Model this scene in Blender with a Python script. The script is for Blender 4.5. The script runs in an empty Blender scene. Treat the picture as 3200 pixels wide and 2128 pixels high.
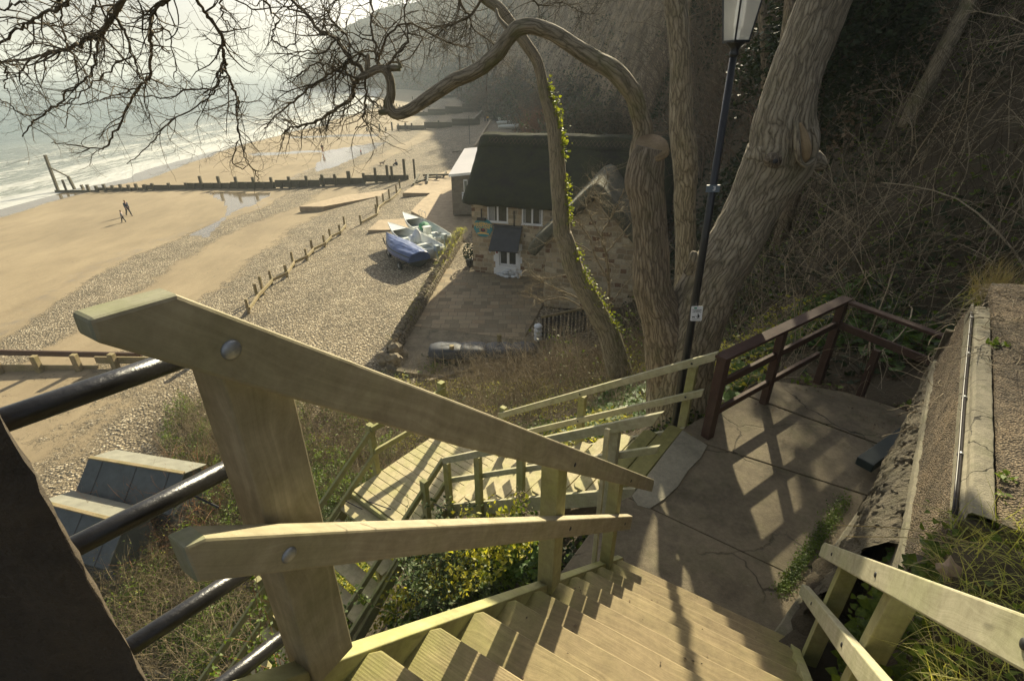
import bpy, math, random
import numpy as np
from mathutils import Vector, Matrix
R = math.radians
rng = np.random.default_rng(7)
random.seed(7)
S = bpy.context.scene
COL = S.collection
# ---------------------------------------------------------------- camera
PITCH = R(27.6); FPX = 1612.0
cp, sp = math.cos(PITCH), math.sin(PITCH)
cam = bpy.data.cameras.new('camera'); camo = bpy.data.objects.new('camera', cam); COL.objects.link(camo)
camo.location = (0, 0, 0); camo.rotation_euler = (R(90) - PITCH, 0, 0)
cam.sensor_width = 36; cam.lens = FPX / 3200 * 36; cam.clip_start = 0.05; cam.clip_end = 20000
S.camera = camo
# ---------------------------------------------------------------- world and sun
SUN_AZ, SUN_EL = R(17), R(26.5)
w = bpy.data.worlds.new('World'); S.world = w; w.use_nodes = True
nt = w.node_tree; nt.nodes.clear()
sky = nt.nodes.new('ShaderNodeTexSky'); sky.sky_type = 'NISHITA'; sky.sun_disc = False
sky.sun_elevation = SUN_EL; sky.sun_rotation = SUN_AZ; sky.air_density = 1.0; sky.dust_density = 4.0; sky.ozone_density = 1.0
hs = nt.nodes.new('ShaderNodeHueSaturation'); hs.inputs['Saturation'].default_value = 0.45
bg = nt.nodes.new('ShaderNodeBackground'); bg.inputs[1].default_value = 0.062
ow = nt.nodes.new('ShaderNodeOutputWorld')
nt.links.new(sky.outputs[0], hs.inputs['Color']); tcw = nt.nodes.new('ShaderNodeTexCoord'); mpw = nt.nodes.new('ShaderNodeMapping'); mpw.inputs['Scale'].default_value = (1, 1, 5); cl_ = nt.nodes.new('ShaderNodeTexNoise'); cl_.inputs['Scale'].default_value = 2.4; cl_.inputs['Detail'].default_value = 6
nt.links.new(tcw.outputs['Generated'], mpw.inputs[0]); nt.links.new(mpw.outputs[0], cl_.inputs['Vector'])
rp = nt.nodes.new('ShaderNodeValToRGB'); rp.color_ramp.elements[0].position = .35; rp.color_ramp.elements[0].color = (.80,.81,.84,1); rp.color_ramp.elements[1].position = .65; rp.color_ramp.elements[1].color = (1.15,1.13,1.1,1)
mxw = nt.nodes.new('ShaderNodeMix'); mxw.data_type = 'RGBA'; mxw.blend_type = 'MULTIPLY'; mxw.inputs[0].default_value = 1
nt.links.new(cl_.outputs['Fac'], rp.inputs[0]); nt.links.new(hs.outputs[0], mxw.inputs[6]); nt.links.new(rp.outputs[0], mxw.inputs[7]); nt.links.new(mxw.outputs[2], bg.inputs[0]); nt.links.new(bg.outputs[0], ow.inputs[0])
sl = bpy.data.lights.new('sun', 'SUN'); sl.energy = 5.0; sl.angle = R(0.6); sl.color = (1.0, 0.89, 0.62)
so = bpy.data.objects.new('sun', sl); COL.objects.link(so)
sd = Vector((math.sin(SUN_AZ)*math.cos(SUN_EL), math.cos(SUN_AZ)*math.cos(SUN_EL), math.sin(SUN_EL)))
so.rotation_euler = sd.to_track_quat('Z', 'Y').to_euler(); so.location = (0, 0, 60)
S.view_settings.view_transform = 'Standard'; S.view_settings.look = 'None'
S.view_settings.exposure = 1.22; S.view_settings.gamma = 1.0
S.cycles.max_bounces = 6; S.cycles.diffuse_bounces = 3; S.cycles.glossy_bounces = 3; S.cycles.transparent_max_bounces = 8
S.cycles.volume_bounces = 0
# ---------------------------------------------------------------- measuring helpers (world metres, eye at the origin)
def ray(px, py):
    u, v = px-1600.0, py-1064.0
    z = -FPX*sp - v*cp; y = FPX*cp - v*sp
    return u/y, z/y
def Pz(px, py, z):
    a, b = ray(px, py); y = z/b
    return Vector((a*y, y, z))
def Py(px, py, y):
    a, b = ray(px, py)
    return Vector((a*y, y, b*y))
def depth(p): return p[1]*cp - p[2]*sp
def pxr(p, wpx): return 0.5*wpx/FPX*depth(p)          # radius of something wpx wide at p
# ---------------------------------------------------------------- mesh builder
def V3(a): return Vector(a)
class MB:
    def __init__(s): s.v = []; s.f = []; s.uv = []; s.n = 0; s.mi = []
    def add(s, verts, faces, uvs=None, mi=0):
        b = s.n
        s.v.extend([tuple(p) for p in verts]); s.n += len(verts)
        for k, f in enumerate(faces):
            s.f.append(tuple(i+b for i in f)); s.mi.append(mi)
            if uvs: s.uv.append(uvs[k])
            else: s.uv.append([(0, 0)]*len(f))
    def hexa(s, c8, mi=0):                               # 8 corners: bottom loop 0-3, top loop 4-7
        F = [(3,2,1,0),(4,5,6,7),(0,1,5,4),(1,2,6,5),(2,3,7,6),(3,0,4,7)]
        U = []
        o = random.random()*7
        for f in F:
            q = [Vector(c8[i]) for i in f]
            e1 = (q[1]-q[0]).length; e2 = (q[3]-q[0]).length
            if e1 >= e2: U.append([(o,o),(o+e1,o),(o+e1,o+e2),(o,o+e2)])
            else: U.append([(o,o),(o,o+e1),(o+e2,o+e1),(o+e2,o)])
            o += 0.37
        s.add(c8, F, U, mi)
    def board(s, p0, p1, w, t, up=(0,0,1), mi=0, cut=0):  # w measured along 'up' side, t across
        p0, p1 = Vector(p0), Vector(p1); d = (p1-p0); L = d.length; d.normalize()
        up = Vector(up); a = d.cross(up); a.normalize(); b = a.cross(d); b.normalize()
        a *= t/2; b *= w/2
        c = [p0-a-b, p0+a-b, p0+a+b, p0-a+b, p1-a-b, p1+a-b, p1+a+b, p1-a+b]
        F = [(0,3,2,1),(4,5,6,7),(0,1,5,4),(1,2,6,5),(2,3,7,6),(3,0,4,7)]
        o = random.random()*9
        wv = [t, w, t, w]
        U = [[(o,o),(o,o+w),(o+.01,o+w),(o+.01,o)]]*2
        U = [list(U[0]), [(o,o),(o+.01,o),(o+.01,o+w),(o,o+w)]]
        k = o
        for i in range(4):
            U.append([(o,k),(o,k+wv[i]),(o+L,k+wv[i]),(o+L,k)]); k += wv[i]
        s.add(c, F, U, mi)
    def box(s, c, sx, sy, sz, rz=0, mi=0):
        c = Vector(c); M = Matrix.Rotation(rz, 3, 'Z')
        q = [(-1,-1,-1),(1,-1,-1),(1,1,-1),(-1,1,-1),(-1,-1,1),(1,-1,1),(1,1,1),(-1,1,1)]
        s.hexa([c + M @ Vector((a*sx/2, b*sy/2, d*sz/2)) for a,b,d in q], mi)
    def tube(s, pts, rad, n=8, cap=True, mi=0, rough=0.0, uvs=1.0):
        pts = [Vector(p) for p in pts]; m = len(pts)
        if not hasattr(rad, '__len__'): rad = [rad]*m
        T = []
        for i in range(m):
            d = pts[min(i+1,m-1)]-pts[max(i-1,0)]
            if d.length < 1e-9: d = Vector((0,0,1))
            T.append(d.normalized())
        ref = Vector((0,0,1)) if abs(T[0].z) < .9 else Vector((1,0,0))
        a = T[0].cross(ref).normalized()
        V = []; L = 0; Ls = []
        for i in range(m):
            a = (a - T[i]*a.dot(T[i]))
            if a.length < 1e-6: a = T[i].orthogonal()
            a.normalize(); b = T[i].cross(a)
            if i: L += (pts[i]-pts[i-1]).length
            Ls.append(L)
            for k in range(n):
                an = 2*math.pi*k/n; r = rad[i]*(1+ (random.uniform(-rough, rough) if rough else 0))
                V.append(pts[i]+a*(math.cos(an)*r)+b*(math.sin(an)*r))
        F = []; U = []; c = 2*math.pi*max(rad)
        for i in range(m-1):
            for k in range(n):
                k2 = (k+1) % n
                F.append((i*n+k, i*n+k2, (i+1)*n+k2, (i+1)*n+k))
                U.append([(Ls[i], c*k/n), (Ls[i], c*(k+1)/n), (Ls[i+1], c*(k+1)/n), (Ls[i+1], c*k/n)])
        if cap:
            F.append(tuple(range(n-1,-1,-1))); U.append([(0,0)]*n)
            F.append(tuple((m-1)*n+k for k in range(n))); U.append([(0,0)]*n)
        s.add(V, F, U, mi)
    def prism(s, poly, h0, h1, mi=0):                    # poly: xy list (ccw)
        n = len(poly)
        V = [(x,y,h0) for x,y in poly]+[(x,y,h1) for x,y in poly]
        F = [tuple(range(n-1,-1,-1)), tuple(range(n,2*n))]
        U = [[(x,y) for x,y in reversed(poly)], [(x,y) for x,y in poly]]
        k = 0
        for i in range(n):
            j = (i+1) % n; e = math.dist(poly[i], poly[j])
            F.append((i,j,n+j,n+i)); U.append([(k,h0),(k+e,h0),(k+e,h1),(k,h1)]); k += e
        s.add(V, F, U, mi)
    def ball(s, c, r, n=8, m=6, sq=(1,1,1), mi=0, noise=0):
        c = Vector(c); V = [c+Vector((0,0,-r*sq[2]))]
        for i in range(1, m):
            ph = -math.pi/2+math.pi*i/m
            for k in range(n):
                an = 2*math.pi*k/n; q = 1+(random.uniform(-noise,noise) if noise else 0)
                V.append(c+Vector((math.cos(ph)*math.cos(an)*r*sq[0]*q, math.cos(ph)*math.sin(an)*r*sq[1]*q, math.sin(ph)*r*sq[2]*q)))
        V.append(c+Vector((0,0,r*sq[2])))
        F = [(0, 1+(k+1)%n, 1+k) for k in range(n)]
        for i in range(m-2):
            for k in range(n):
                F.append((1+i*n+k, 1+i*n+(k+1)%n, 1+(i+1)*n+(k+1)%n, 1+(i+1)*n+k))
        t = len(V)-1
        F += [(t, 1+(m-2)*n+k, 1+(m-2)*n+(k+1)%n) for k in range(n)]
        s.add(V, F, None, mi)
    def build(s, name, mats, parent=None, smooth=False, bevel=0, seg=1, loc=None):
        me = bpy.data.meshes.new(name)
        me.from_pydata(s.v, [], s.f)
        ul = me.uv_layers.new(name='UVMap')
        flat = np.array([c for u in s.uv for q in u for c in q], dtype=np.float32)
        ul.data.foreach_set('uv', flat)
        if not isinstance(mats, (list, tuple)): mats = [mats]
        for m in mats: me.materials.append(m)
        if len(mats) > 1: me.polygons.foreach_set('material_index', s.mi)
        if smooth: me.polygons.foreach_set('use_smooth', [True]*len(me.polygons))
        me.update()
        return link(me, name, parent, bevel, seg)
def link(me, name, parent=None, bevel=0, seg=1):
    o = bpy.data.objects.new(name, me); COL.objects.link(o)
    if parent: o.parent = parent; o.matrix_parent_inverse = parent.matrix_basis.inverted()
    if bevel:
        b = o.modifiers.new('bevel', 'BEVEL'); b.width = bevel; b.segments = seg; b.limit_method = 'ANGLE'; b.angle_limit = R(40)
    return o
def npmesh(name, verts, faces, mats, parent=None, smooth=False, attrs=None, uv=None):
    """fast mesh from numpy: faces (n,3|4)"""
    verts = np.asarray(verts, dtype=np.float32); faces = np.asarray(faces, dtype=np.int32)
    me = bpy.data.meshes.new(name); nf, k = faces.shape
    me.vertices.add(len(verts)); me.vertices.foreach_set('co', verts.ravel())
    me.loops.add(nf*k); me.loops.foreach_set('vertex_index', faces.ravel())
    me.polygons.add(nf); me.polygons.foreach_set('loop_start', np.arange(nf, dtype=np.int32)*k)
    me.polygons.foreach_set('loop_total', np.full(nf, k, dtype=np.int32))
    if smooth: me.polygons.foreach_set('use_smooth', np.ones(nf, dtype=bool))
    if not isinstance(mats, (list, tuple)): mats = [mats]
    for m in mats: me.materials.append(m)
    if uv is not None:
        ul = me.uv_layers.new(name='UVMap'); ul.data.foreach_set('uv', np.asarray(uv, dtype=np.float32)[faces.ravel()].ravel())
    for n_, a in (attrs or {}).items():
        at = me.attributes.new(n_, 'FLOAT', 'POINT'); at.data.foreach_set('value', np.asarray(a, dtype=np.float32))
    me.update(calc_edges=True); me.validate()
    return link(me, name, parent)
def thing(name, label, cat, loc=(0,0,0), group=None, rz=0):
    o = bpy.data.objects.new(name, None); COL.objects.link(o); o.location = loc; o.rotation_euler = (0,0,rz)
    o.empty_display_size = 0.2
    # parents keep world coordinates of children: matrix_parent_inverse is set in link()
    tag(o, label, cat, group); return o
def tag(o, label, cat, group=None):
    o['label'] = label; o['category'] = cat
    if group: o['group'] = group
    return o
def struct(o, kind='structure', label=None, cat=None):
    o['kind'] = kind
    if label: o['label'] = label
    if cat: o['category'] = cat
    return o
def copy_thing(root, loc, rz=0, label=None, group=None, scale=None):
    r = root.copy(); COL.objects.link(r); r.location = loc; r.rotation_euler = (0,0,rz)
    if scale: r.scale = (scale,)*3
    if label: r['label'] = label
    if group: r['group'] = group
    for ch in list(root.children):
        c = ch.copy(); COL.objects.link(c); c.parent = r
        for g in list(ch.children):
            d = g.copy(); COL.objects.link(d); d.parent = c
    return r
# value noise for python side
_P = rng.permutation(256); _G = rng.random(256)
def vnoise(x, y, z=0.0):
    x = np.asarray(x, float); y = np.asarray(y, float); z = np.asarray(z, float)+0*x
    xi, yi, zi = np.floor(x).astype(int), np.floor(y).astype(int), np.floor(z).astype(int)
    xf, yf, zf = x-xi, y-yi, z-zi
    s = lambda t: t*t*(3-2*t)
    xf, yf, zf = s(xf), s(yf), s(zf)
    def h(a,b,c): return _G[_P[(_P[(_P[a & 255]+b) & 255]+c) & 255]]
    r = 0
    for a in (0,1):
        for b in (0,1):
            for c in (0,1):
                r = r + h(xi+a,yi+b,zi+c)*np.where(a, xf, 1-xf)*np.where(b, yf, 1-yf)*np.where(c, zf, 1-zf)
    return r*2-1
def fbm(x, y, z=0.0, o=4):
    r = 0; a = 1.0; t = 0
    for i in range(o):
        f = 2.03**i
        r = r + a*vnoise(np.asarray(x)*f+17*i, np.asarray(y)*f+5*i, np.asarray(z)*f+3*i); t += a; a *= .5
    return r/t
# ---------------------------------------------------------------- materials
def mat(name):
    m = bpy.data.materials.new(name); m.use_nodes = True
    t = m.node_tree; b = t.nodes['Principled BSDF']
    return m, t, b
def N(t, kind, **kw):
    n = t.nodes.new('ShaderNode'+kind)
    for k, v in kw.items():
        if k.startswith('i_'): n.inputs[k[2:].replace('_',' ')].default_value = v
        else: setattr(n, k, v)
    return n
def ramp(t, src, stops):
    r = t.nodes.new('ShaderNodeValToRGB'); e = r.color_ramp.elements
    while len(e) < len(stops): e.new(0.5)
    for i, (p, c) in enumerate(stops):
        e[i].position = p; e[i].color = (*c, 1) if len(c) == 3 else c
    t.links.new(src, r.inputs[0]); return r
def mix(t, fac, a, b, mode='MIX'):
    m = t.nodes.new('ShaderNodeMix'); m.data_type = 'RGBA'; m.blend_type = mode
    for sck, v in ((m.inputs[0], fac), (m.inputs[6], a), (m.inputs[7], b)):
        if hasattr(v, 'default_value') or hasattr(v, 'links'): t.links.new(v, sck)
        elif isinstance(v, (int, float)): sck.default_value = v
        else: sck.default_value = (*v, 1)
    return m.outputs[2]
def math_(t, op, a, b=0.5, clamp=False):
    m = t.nodes.new('ShaderNodeMath'); m.operation = op; m.use_clamp = clamp
    for sck, v in ((m.inputs[0], a), (m.inputs[1], b)):
        if hasattr(v, 'links'): t.links.new(v, sck)
        else: sck.default_value = v
    return m.outputs[0]
def coords(t, kind='Object', scale=(1,1,1), rnd=False):
    tc = t.nodes.new('ShaderNodeTexCoord'); mp = t.nodes.new('ShaderNodeMapping'); mp.inputs['Scale'].default_value = scale
    src = tc.outputs[kind]
    if rnd:
        oi = t.nodes.new('ShaderNodeObjectInfo'); a = t.nodes.new('ShaderNodeVectorMath'); a.operation = 'ADD'
        sc = math_(t, 'MULTIPLY', oi.outputs['Random'], 31.0)
        cb = t.nodes.new('ShaderNodeCombineXYZ')
        for i in range(3): t.links.new(sc, cb.inputs[i])
        t.links.new(src, a.inputs[0]); t.links.new(cb.outputs[0], a.inputs[1]); src = a.outputs[0]
    t.links.new(src, mp.inputs[0]); return mp.outputs[0]
def noise(t, vec, scale, detail=4, rough=.55, dist=0):
    n = t.nodes.new('ShaderNodeTexNoise'); n.inputs['Scale'].default_value = scale; n.inputs['Detail'].default_value = detail
    n.inputs['Roughness'].default_value = rough; n.inputs['Distortion'].default_value = dist
    if vec is not None: t.links.new(vec, n.inputs['Vector'])
    return n.outputs['Fac']
def voro(t, vec, scale, feature='F1', out='Distance', rand=1):
    n = t.nodes.new('ShaderNodeTexVoronoi'); n.feature = feature; n.inputs['Scale'].default_value = scale; n.inputs['Randomness'].default_value = rand
    if vec is not None: t.links.new(vec, n.inputs['Vector'])
    return n.outputs[out]
def bump(t, b, h, strength=.5, dist=.02, prev=None):
    n = t.nodes.new('ShaderNodeBump'); n.inputs['Strength'].default_value = strength; n.inputs['Distance'].default_value = dist
    t.links.new(h, n.inputs['Height'])
    if prev: t.links.new(prev, n.inputs['Normal'])
    if b: t.links.new(n.outputs[0], b.inputs['Normal'])
    return n.outputs[0]
def setc(t, b, c):
    if hasattr(c, 'links'): t.links.new(c, b.inputs['Base Color'])
    else: b.inputs['Base Color'].default_value = (*c, 1)
def wood(name, c1, c2, green=(.24,.25,.06), gamt=.5, rough=.8, groove=0, gs=1.0, ends=0, gbump=.22):
    m, t, b = mat(name)
    v = coords(t, 'UV', (.55, 22, 1), rnd=True)
    wob = coords(t, 'UV', (1.0, 2.5, 1), rnd=True)
    nw = noise(t, wob, 2.2, 2)
    add = t.nodes.new('ShaderNodeVectorMath'); add.operation = 'ADD'
    cb = t.nodes.new('ShaderNodeCombineXYZ'); t.links.new(math_(t, 'MULTIPLY', nw, 3.0), cb.inputs[1])
    t.links.new(v, add.inputs[0]); t.links.new(cb.outputs[0], add.inputs[1])
    g = noise(t, add.outputs[0], 2.2, 6, .7)
    col = ramp(t, g, [(.25, tuple(.75*a+.25*c for a, c in zip(c1, c2))), (.5, tuple(.5*a+.5*c for a, c in zip(c1, c2))), (.78, c2)]).outputs[0]
    # knots
    kv = coords(t, 'UV', (2.2, 6, 1), rnd=True); kn = voro(t, kv, 1.0)
    kf = ramp(t, kn, [(.0, (1,1,1)), (.05, (.9,.9,.9)), (.09, (0,0,0))]).outputs[0]
    kc = N(t, 'RGBToBW'); t.links.new(kf, kc.inputs[0])
    col = mix(t, math_(t, 'MULTIPLY', kc.outputs[0], .55), col, tuple(a*.35 for a in c1))
    # dirt and algae
    ov = coords(t, 'Object', (1,1,1))
    gn = noise(t, ov, 2.3*gs, 6, .65); gf = ramp(t, gn, [(.42, (0,0,0)), (.62, (1,1,1))]).outputs[0]
    gb = N(t, 'RGBToBW'); t.links.new(gf, gb.inputs[0])
    col = mix(t, math_(t, 'MULTIPLY', gb.outputs[0], gamt), col, green)
    if ends:                                             # algae on the shady ends of the treads, by distance across the stair
        sx = N(t, 'SeparateXYZ'); t.links.new(N(t, 'NewGeometry').outputs['Position'], sx.inputs[0])
        q = math_(t, 'ADD', math_(t, 'MULTIPLY', sx.outputs[0], .851), math_(t, 'MULTIPLY', sx.outputs[1], -.525))
        q = math_(t, 'ABSOLUTE', math_(t, 'SUBTRACT', math_(t, 'ADD', q, .844), .685))     # 0 in the middle, .685 at the ends
        q = math_(t, 'ADD', q, math_(t, 'MULTIPLY', math_(t, 'SUBTRACT', noise(t, ov, 6, 6, .7), .5), .55))
        q = math_(t, 'MULTIPLY', math_(t, 'SUBTRACT', q, .42), 3.2, True)
        col = mix(t, math_(t, 'MULTIPLY', q, ends), col, (.22,.22,.055))
    dn = noise(t, ov, 11, 8, .75); df = ramp(t, dn, [(.35, (.74,.73,.70)), (.65, (1.08,1.08,1.08))]).outputs[0]
    col = mix(t, 1.0, col, df, 'MULTIPLY')
    setc(t, b, col); b.inputs['Roughness'].default_value = rough
    n1 = bump(t, None, g, gbump, .003)
    if groove:
        gv = coords(t, 'UV', (1, 1, 1)); wv = N(t, 'TexWave', wave_type='BANDS', bands_direction='Y'); wv.inputs['Scale'].default_value = groove
        t.links.new(gv, wv.inputs['Vector']); n1 = bump(t, None, wv.outputs['Fac'], .16, .002, n1)
    n2 = bump(t, b, dn, .25, .004, n1)
    return m
M = {}
M['rail'] = wood('rail_timber', (.24,.20,.13), (.45,.39,.265), green=(.26,.26,.10), gamt=.3)
M['post'] = wood('stained_post_timber', (.18,.155,.095), (.42,.37,.255), green=(.17,.17,.06), gamt=.45, gs=1.6)
M['rail_pale'] = wood('pale_rail_timber', (.32,.295,.19), (.54,.50,.35), gamt=.35, green=(.30,.33,.13))
M['rail_green'] = wood('algae_rail_timber', (.27,.25,.12), (.42,.40,.20), green=(.30,.31,.09), gamt=.7)
M['tread'] = wood('tread_timber', (.17,.125,.065), (.41,.315,.165), gamt=.12, ends=.75, gbump=.55)
M['tread_grooved'] = wood('grooved_tread_timber', (.18,.135,.07), (.42,.325,.175), gamt=.15, gbump=.55, groove=33, ends=.85)
M['endgrain'] = wood('end_grain', (.17,.165,.10), (.36,.35,.25), green=(.20,.22,.08), gamt=.45, gs=4)
M['sawn'] = wood('sawn_stump', (.16,.11,.06), (.40,.29,.17), gamt=.1)
M['deck'] = wood('deck_timber', (.38,.32,.19), (.60,.52,.32), gamt=.45, green=(.33,.34,.10))
M['groyne'] = wood('groyne_timber', (.05,.042,.026), (.15,.12,.075), gamt=.4, green=(.07,.085,.02), gs=2)
M['old_post'] = wood('old_post_timber', (.20,.15,.08), (.42,.33,.18), gamt=.4, green=(.15,.15,.03))
M['brown'] = wood('brown_painted_timber', (.035,.018,.013), (.095,.045,.03), gamt=.12, green=(.10,.10,.07))
def plain(name, c, rough=.6, metal=0, var=.15, sc=8, bstr=.15, spec=None):
    m, t, b = mat(name); ov = coords(t)
    n = noise(t, ov, sc, 6, .7)
    col = ramp(t, n, [(.3, tuple(x*(1-var) for x in c)), (.7, tuple(min(1,x*(1+var)) for x in c))]).outputs[0]
    setc(t, b, col); b.inputs['Roughness'].default_value = rough; b.inputs['Metallic'].default_value = metal
    if spec is not None: b.inputs['Specular IOR Level'].default_value = spec
    bump(t, b, n, bstr, .01); return m
def attr_tint(name, c1, c2, rough=.6, trans=0.0, sc=3):
    """leaf / twig material: colour varies from place to place"""
    m, t, b = mat(name); ov = coords(t)
    n = noise(t, ov, sc, 3, .6)
    n2 = noise(t, ov, 37, 2, .6)
    nn = math_(t, 'ADD', math_(t, 'MULTIPLY', n, .6), math_(t, 'MULTIPLY', n2, .4))
    col = ramp(t, nn, [(.38, c1), (.62, c2)]).outputs[0]
    setc(t, b, col); b.inputs['Roughness'].default_value = rough; b.inputs['Specular IOR Level'].default_value = .22
    if trans:
        o = t.nodes['Material Output']; tr = N(t, 'BsdfTranslucent'); t.links.new(mix(t, 1.0, col, (1.7,1.75,.6), 'MULTIPLY'), tr.inputs[0])
        ms = N(t, 'MixShader'); ms.inputs[0].default_value = trans
        t.links.new(b.outputs[0], ms.inputs[1]); t.links.new(tr.outputs[0], ms.inputs[2]); t.links.new(ms.outputs[0], o.inputs[0])
    return m
M['black_pipe'] = plain('black_gloss_paint', (.012,.012,.014), .28, var=.4, sc=30, bstr=.25)
M['lamp_black'] = plain('black_lamp_paint', (.014,.015,.018), .38, var=.3, sc=20)
M['bolt'] = plain('galvanised_steel', (.34,.35,.36), .45, metal=.7, var=.2, sc=60)
M['iron'] = plain('dark_iron', (.03,.03,.03), .6, var=.3)
M['white'] = plain('white_paint', (.78,.78,.76), .5, var=.06)
M['white_rough'] = plain('white_sack', (.66,.68,.69), .8, var=.15, sc=14, bstr=.4)
M['rubber'] = plain('tyre_rubber', (.02,.02,.02), .8)
def bark(name, c1, c2, c3, sx=13, sz=2.1, moss=.25, bs=1.0):
    m, t, b = mat(name)
    nA = noise(t, coords(t, 'Object', (1,1,1)), 2.6, 3); nB = noise(t, coords(t, 'Object', (1,1,1)), 7.0, 4)
    cb = t.nodes.new('ShaderNodeCombineXYZ'); t.links.new(math_(t, 'MULTIPLY', nA, 1.2), cb.inputs[0]); t.links.new(math_(t, 'ADD', math_(t, 'MULTIPLY', nA, 1.6), math_(t, 'MULTIPLY', nB, 1.1)), cb.inputs[1])
    def warped(sc):
        v = coords(t, 'UV', sc); add = t.nodes.new('ShaderNodeVectorMath'); add.operation = 'ADD'; t.links.new(v, add.inputs[0]); t.links.new(cb.outputs[0], add.inputs[1]); return add.outputs[0]
    cr = voro(t, warped((sz, sx, 1)), 1.5, 'DISTANCE_TO_EDGE')
    crr = ramp(t, cr, [(.0, (.1,.1,.1)), (.12, (.6,.6,.6)), (.4, (1,1,1))]).outputs[0]
    fur = noise(t, warped((sz*1.3, sx*2.2, 1)), 1.6, 6, .7)
    n = noise(t, coords(t, 'Object', (1,1,1)), 26, 8, .75)
    h = math_(t, 'ADD', math_(t, 'ADD', math_(t, 'MULTIPLY', crr, .42), math_(t, 'MULTIPLY', fur, .55)), math_(t, 'MULTIPLY', n, .28))
    col = ramp(t, h, [(.38, c1), (.66, c2), (.95, c3)]).outputs[0]
    mn = noise(t, coords(t), 2.2, 5, .6); mf = ramp(t, mn, [(.5, (0,0,0)), (.66, (1,1,1))]).outputs[0]
    bw = N(t, 'RGBToBW'); t.links.new(mf, bw.inputs[0])
    col = mix(t, math_(t, 'MULTIPLY', bw.outputs[0], moss), col, (.13,.135,.045))
    setc(t, b, col); b.inputs['Roughness'].default_value = .9
    bump(t, b, h, 1.0*bs, .05); return m
M['bark'] = bark('grey_furrowed_bark', (.08,.066,.045), (.31,.265,.19), (.52,.46,.35))
M['bark_red'] = bark('red_brown_bark', (.075,.058,.04), (.27,.215,.15), (.45,.38,.28), 15, 1.9)
M['bark_ivy'] = bark('ivy_rooted_bark', (.09,.075,.05), (.30,.25,.17), (.46,.40,.29), 22, 1.4, .5, .6)
M['branch'] = bark('mossy_branch_bark', (.07,.06,.035), (.26,.215,.145), (.42,.36,.26), 18, 2.2, .65, .6)
M['twig'] = attr_tint('twig_bark', (.06,.05,.03), (.16,.125,.08), .85)
M['twig_dark'] = attr_tint('shaded_scrub_stems', (.035,.028,.018), (.12,.095,.06), .85, 0, 1.2)  # darker copy of the stem browns, slope shade put into the colour
M['twig_pale'] = attr_tint('pale_dead_stems', (.20,.16,.10), (.48,.40,.28), .85)
M['twig_brown'] = attr_tint('brown_bramble_stems', (.09,.065,.042), (.26,.19,.125), .85)
M['twig_scrub'] = attr_tint('golden_brown_scrub', (.12,.095,.058), (.36,.29,.175), .8, 0, 6)
M['twig_red'] = attr_tint('red_willow_stems', (.18,.08,.04), (.36,.19,.10), .8)
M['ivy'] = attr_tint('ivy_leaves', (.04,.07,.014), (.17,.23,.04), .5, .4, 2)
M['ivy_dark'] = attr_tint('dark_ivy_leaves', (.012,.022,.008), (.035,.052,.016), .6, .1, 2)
M['leaf_yel'] = attr_tint('variegated_leaves', (.12,.16,.025), (.58,.50,.09), .5, .45, 5)
M['ivy_bright'] = attr_tint('bright_ivy', (.10,.14,.02), (.34,.34,.05), .5, .3, 4)
M['leaf_round'] = attr_tint('broad_leaves', (.05,.10,.02), (.13,.22,.05), .5, .25, 3)
M['leaf_olive'] = attr_tint('olive_bush_leaves', (.025,.045,.014), (.09,.125,.035), .5, .12, 6)
M['leaf_litter'] = attr_tint('fallen_leaves', (.05,.035,.022), (.22,.16,.10), .85, 0, 8)
M['grass'] = attr_tint('grass_blades', (.20,.25,.04), (.62,.56,.20), .6, .3, 3)
M['wall_moss'] = attr_tint('wall_moss', (.10,.11,.02), (.30,.26,.08), .8, .1, 2)
M['grass_dry'] = attr_tint('dry_grass', (.22,.17,.08), (.42,.34,.19), .8, .2, 3)
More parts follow.
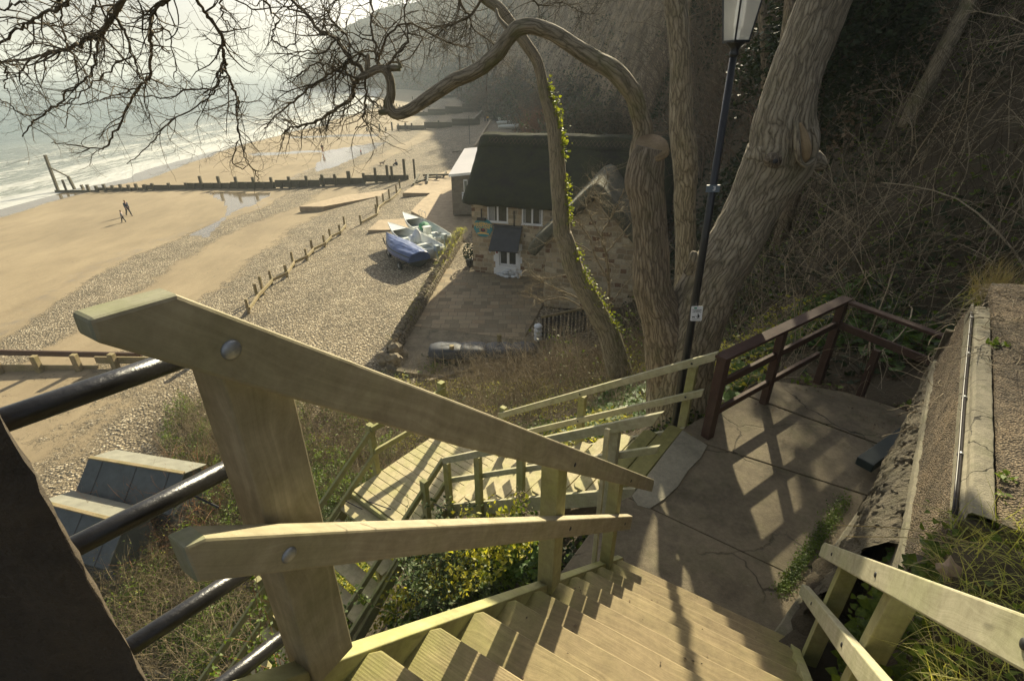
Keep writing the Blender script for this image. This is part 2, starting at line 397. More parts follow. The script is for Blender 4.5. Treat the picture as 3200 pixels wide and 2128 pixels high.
# ---- ground
def ground_mats():
    m, t, b = mat('beach_sand_and_shingle')
    at = N(t, 'Attribute', attribute_name='shingle'); wt = N(t, 'Attribute', attribute_name='wet')
    pos = N(t, 'NewGeometry').outputs['Position']
    n1 = noise(t, pos, .12, 6, .6); n2 = noise(t, pos, .9, 6, .7); n3 = noise(t, pos, 9, 4, .7)
    f = math_(t, 'ADD', at.outputs['Fac'], math_(t, 'MULTIPLY', math_(t, 'SUBTRACT', n2, .5), 1.3))
    f = math_(t, 'ADD', f, math_(t, 'MULTIPLY', math_(t, 'SUBTRACT', n3, .5), 1.0))
    f = math_(t, 'MULTIPLY', math_(t, 'SUBTRACT', f, .42), 5.0, True)
    sand = ramp(t, n1, [(.35, (.235,.182,.108)), (.65, (.305,.238,.145))]).outputs[0]
    sand = mix(t, math_(t, 'MULTIPLY', math_(t, 'SUBTRACT', noise(t, pos, 1.7, 8, .8), .5), 2.5, True), sand, (.27,.20,.115))
    vc = voro(t, pos, 8.5, 'F1', 'Color'); vd = voro(t, pos, 8.5)
    sep = N(t, 'SeparateColor'); t.links.new(vc, sep.inputs[0])
    peb = ramp(t, sep.outputs[0], [(.05, (.10,.085,.055)), (.35, (.27,.22,.15)), (.7, (.44,.37,.26)), (.95, (.70,.63,.50))]).outputs[0]
    pebd = mix(t, 1.0, peb, ramp(t, vd, [(.28, (1,1,1)), (.62, (.30,.27,.22))]).outputs[0], 'MULTIPLY')
    gn = noise(t, pos, .35, 4, .6)
    pebd = mix(t, math_(t, 'MULTIPLY', gn, .5), pebd, (.30,.25,.17))
    big = noise(t, pos, .55, 5, .65)
    pebd = mix(t, 1.0, pebd, ramp(t, big, [(.35, (.72,.70,.66)), (.65, (1.12,1.1,1.06))]).outputs[0], 'MULTIPLY')
    dv = voro(t, pos, 1.1); df_ = math_(t, 'MULTIPLY', math_(t, 'SUBTRACT', math_(t, 'ADD', .06, math_(t, 'MULTIPLY', noise(t, pos, .3, 3), .06)), dv), 30.0, True)
    sand = mix(t, math_(t, 'MULTIPLY', df_, .7), sand, (.12,.095,.06))
    tr_ = t.nodes.new('ShaderNodeMapping'); tr_.inputs['Scale'].default_value = (.35,.12,1); t.links.new(pos, tr_.inputs[0])
    sand = mix(t, 1.0, sand, ramp(t, noise(t, tr_.outputs[0], 1.4, 6, .75), [(.38, (.86,.85,.83)), (.6, (1.04,1.04,1.03))]).outputs[0], 'MULTIPLY')
    col = mix(t, f, sand, pebd)
    wet = math_(t, 'ADD', wt.outputs['Fac'], math_(t, 'MULTIPLY', math_(t, 'SUBTRACT', n2, .5), .8))
    wet = math_(t, 'MULTIPLY', math_(t, 'SUBTRACT', wet, .35), 3.5, True)
    col = mix(t, math_(t, 'MULTIPLY', wet, .62), col, (.12,.10,.075))
    setc(t, b, col)
    rr = N(t, 'MapRange'); t.links.new(wet, rr.inputs[0]); rr.inputs[3].default_value = .92; rr.inputs[4].default_value = .10
    t.links.new(rr.outputs[0], b.inputs['Roughness'])
    b.inputs['Specular IOR Level'].default_value = .5
    h = math_(t, 'MULTIPLY', math_(t, 'MULTIPLY', math_(t, 'SUBTRACT', 1.0, vd), f), 1.0)
    h2 = math_(t, 'ADD', h, math_(t, 'MULTIPLY', noise(t, pos, 2.5, 6, .7), .25))
    bp = N(t, 'Bump'); bp.inputs['Distance'].default_value = .12; t.links.new(h2, bp.inputs['Height'])
    st = N(t, 'MapRange'); t.links.new(wet, st.inputs[0]); st.inputs[3].default_value = .8; st.inputs[4].default_value = .02
    t.links.new(st.outputs[0], bp.inputs['Strength']); t.links.new(bp.outputs[0], b.inputs['Normal'])
    M['beach'] = m
    m, t, b = mat('sea_water')
    pos = N(t, 'NewGeometry').outputs['Position']; fo = N(t, 'Attribute', attribute_name='foam')
    mp = N(t, 'Mapping'); mp.inputs['Rotation'].default_value = (0,0,R(-5)); mp.inputs['Scale'].default_value = (.22,.035,.2); t.links.new(pos, mp.inputs[0])
    n1 = noise(t, mp.outputs[0], 1.0, 6, .62, .4)
    mp2 = N(t, 'Mapping'); mp2.inputs['Scale'].default_value = (.9,.14,.5); t.links.new(pos, mp2.inputs[0])
    n2 = noise(t, mp2.outputs[0], 1.6, 6, .7, .6)
    h = math_(t, 'ADD', n1, math_(t, 'MULTIPLY', n2, .35))
    ff = math_(t, 'ADD', fo.outputs['Fac'], math_(t, 'MULTIPLY', math_(t, 'SUBTRACT', n2, .5), 1.9))
    ff = math_(t, 'MULTIPLY', math_(t, 'SUBTRACT', ff, .5), 4.0, True)
    deep = ramp(t, n1, [(.38, (.045,.088,.085)), (.6, (.10,.15,.14))]).outputs[0]
    lw = N(t, 'MapRange'); t.links.new(fo.outputs['Fac'], lw.inputs[0])
    deep = mix(t, math_(t, 'MULTIPLY', fo.outputs['Fac'], .8), deep, (.38,.36,.28))
    setc(t, b, mix(t, ff, deep, (.50,.51,.49)))
    r2 = N(t, 'MapRange'); t.links.new(ff, r2.inputs[0]); r2.inputs[3].default_value = .22; r2.inputs[4].default_value = .8
    t.links.new(r2.outputs[0], b.inputs['Roughness']); bump(t, b, h, .6, 2.4)
    M['sea'] = m
    m, t, b = mat('bank_soil')
    ov = coords(t, 'Object'); n = noise(t, ov, 1.5, 8, .7); n2 = noise(t, ov, 14, 8, .75)
    col = ramp(t, n, [(.35, (.035,.028,.016)), (.55, (.09,.07,.038)), (.7, (.05,.06,.02))]).outputs[0]
    col = mix(t, n2, col, (.13,.10,.06)); setc(t, b, col); b.inputs['Roughness'].default_value = .95
    bump(t, b, n2, .9, .15); M['soil'] = m
    m, t, b = mat('cliff_sandstone')
    ov = coords(t, 'Object', (1,1,.45)); veg = N(t, 'Attribute', attribute_name='veg')
    n = noise(t, ov, .16, 10, .68, .5); n2 = noise(t, coords(t), .9, 8, .75)
    col = ramp(t, n, [(.3, (.20,.155,.10)), (.5, (.44,.35,.235)), (.7, (.60,.50,.37))]).outputs[0]
    col = mix(t, 1.0, col, ramp(t, noise(t, coords(t, 'Object', (1,1,.35)), 1.1, 8, .8), [(.36, (.26,.24,.21)), (.6, (1.3,1.27,1.18))]).outputs[0], 'MULTIPLY')
    vcol = ramp(t, n2, [(.35, (.022,.030,.014)), (.5, (.07,.065,.032)), (.68, (.14,.095,.058))]).outputs[0]
    vf = math_(t, 'ADD', veg.outputs['Fac'], math_(t, 'MULTIPLY', math_(t, 'SUBTRACT', noise(t, coords(t), .22, 8, .7), .5), 2.4))
    vf = math_(t, 'MULTIPLY', math_(t, 'SUBTRACT', vf, .4), 5.0, True)
    setc(t, b, mix(t, vf, col, vcol)); b.inputs['Roughness'].default_value = .95
    bump(t, b, math_(t, 'ADD', n, n2), 1.0, 2.6); M['cliff'] = m
ground_mats()
def concrete(name, c, crackle=0, agg=0.0, bs=.5, moss=.0, stain=.5):
    m, t, b = mat(name); ov = coords(t)
    n = noise(t, ov, 1.6, 9, .7); n2 = noise(t, ov, 24, 6, .75); n3 = noise(t, ov, 110, 3, .6)
    col = ramp(t, n, [(.3, tuple(x*(1-stain) for x in c)), (.5, c), (.72, tuple(x*1.3 for x in c))]).outputs[0]
    col = mix(t, .5, col, ramp(t, n2, [(.3, (.45,.43,.4)), (.7, (1.2,1.18,1.1))]).outputs[0], 'MULTIPLY')
    wf = math_(t, 'MULTIPLY', math_(t, 'SUBTRACT', noise(t, ov, 5, 10, .8), .62), 8.0, True)
    col = mix(t, math_(t, 'MULTIPLY', wf, .4), col, (.5,.48,.4))
    h = math_(t, 'ADD', n2, math_(t, 'MULTIPLY', n3, .5))
    if crackle:
        va = N(t, 'VectorMath', operation='ADD'); vs = N(t, 'VectorMath', operation='SCALE'); nn_ = N(t, 'TexNoise'); nn_.inputs['Scale'].default_value = 3.5; nn_.inputs['Detail'].default_value = 6; t.links.new(ov, nn_.inputs['Vector']); t.links.new(nn_.outputs['Color'], vs.inputs[0]); vs.inputs['Scale'].default_value = .35; t.links.new(ov, va.inputs[0]); t.links.new(vs.outputs[0], va.inputs[1])
        ck = voro(t, va.outputs[0], crackle, 'DISTANCE_TO_EDGE'); ckf = math_(t, 'MULTIPLY', math_(t, 'SUBTRACT', .012, ck), 120.0, True)
        msk = math_(t, 'MULTIPLY', math_(t, 'SUBTRACT', noise(t, ov, .9, 3), .45), 6.0, True); ckf = math_(t, 'MULTIPLY', ckf, msk)
        col = mix(t, ckf, col, (.03,.025,.015)); h = math_(t, 'SUBTRACT', h, math_(t, 'MULTIPLY', ckf, 2.5))
        st_ = math_(t, 'MULTIPLY', math_(t, 'SUBTRACT', noise(t, ov, 1.1, 9, .72), .52), 7.0, True); col = mix(t, math_(t, 'MULTIPLY', st_, .45), col, (.05,.045,.025))
    if agg:
        vd = voro(t, ov, agg); vc = voro(t, ov, agg, 'F1', 'Color'); sep = N(t, 'SeparateColor'); t.links.new(vc, sep.inputs[0])
        ac = ramp(t, sep.outputs[1], [(.1, (.10,.08,.06)), (.5, tuple(x*1.1 for x in c)), (.9, (.5,.42,.31))]).outputs[0]
        vc2 = voro(t, ov, agg*.42, 'F1', 'Color'); s2 = N(t, 'SeparateColor'); t.links.new(vc2, s2.inputs[0]); ac = mix(t, .35, ac, ramp(t, s2.outputs[0], [(.2, (.12,.09,.06)), (.6, c), (.9, (.42,.36,.27))]).outputs[0])
        col = mix(t, .55, col, ac); big_ = noise(t, ov, 3.1, 7, .7); col = mix(t, 1.0, col, ramp(t, big_, [(.36, (.42,.40,.36)), (.52, (.95,.93,.88)), (.68, (1.35,1.3,1.2))]).outputs[0], 'MULTIPLY'); col = mix(t, 1.0, col, ramp(t, vd, [(.3, (1,1,1)), (.7, (.35,.33,.3))]).outputs[0], 'MULTIPLY')
        h = math_(t, 'SUBTRACT', h, math_(t, 'MULTIPLY', vd, 2.0))
    if moss:
        mf = math_(t, 'MULTIPLY', math_(t, 'SUBTRACT', noise(t, ov, 3.3, 8, .75), .5), 6.0, True)
        col = mix(t, math_(t, 'MULTIPLY', mf, moss), col, (.07,.08,.02))
    setc(t, b, col); b.inputs['Roughness'].default_value = .9; bump(t, b, h, bs, .015 if name != 'weathered_rubble' else .06); return m
M['landing'] = concrete('worn_landing_concrete', (.20,.165,.11), crackle=.75, moss=.3)
M['patch'] = concrete('newer_concrete_patch', (.27,.25,.19), moss=.1)
M['wall_conc'] = concrete('grey_wall_concrete', (.24,.215,.155), crackle=2.2, moss=.45)
M['aggregate'] = concrete('rough_aggregate_concrete', (.30,.22,.14), agg=85, bs=1.0, moss=.1)
M['rough_rock'] = concrete('weathered_rubble', (.20,.17,.12), agg=0, bs=1.0, moss=.35)
M['dark_pier'] = concrete('shaded_dark_masonry', (.075,.056,.036), bs=.9, stain=.7)  # dark base colour carries the shade on the pier's near face
M['patio_conc'] = concrete('pale_concrete_path', (.40,.31,.205), bs=.2, stain=.25)
def bricky(name, cols, mortar, w, h, dist=.05, ms=.02, bs=.6, uv='UV', blend=.3):
    m, t, b = mat(name); v = coords(t, uv)
    nz = N(t, 'TexNoise'); nz.inputs['Scale'].default_value = 1.3; nz.inputs['Detail'].default_value = 3; t.links.new(v, nz.inputs['Vector'])
    vm = N(t, 'VectorMath', operation='SCALE'); t.links.new(nz.outputs['Color'], vm.inputs[0]); vm.inputs['Scale'].default_value = dist
    va = N(t, 'VectorMath', operation='ADD'); t.links.new(v, va.inputs[0]); t.links.new(vm.outputs[0], va.inputs[1])
    br = N(t, 'TexBrick'); t.links.new(va.outputs[0], br.inputs['Vector']); br.inputs['Scale'].default_value = 1
    br.inputs['Brick Width'].default_value = w; br.inputs['Row Height'].default_value = h; br.inputs['Mortar Size'].default_value = ms
    br.inputs['Mortar Smooth'].default_value = .4; br.offset = .5; br.squash = .7; br.squash_frequency = 3
    br.inputs['Color1'].default_value = (0,0,0,1); br.inputs['Color2'].default_value = (1,1,1,1); br.inputs['Mortar'].default_value = (.5,.5,.5,1)
    bw = N(t, 'RGBToBW'); t.links.new(br.outputs['Color'], bw.inputs[0])
    k = len(cols); col = ramp(t, bw.outputs[0], [(.08+.84*i/(k-1), c) for i, c in enumerate(cols)]).outputs[0]
    n = noise(t, v, 6, 8, .75); col = mix(t, blend, col, ramp(t, n, [(.3, (.3,.28,.25)), (.7, (1.3,1.25,1.1))]).outputs[0], 'MULTIPLY')
    col = mix(t, br.outputs['Fac'], col, mortar); setc(t, b, col); b.inputs['Roughness'].default_value = .92
    bump(t, b, math_(t, 'SUBTRACT', n, br.outputs['Fac']), bs, .03); return m
M['stone'] = bricky('cottage_sandstone', [(.22,.13,.075),(.42,.34,.22),(.55,.45,.31),(.34,.26,.165),(.62,.54,.39),(.30,.25,.165)], (.44,.37,.26), .62, .30, .3, .03, blend=.5)
M['block'] = bricky('grey_block_wall', [(.20,.17,.13),(.25,.22,.17),(.22,.19,.14)], (.17,.15,.12), .45, .22, .01, .012)
M['pavers'] = bricky('patio_pavers', [(.19,.15,.095),(.27,.20,.12),(.33,.26,.165),(.22,.18,.115),(.30,.235,.15)], (.14,.12,.08), .78, .55, .02, .018, .3)
def thatch():
    m, t, b = mat('mossy_thatch'); n = noise(t, coords(t), .7, 8, .7); n2 = noise(t, coords(t, 'Object', (6,6,1.2)), 5, 8, .8)
    col = ramp(t, n, [(.35, (.022,.020,.012)), (.5, (.035,.042,.012)), (.7, (.055,.065,.018))]).outputs[0]
    col = mix(t, .6, col, ramp(t, n2, [(.38, (.3,.3,.28)), (.62, (2.0,1.9,1.6))]).outputs[0], 'MULTIPLY')
    setc(t, b, col); b.inputs['Roughness'].default_value = .95; bump(t, b, n2, 1.0, .3); return m
M['thatch'] = thatch()
M['thatch_lit'] = plain('sunlit_thatch', (.095,.092,.062), .95, var=.4, sc=4, bstr=1)  # same thatch painted paler, grazing sun put into the wing's colour
M['metal_roof'] = plain('pale_metal_roof', (.40,.37,.35), .35, var=.06, sc=1, metal=0)
M['felt'] = plain('sunlit_roof_felt', (.20,.195,.155), .9, var=.2, sc=3)  # paler tone puts sunlight into the huts' back slopes
M['slate_blue'] = plain('shaded_blue_boarding', (.085,.10,.105), .8, var=.2, sc=3)  # hut fronts, blue grey with their shade kept in the colour
M['dark_cover'] = plain('dark_grey_cover', (.045,.048,.055), .6, var=.3, sc=2)
M['glass'] = plain('window_glass', (.05,.055,.05), .08, var=.3, sc=2, bstr=.02)
M['dark_green'] = plain('dark_green_timber', (.012,.024,.026), .5, var=.3, sc=6)
M['curtain'] = plain('pale_curtain', (.5,.5,.48), .9, var=.2)
M['teal'] = plain('teal_sign_paint', (.04,.24,.27), .5, var=.12)
M['orange'] = plain('ochre_lettering', (.80,.52,.14), .5, var=.1)
M['blue_tarp'] = plain('blue_tarpaulin', (.028,.062,.19), .30, var=.25, sc=3, bstr=.5)
M['boat_white'] = plain('white_hull', (.62,.64,.60), .35, var=.08, sc=3)
M['boat_in'] = plain('grey_boat_inside', (.36,.42,.42), .6, var=.15, sc=4)
M['green_net'] = plain('green_net', (.03,.18,.09), .8, var=.4, sc=12, bstr=1)
M['stone_dry'] = plain('dry_stone', (.22,.18,.12), .9, var=.5, sc=4, bstr=1)
M['cut_wood'] = plain('sawn_end_wood', (.42,.30,.17), .85, var=.4, sc=18, bstr=.6)
M['skin'] = plain('skin', (.42,.24,.16), .6)
M['cloth_black'] = plain('black_cloth', (.012,.013,.018), .9)
M['cloth_navy'] = plain('navy_cloth', (.02,.03,.06), .9)
M['cloth_grey'] = plain('grey_cloth', (.25,.26,.28), .9)
M['cloth_red'] = plain('red_cloth', (.3,.04,.03), .9)
M['hair'] = plain('hair', (.06,.04,.025), .8)
M['dog'] = plain('dog_fur', (.35,.28,.2), .9)
M['pale_leaf'] = plain('dead_leaf', (.42,.30,.21), .7, var=.35, sc=20, bstr=.4)
M['sign_white'] = plain('white_sign', (.72,.73,.74), .4, var=.03)
M['sign_blue'] = plain('blue_grey_plate', (.12,.16,.20), .5, var=.05)
M['ink'] = plain('black_ink', (.02,.02,.025), .6)
M['green_ink'] = plain('green_ink', (.03,.22,.12), .6)
M['yellow'] = plain('yellow_sign', (.75,.45,.05), .5)
M['cable'] = plain('black_cable', (.018,.014,.016), .5)
# ---------------------------------------------------------------- terrain
ZP = -13.0                                               # patio level
_bx = [-400,-120,-90,-65,-45,-30,-22,-17,-12,-7,-2,20]
_bz = [-22,-19,-17.5,-15.72,-15.2,-14.9,-14.5,-14.05,-13.6,-13.25,-13.12,-13.12]
def beach_z(x, y):
    xs = x + np.maximum(0, np.asarray(y)-250)*.2
    z = np.interp(xs, _bx, _bz)
    low = np.exp(-((xs+36)/5.0)**2)*.10                   # the trough that holds the pools
    return z-low + fbm(np.asarray(x)*.12, np.asarray(y)*.08, 1.0, 3)*.10
def in_poly(x, y, poly):
    ins = np.zeros(np.shape(x), bool); n = len(poly); j = n-1
    for i in range(n):
        xi, yi = poly[i]; xj, yj = poly[j]
        c = ((yi > y) != (yj > y)) & (x < (xj-xi)*(y-yi)/(yj-yi+1e-12)+xi)
        ins ^= c; j = i
    return ins
def beach():
    ys = [1.0]
    while ys[-1] < 900: ys.append(ys[-1]*1.0125+.12)
    ys = np.array(ys); ku = np.linspace(-1.75, .35, 330)
    Y, K = np.meshgrid(ys, ku, indexing='ij'); X = K*(Y*1.0+14)
    X = np.clip(X, -150-.35*Y, 22)
    Z = beach_z(X, Y)
    # shingle bands run along the shore
    wob = fbm(X*.05, Y*.045, 3.0, 4)*5.0
    xb = X+wob+np.maximum(0, Y-250)*.2
    far = np.clip((Y-70)/12, 0, 1)
    s_near = np.interp(xb, [-33.5,-31.5,-28.5,-26.5,-22,-19.5,-5], [0,.95,.95,.12,.15,.95,1.0])
    s_far = np.interp(xb, [-36,-32,-27,-25,-22,-20,-14,0], [0,.9,.9,.35,.3,.85,.9,.9])
    sh = s_near*(1-far)+s_far*far
    sh = np.where(Y > 240, sh*.8, sh)
    # near end, this side of the near groyne: sand with scattered stones towards the sea
    nb = np.interp(Y, [0,22,25,26], [1,1,.6,0]); sn = np.interp(X+wob*.5, [-24,-19,-15,-12], [.28,.35,.75,1])
    sh = sh*(1-nb)+sn*nb
    wet = np.zeros_like(X)
    def pool(pp, z):
        q = [tuple(Pz(a, b, z)[:2]) for a, b in pp]
        wet[in_poly(X, Y, q)] = 1
    pool([(985,540),(1000,500),(1006,474),(1100,457),(1215,446),(1150,480),(1060,520)], -15.1)
    pool([(640,600),(760,600),(850,606),(790,645),(725,665),(650,745),(585,740),(690,695),(715,655),(690,625)], -15.1)
    pool([(770,478),(1003,471),(1003,477),(800,487)], -15.25)
    pool([(900,425),(1180,421),(1180,429),(900,431)], -15.3)
    wet = np.maximum(wet, np.interp(xb, [-66,-63.5,-61,-37,-34,-33,-31.5], [1,.9,.0,.0,.42,.36,0])*(np.abs(Y-30) < 400))
    ny, nx = Y.shape
    V = np.stack([X, Y, Z], -1).reshape(-1, 3)
    i = np.arange((ny-1)*nx).reshape(ny-1, nx)[:, :-1].ravel()
    F = np.stack([i, i+1, i+nx+1, i+nx], -1)
    o = npmesh('beach', V, F, M['beach'], smooth=True, attrs={'shingle': sh.ravel(), 'wet': wet.ravel()})
    struct(o, label='sandy beach with bands of shingle along the shore'); return o
beach()
def sea():
    ys = np.concatenate([np.linspace(-60, 300, 150), np.geomspace(305, 12000, 50)])
    k = np.concatenate([np.linspace(-52, -100, 90), -np.geomspace(101, 9000, 50)])
    Y, X = np.meshgrid(ys, k, indexing='ij')
    off = np.maximum(0, Y-250)*.2
    wl = -65.5 + 1.6*np.sin(Y*.09)+1.0*np.sin(Y*.23+1)
    X2 = X-np.minimum(off, 300)
    d = wl-X                                            # metres seaward of the waterline
    swell = (np.sin(d*.62+fbm(Y*.02, d*.05)*3)*.27*np.clip(d/14, 0, 1))
    Z = -15.72+np.maximum(0, swell)*np.clip(1.5-d/90, 0.05, 1)+np.clip(-d*.02, 0, .1)*0
    foam = np.interp(d, [-3,0,3,7,12,22,34,50,80], [1,1,.75,.55,.6,.42,.38,.18,.0])
    foam = foam+ .22*np.clip(np.sin(d*.62+fbm(Y*.02, d*.05)*3), 0, 1)*np.clip(1-d/60, 0, 1)
    ny, nx = Y.shape
    V = np.stack([X2, Y, Z], -1).reshape(-1, 3)
    i = np.arange((ny-1)*nx).reshape(ny-1, nx)[:, :-1].ravel()
    F = np.stack([i, i+nx, i+nx+1, i+1], -1)
    o = npmesh('sea', V, F, M['sea'], smooth=True, attrs={'foam': foam.ravel()})
    struct(o, label='pale green sea with small breaking waves')
sea()
# bank below the stairs and the wooded slope on the right: heights by (y, x)
TX = np.array([-14,-10,-7.5,-5,-3,-1,1,3,5,8,12,16,22,30,45])
TY = np.array([-4,0,2,3.5,5,6.5,8,10,12,14,18,21.5,23,30,36,45,60])
TH = np.array([
 [-14.6,-14.3,-11,-8.0,-5.0,-3.0,-2.6,-2.0,-1.6,1,5,9,14,20,30],
 [-14.6,-14.3,-12.0,-9.5,-6.5,-3.4,-2.8,-2.6,-2.0,0,4,8,14,20,30],
 [-14.6,-14.3,-12.6,-10.0,-7.5,-4.9,-4.1,-4.2,-2.5,-.5,3.5,8,14,20,30],
 [-14.6,-14.3,-12.8,-10.4,-8.2,-6.0,-4.6,-4.25,-4.1,-1.5,3,7,13,20,30],
 [-14.6,-14.3,-13.0,-10.9,-8.7,-6.8,-5.2,-4.3,-4.15,-2.6,2,6,12,19,30],
 [-14.6,-14.3,-13.1,-11.3,-9.3,-7.5,-5.9,-4.6,-4.15,-3.3,1.2,5.5,12,19,30],
 [-14.6,-14.3,-13.2,-11.8,-10.0,-8.2,-6.9,-5.6,-4.4,-3.1,1.0,5,11,19,30],
 [-14.6,-14.3,-13.3,-12.1,-10.5,-9.0,-7.9,-6.9,-5.3,-3.0,1.2,5,11,19,30],
 [-14.6,-14.3,-13.3,-12.5,-11.2,-9.9,-9.0,-8.2,-6.6,-3.6,1.2,5,11,19,30],
 [-14.6,-14.3,-13.4,-12.8,-11.8,-10.8,-10.0,-9.3,-8.0,-4.6,.6,4.6,11,19,30],
 [-14.6,-14.3,-13.4,-13.2,-12.8,-12.2,-11.7,-11.3,-10.4,-7.0,-.6,4,10.5,19,30],
 [-14.6,-14.3,-13.5,-13.4,-13.3,-13.2,-13.2,-13.1,-12.6,-9.2,-2.2,3.4,10,18,30],
 [-14.6,-14.3,-13.6,-13.5,-13.5,-13.5,-13.5,-13.4,-13.2,-10.5,-3,3,10,18,30],
 [-14.6,-14.3,-13.8,-13.6,-13.6,-13.6,-13.6,-13.6,-13.5,-12,-4,6,16,24,34],
 [-14.6,-14.3,-13.9,-13.7,-13.7,-13.7,-13.7,-13.7,-13.6,-13.3,-7,9,22,30,38],  # hill raised around here to block sun from landing and slope
 [-14.6,-14.3,-14,-13.8,-13.7,-13.7,-13.7,-13.7,-13.5,-13.2,-2,15,27,36,44],
 [-14.6,-14.3,-14,-13.8,-13.7,-13.7,-13.7,-13.7,-13.5,-13.2,-12,-2,10,20,30]])
def bank_z(x, y, rough=True):
    x = np.asarray(x, float); y = np.asarray(y, float)
    xi = np.clip(np.searchsorted(TX, x)-1, 0, len(TX)-2); yi = np.clip(np.searchsorted(TY, y)-1, 0, len(TY)-2)
    fx = np.clip((x-TX[xi])/(TX[xi+1]-TX[xi]), 0, 1); fy = np.clip((y-TY[yi])/(TY[yi+1]-TY[yi]), 0, 1)
    z = (TH[yi,xi]*(1-fx)+TH[yi,xi+1]*fx)*(1-fy)+(TH[yi+1,xi]*(1-fx)+TH[yi+1,xi+1]*fx)*fy
    if rough: z = z+fbm(x*.8, y*.8, 7.0, 3)*.14
    return z
def near_bank():
    ys = np.concatenate([np.arange(-4, 24, .22), np.arange(24, 56.1, .8)]); xs = np.concatenate([np.arange(-13.9, 9, .22), np.arange(9, 45.1, .7)])
    Y, X = np.meshgrid(ys, xs, indexing='ij'); Z = bank_z(X, Y)
    Z = Z+np.clip((X-10)/10, 0, 1)*fbm(X*.25, Y*.25, 2.0, 4)*1.6
    # keep below the concrete landing
    q = [tuple(Pz(a, b, -3.9)[:2]) for a, b in LANDING_PX]
    Z[in_poly(X, Y, q)] = -4.15
    ny, nx = Y.shape; V = np.stack([X, Y, Z], -1).reshape(-1, 3)
    i = np.arange((ny-1)*nx).reshape(ny-1, nx)[:, :-1].ravel()
    F = np.stack([i, i+1, i+nx+1, i+nx], -1)
    o = npmesh('bank_terrain', V, F, M['soil'], smooth=True); struct(o, label='steep overgrown bank below the steps')
LANDING_PX = [(1700,1860),(1800,1725),(1900,1590),(1975,1545),(2130,1340),(2235,1280),(2420,1190),(2640,1225),(2850,1290),(2850,1370),(2700,1560),(2520,1900),(2480,2100),(1980,2100)]
near_bank()
# cliffs: a foot line running away along the shore, and a profile up from it
FOOT = [(24,34,-8),(17,42,-11),(12.5,50,-12.5),(9.5,62,-12.8),(7,80,-12.8),(4.5,100,-12.8),(1.5,130,-12.8),(-4,160,-13),(-13,215,-13.3),(-27,300,-14),(-45,415,-15),(-95,520,-15.5),(-165,610,-15.6),(-230,675,-15.7),(-262,705,-15.7),(-262,740,-15.7),(-200,820,-15.7)]
FTOP = [20,20,24,28,32,36,40,44,48,52,56,58,58,40,2,2,20]
def cliffs():
    P = np.array(FOOT, float); seg = np.r_[0, np.cumsum(np.hypot(*np.diff(P[:, :2], axis=0).T))]
    n = 420; s = np.concatenate([np.linspace(0, 180, 220, endpoint=False), np.linspace(180, seg[-1], n-220)])
    fx, fy, fz = (np.interp(s, seg, P[:, i]) for i in range(3)); top = np.interp(s, seg, FTOP)
    tx, ty = np.gradient(fx, s), np.gradient(fy, s)
    for _ in range(14):
        tx = np.convolve(np.r_[tx[0], tx, tx[-1]], [.25,.5,.25], 'valid'); ty = np.convolve(np.r_[ty[0], ty, ty[-1]], [.25,.5,.25], 'valid')
    l = np.hypot(tx, ty); nx_, ny_ = ty/l, -tx/l         # landward (to the right going away)
    t = np.linspace(0, 1, 90)
    # profile in (setback, height fraction)
    ph = np.interp(t, [0,.25,.4,.75,.85,1], [0,.16,.34,.86,1,1.06]); pd = np.interp(t, [0,.25,.4,.75,.85,1], [0,9,13,24,32,75])
    S_, T_ = np.meshgrid(np.arange(n), np.arange(90), indexing='ij')
    sc = np.clip(top/40, .35, 1.3)[:, None]
    D = pd[T_]*sc; H = fz[:, None]+(top-fz)[:, None]*ph[T_]
    X = fx[:, None]+nx_[:, None]*D; Y = fy[:, None]+ny_[:, None]*D
    amp = np.interp(t, [0,.1,.4,.8,1], [.2,1.5,3.2,3.0,1.0])[T_]*np.clip(sc, .4, 1)
    big = np.clip(s/200, .5, 2.5)[:, None]
    g = fbm(s[:, None]/(7*big)+0*D, H/26, 5.0, 5)*amp*big*.9 - np.abs(fbm(s[:, None]/(2.6*big), H/30, 9.0, 3))*amp*.5
    X = X+nx_[:, None]*g; Y = Y+ny_[:, None]*g; H = H+fbm(X*.12, Y*.12, 4.0, 5)*2.5*np.clip(T_/20, 0, 1)
    rock = np.interp(T_, [0,20,30,68,76,90], [.95,.85,.22,.2,.6,1.0])
    rock = rock + np.where(s[:, None] > 260, .25, 0) + fbm(X*.03, Y*.03, H*.04, 3)*.5
    V = np.stack([X, Y, H], -1).reshape(-1, 3)
    i = (np.arange(n-1)[:, None]*90+np.arange(89)[None]).ravel()
    F = np.stack([i, i+90, i+91, i+1], -1)
    o = npmesh('cliff', V, F, M['cliff'], smooth=True, attrs={'veg': rock.ravel()}); struct(o, label='high sandstone cliff, wooded at its foot, running out to a headland')
    return X, Y, H
CL = cliffs()
def haze():
    b = MB(); b.hexa([(-2600,-70,-30),(700,-70,-30),(700,2600,-30),(-2600,2600,-30),(-2600,-70,80),(700,-70,80),(700,2600,80),(-2600,2600,80)])
    m = bpy.data.materials.new('haze'); m.use_nodes = True; t = m.node_tree; t.nodes.clear()
    v = t.nodes.new('ShaderNodeVolumePrincipled'); v.inputs['Color'].default_value = (.84,.93,.97,1); v.inputs['Density'].default_value = .0006
    v.inputs['Anisotropy'].default_value = .05
    o = t.nodes.new('ShaderNodeOutputMaterial'); t.links.new(v.outputs[0], o.inputs['Volume'])
    h = b.build('haze', m); h['kind'] = 'stuff'; h['label'] = 'bright sea haze'
haze()
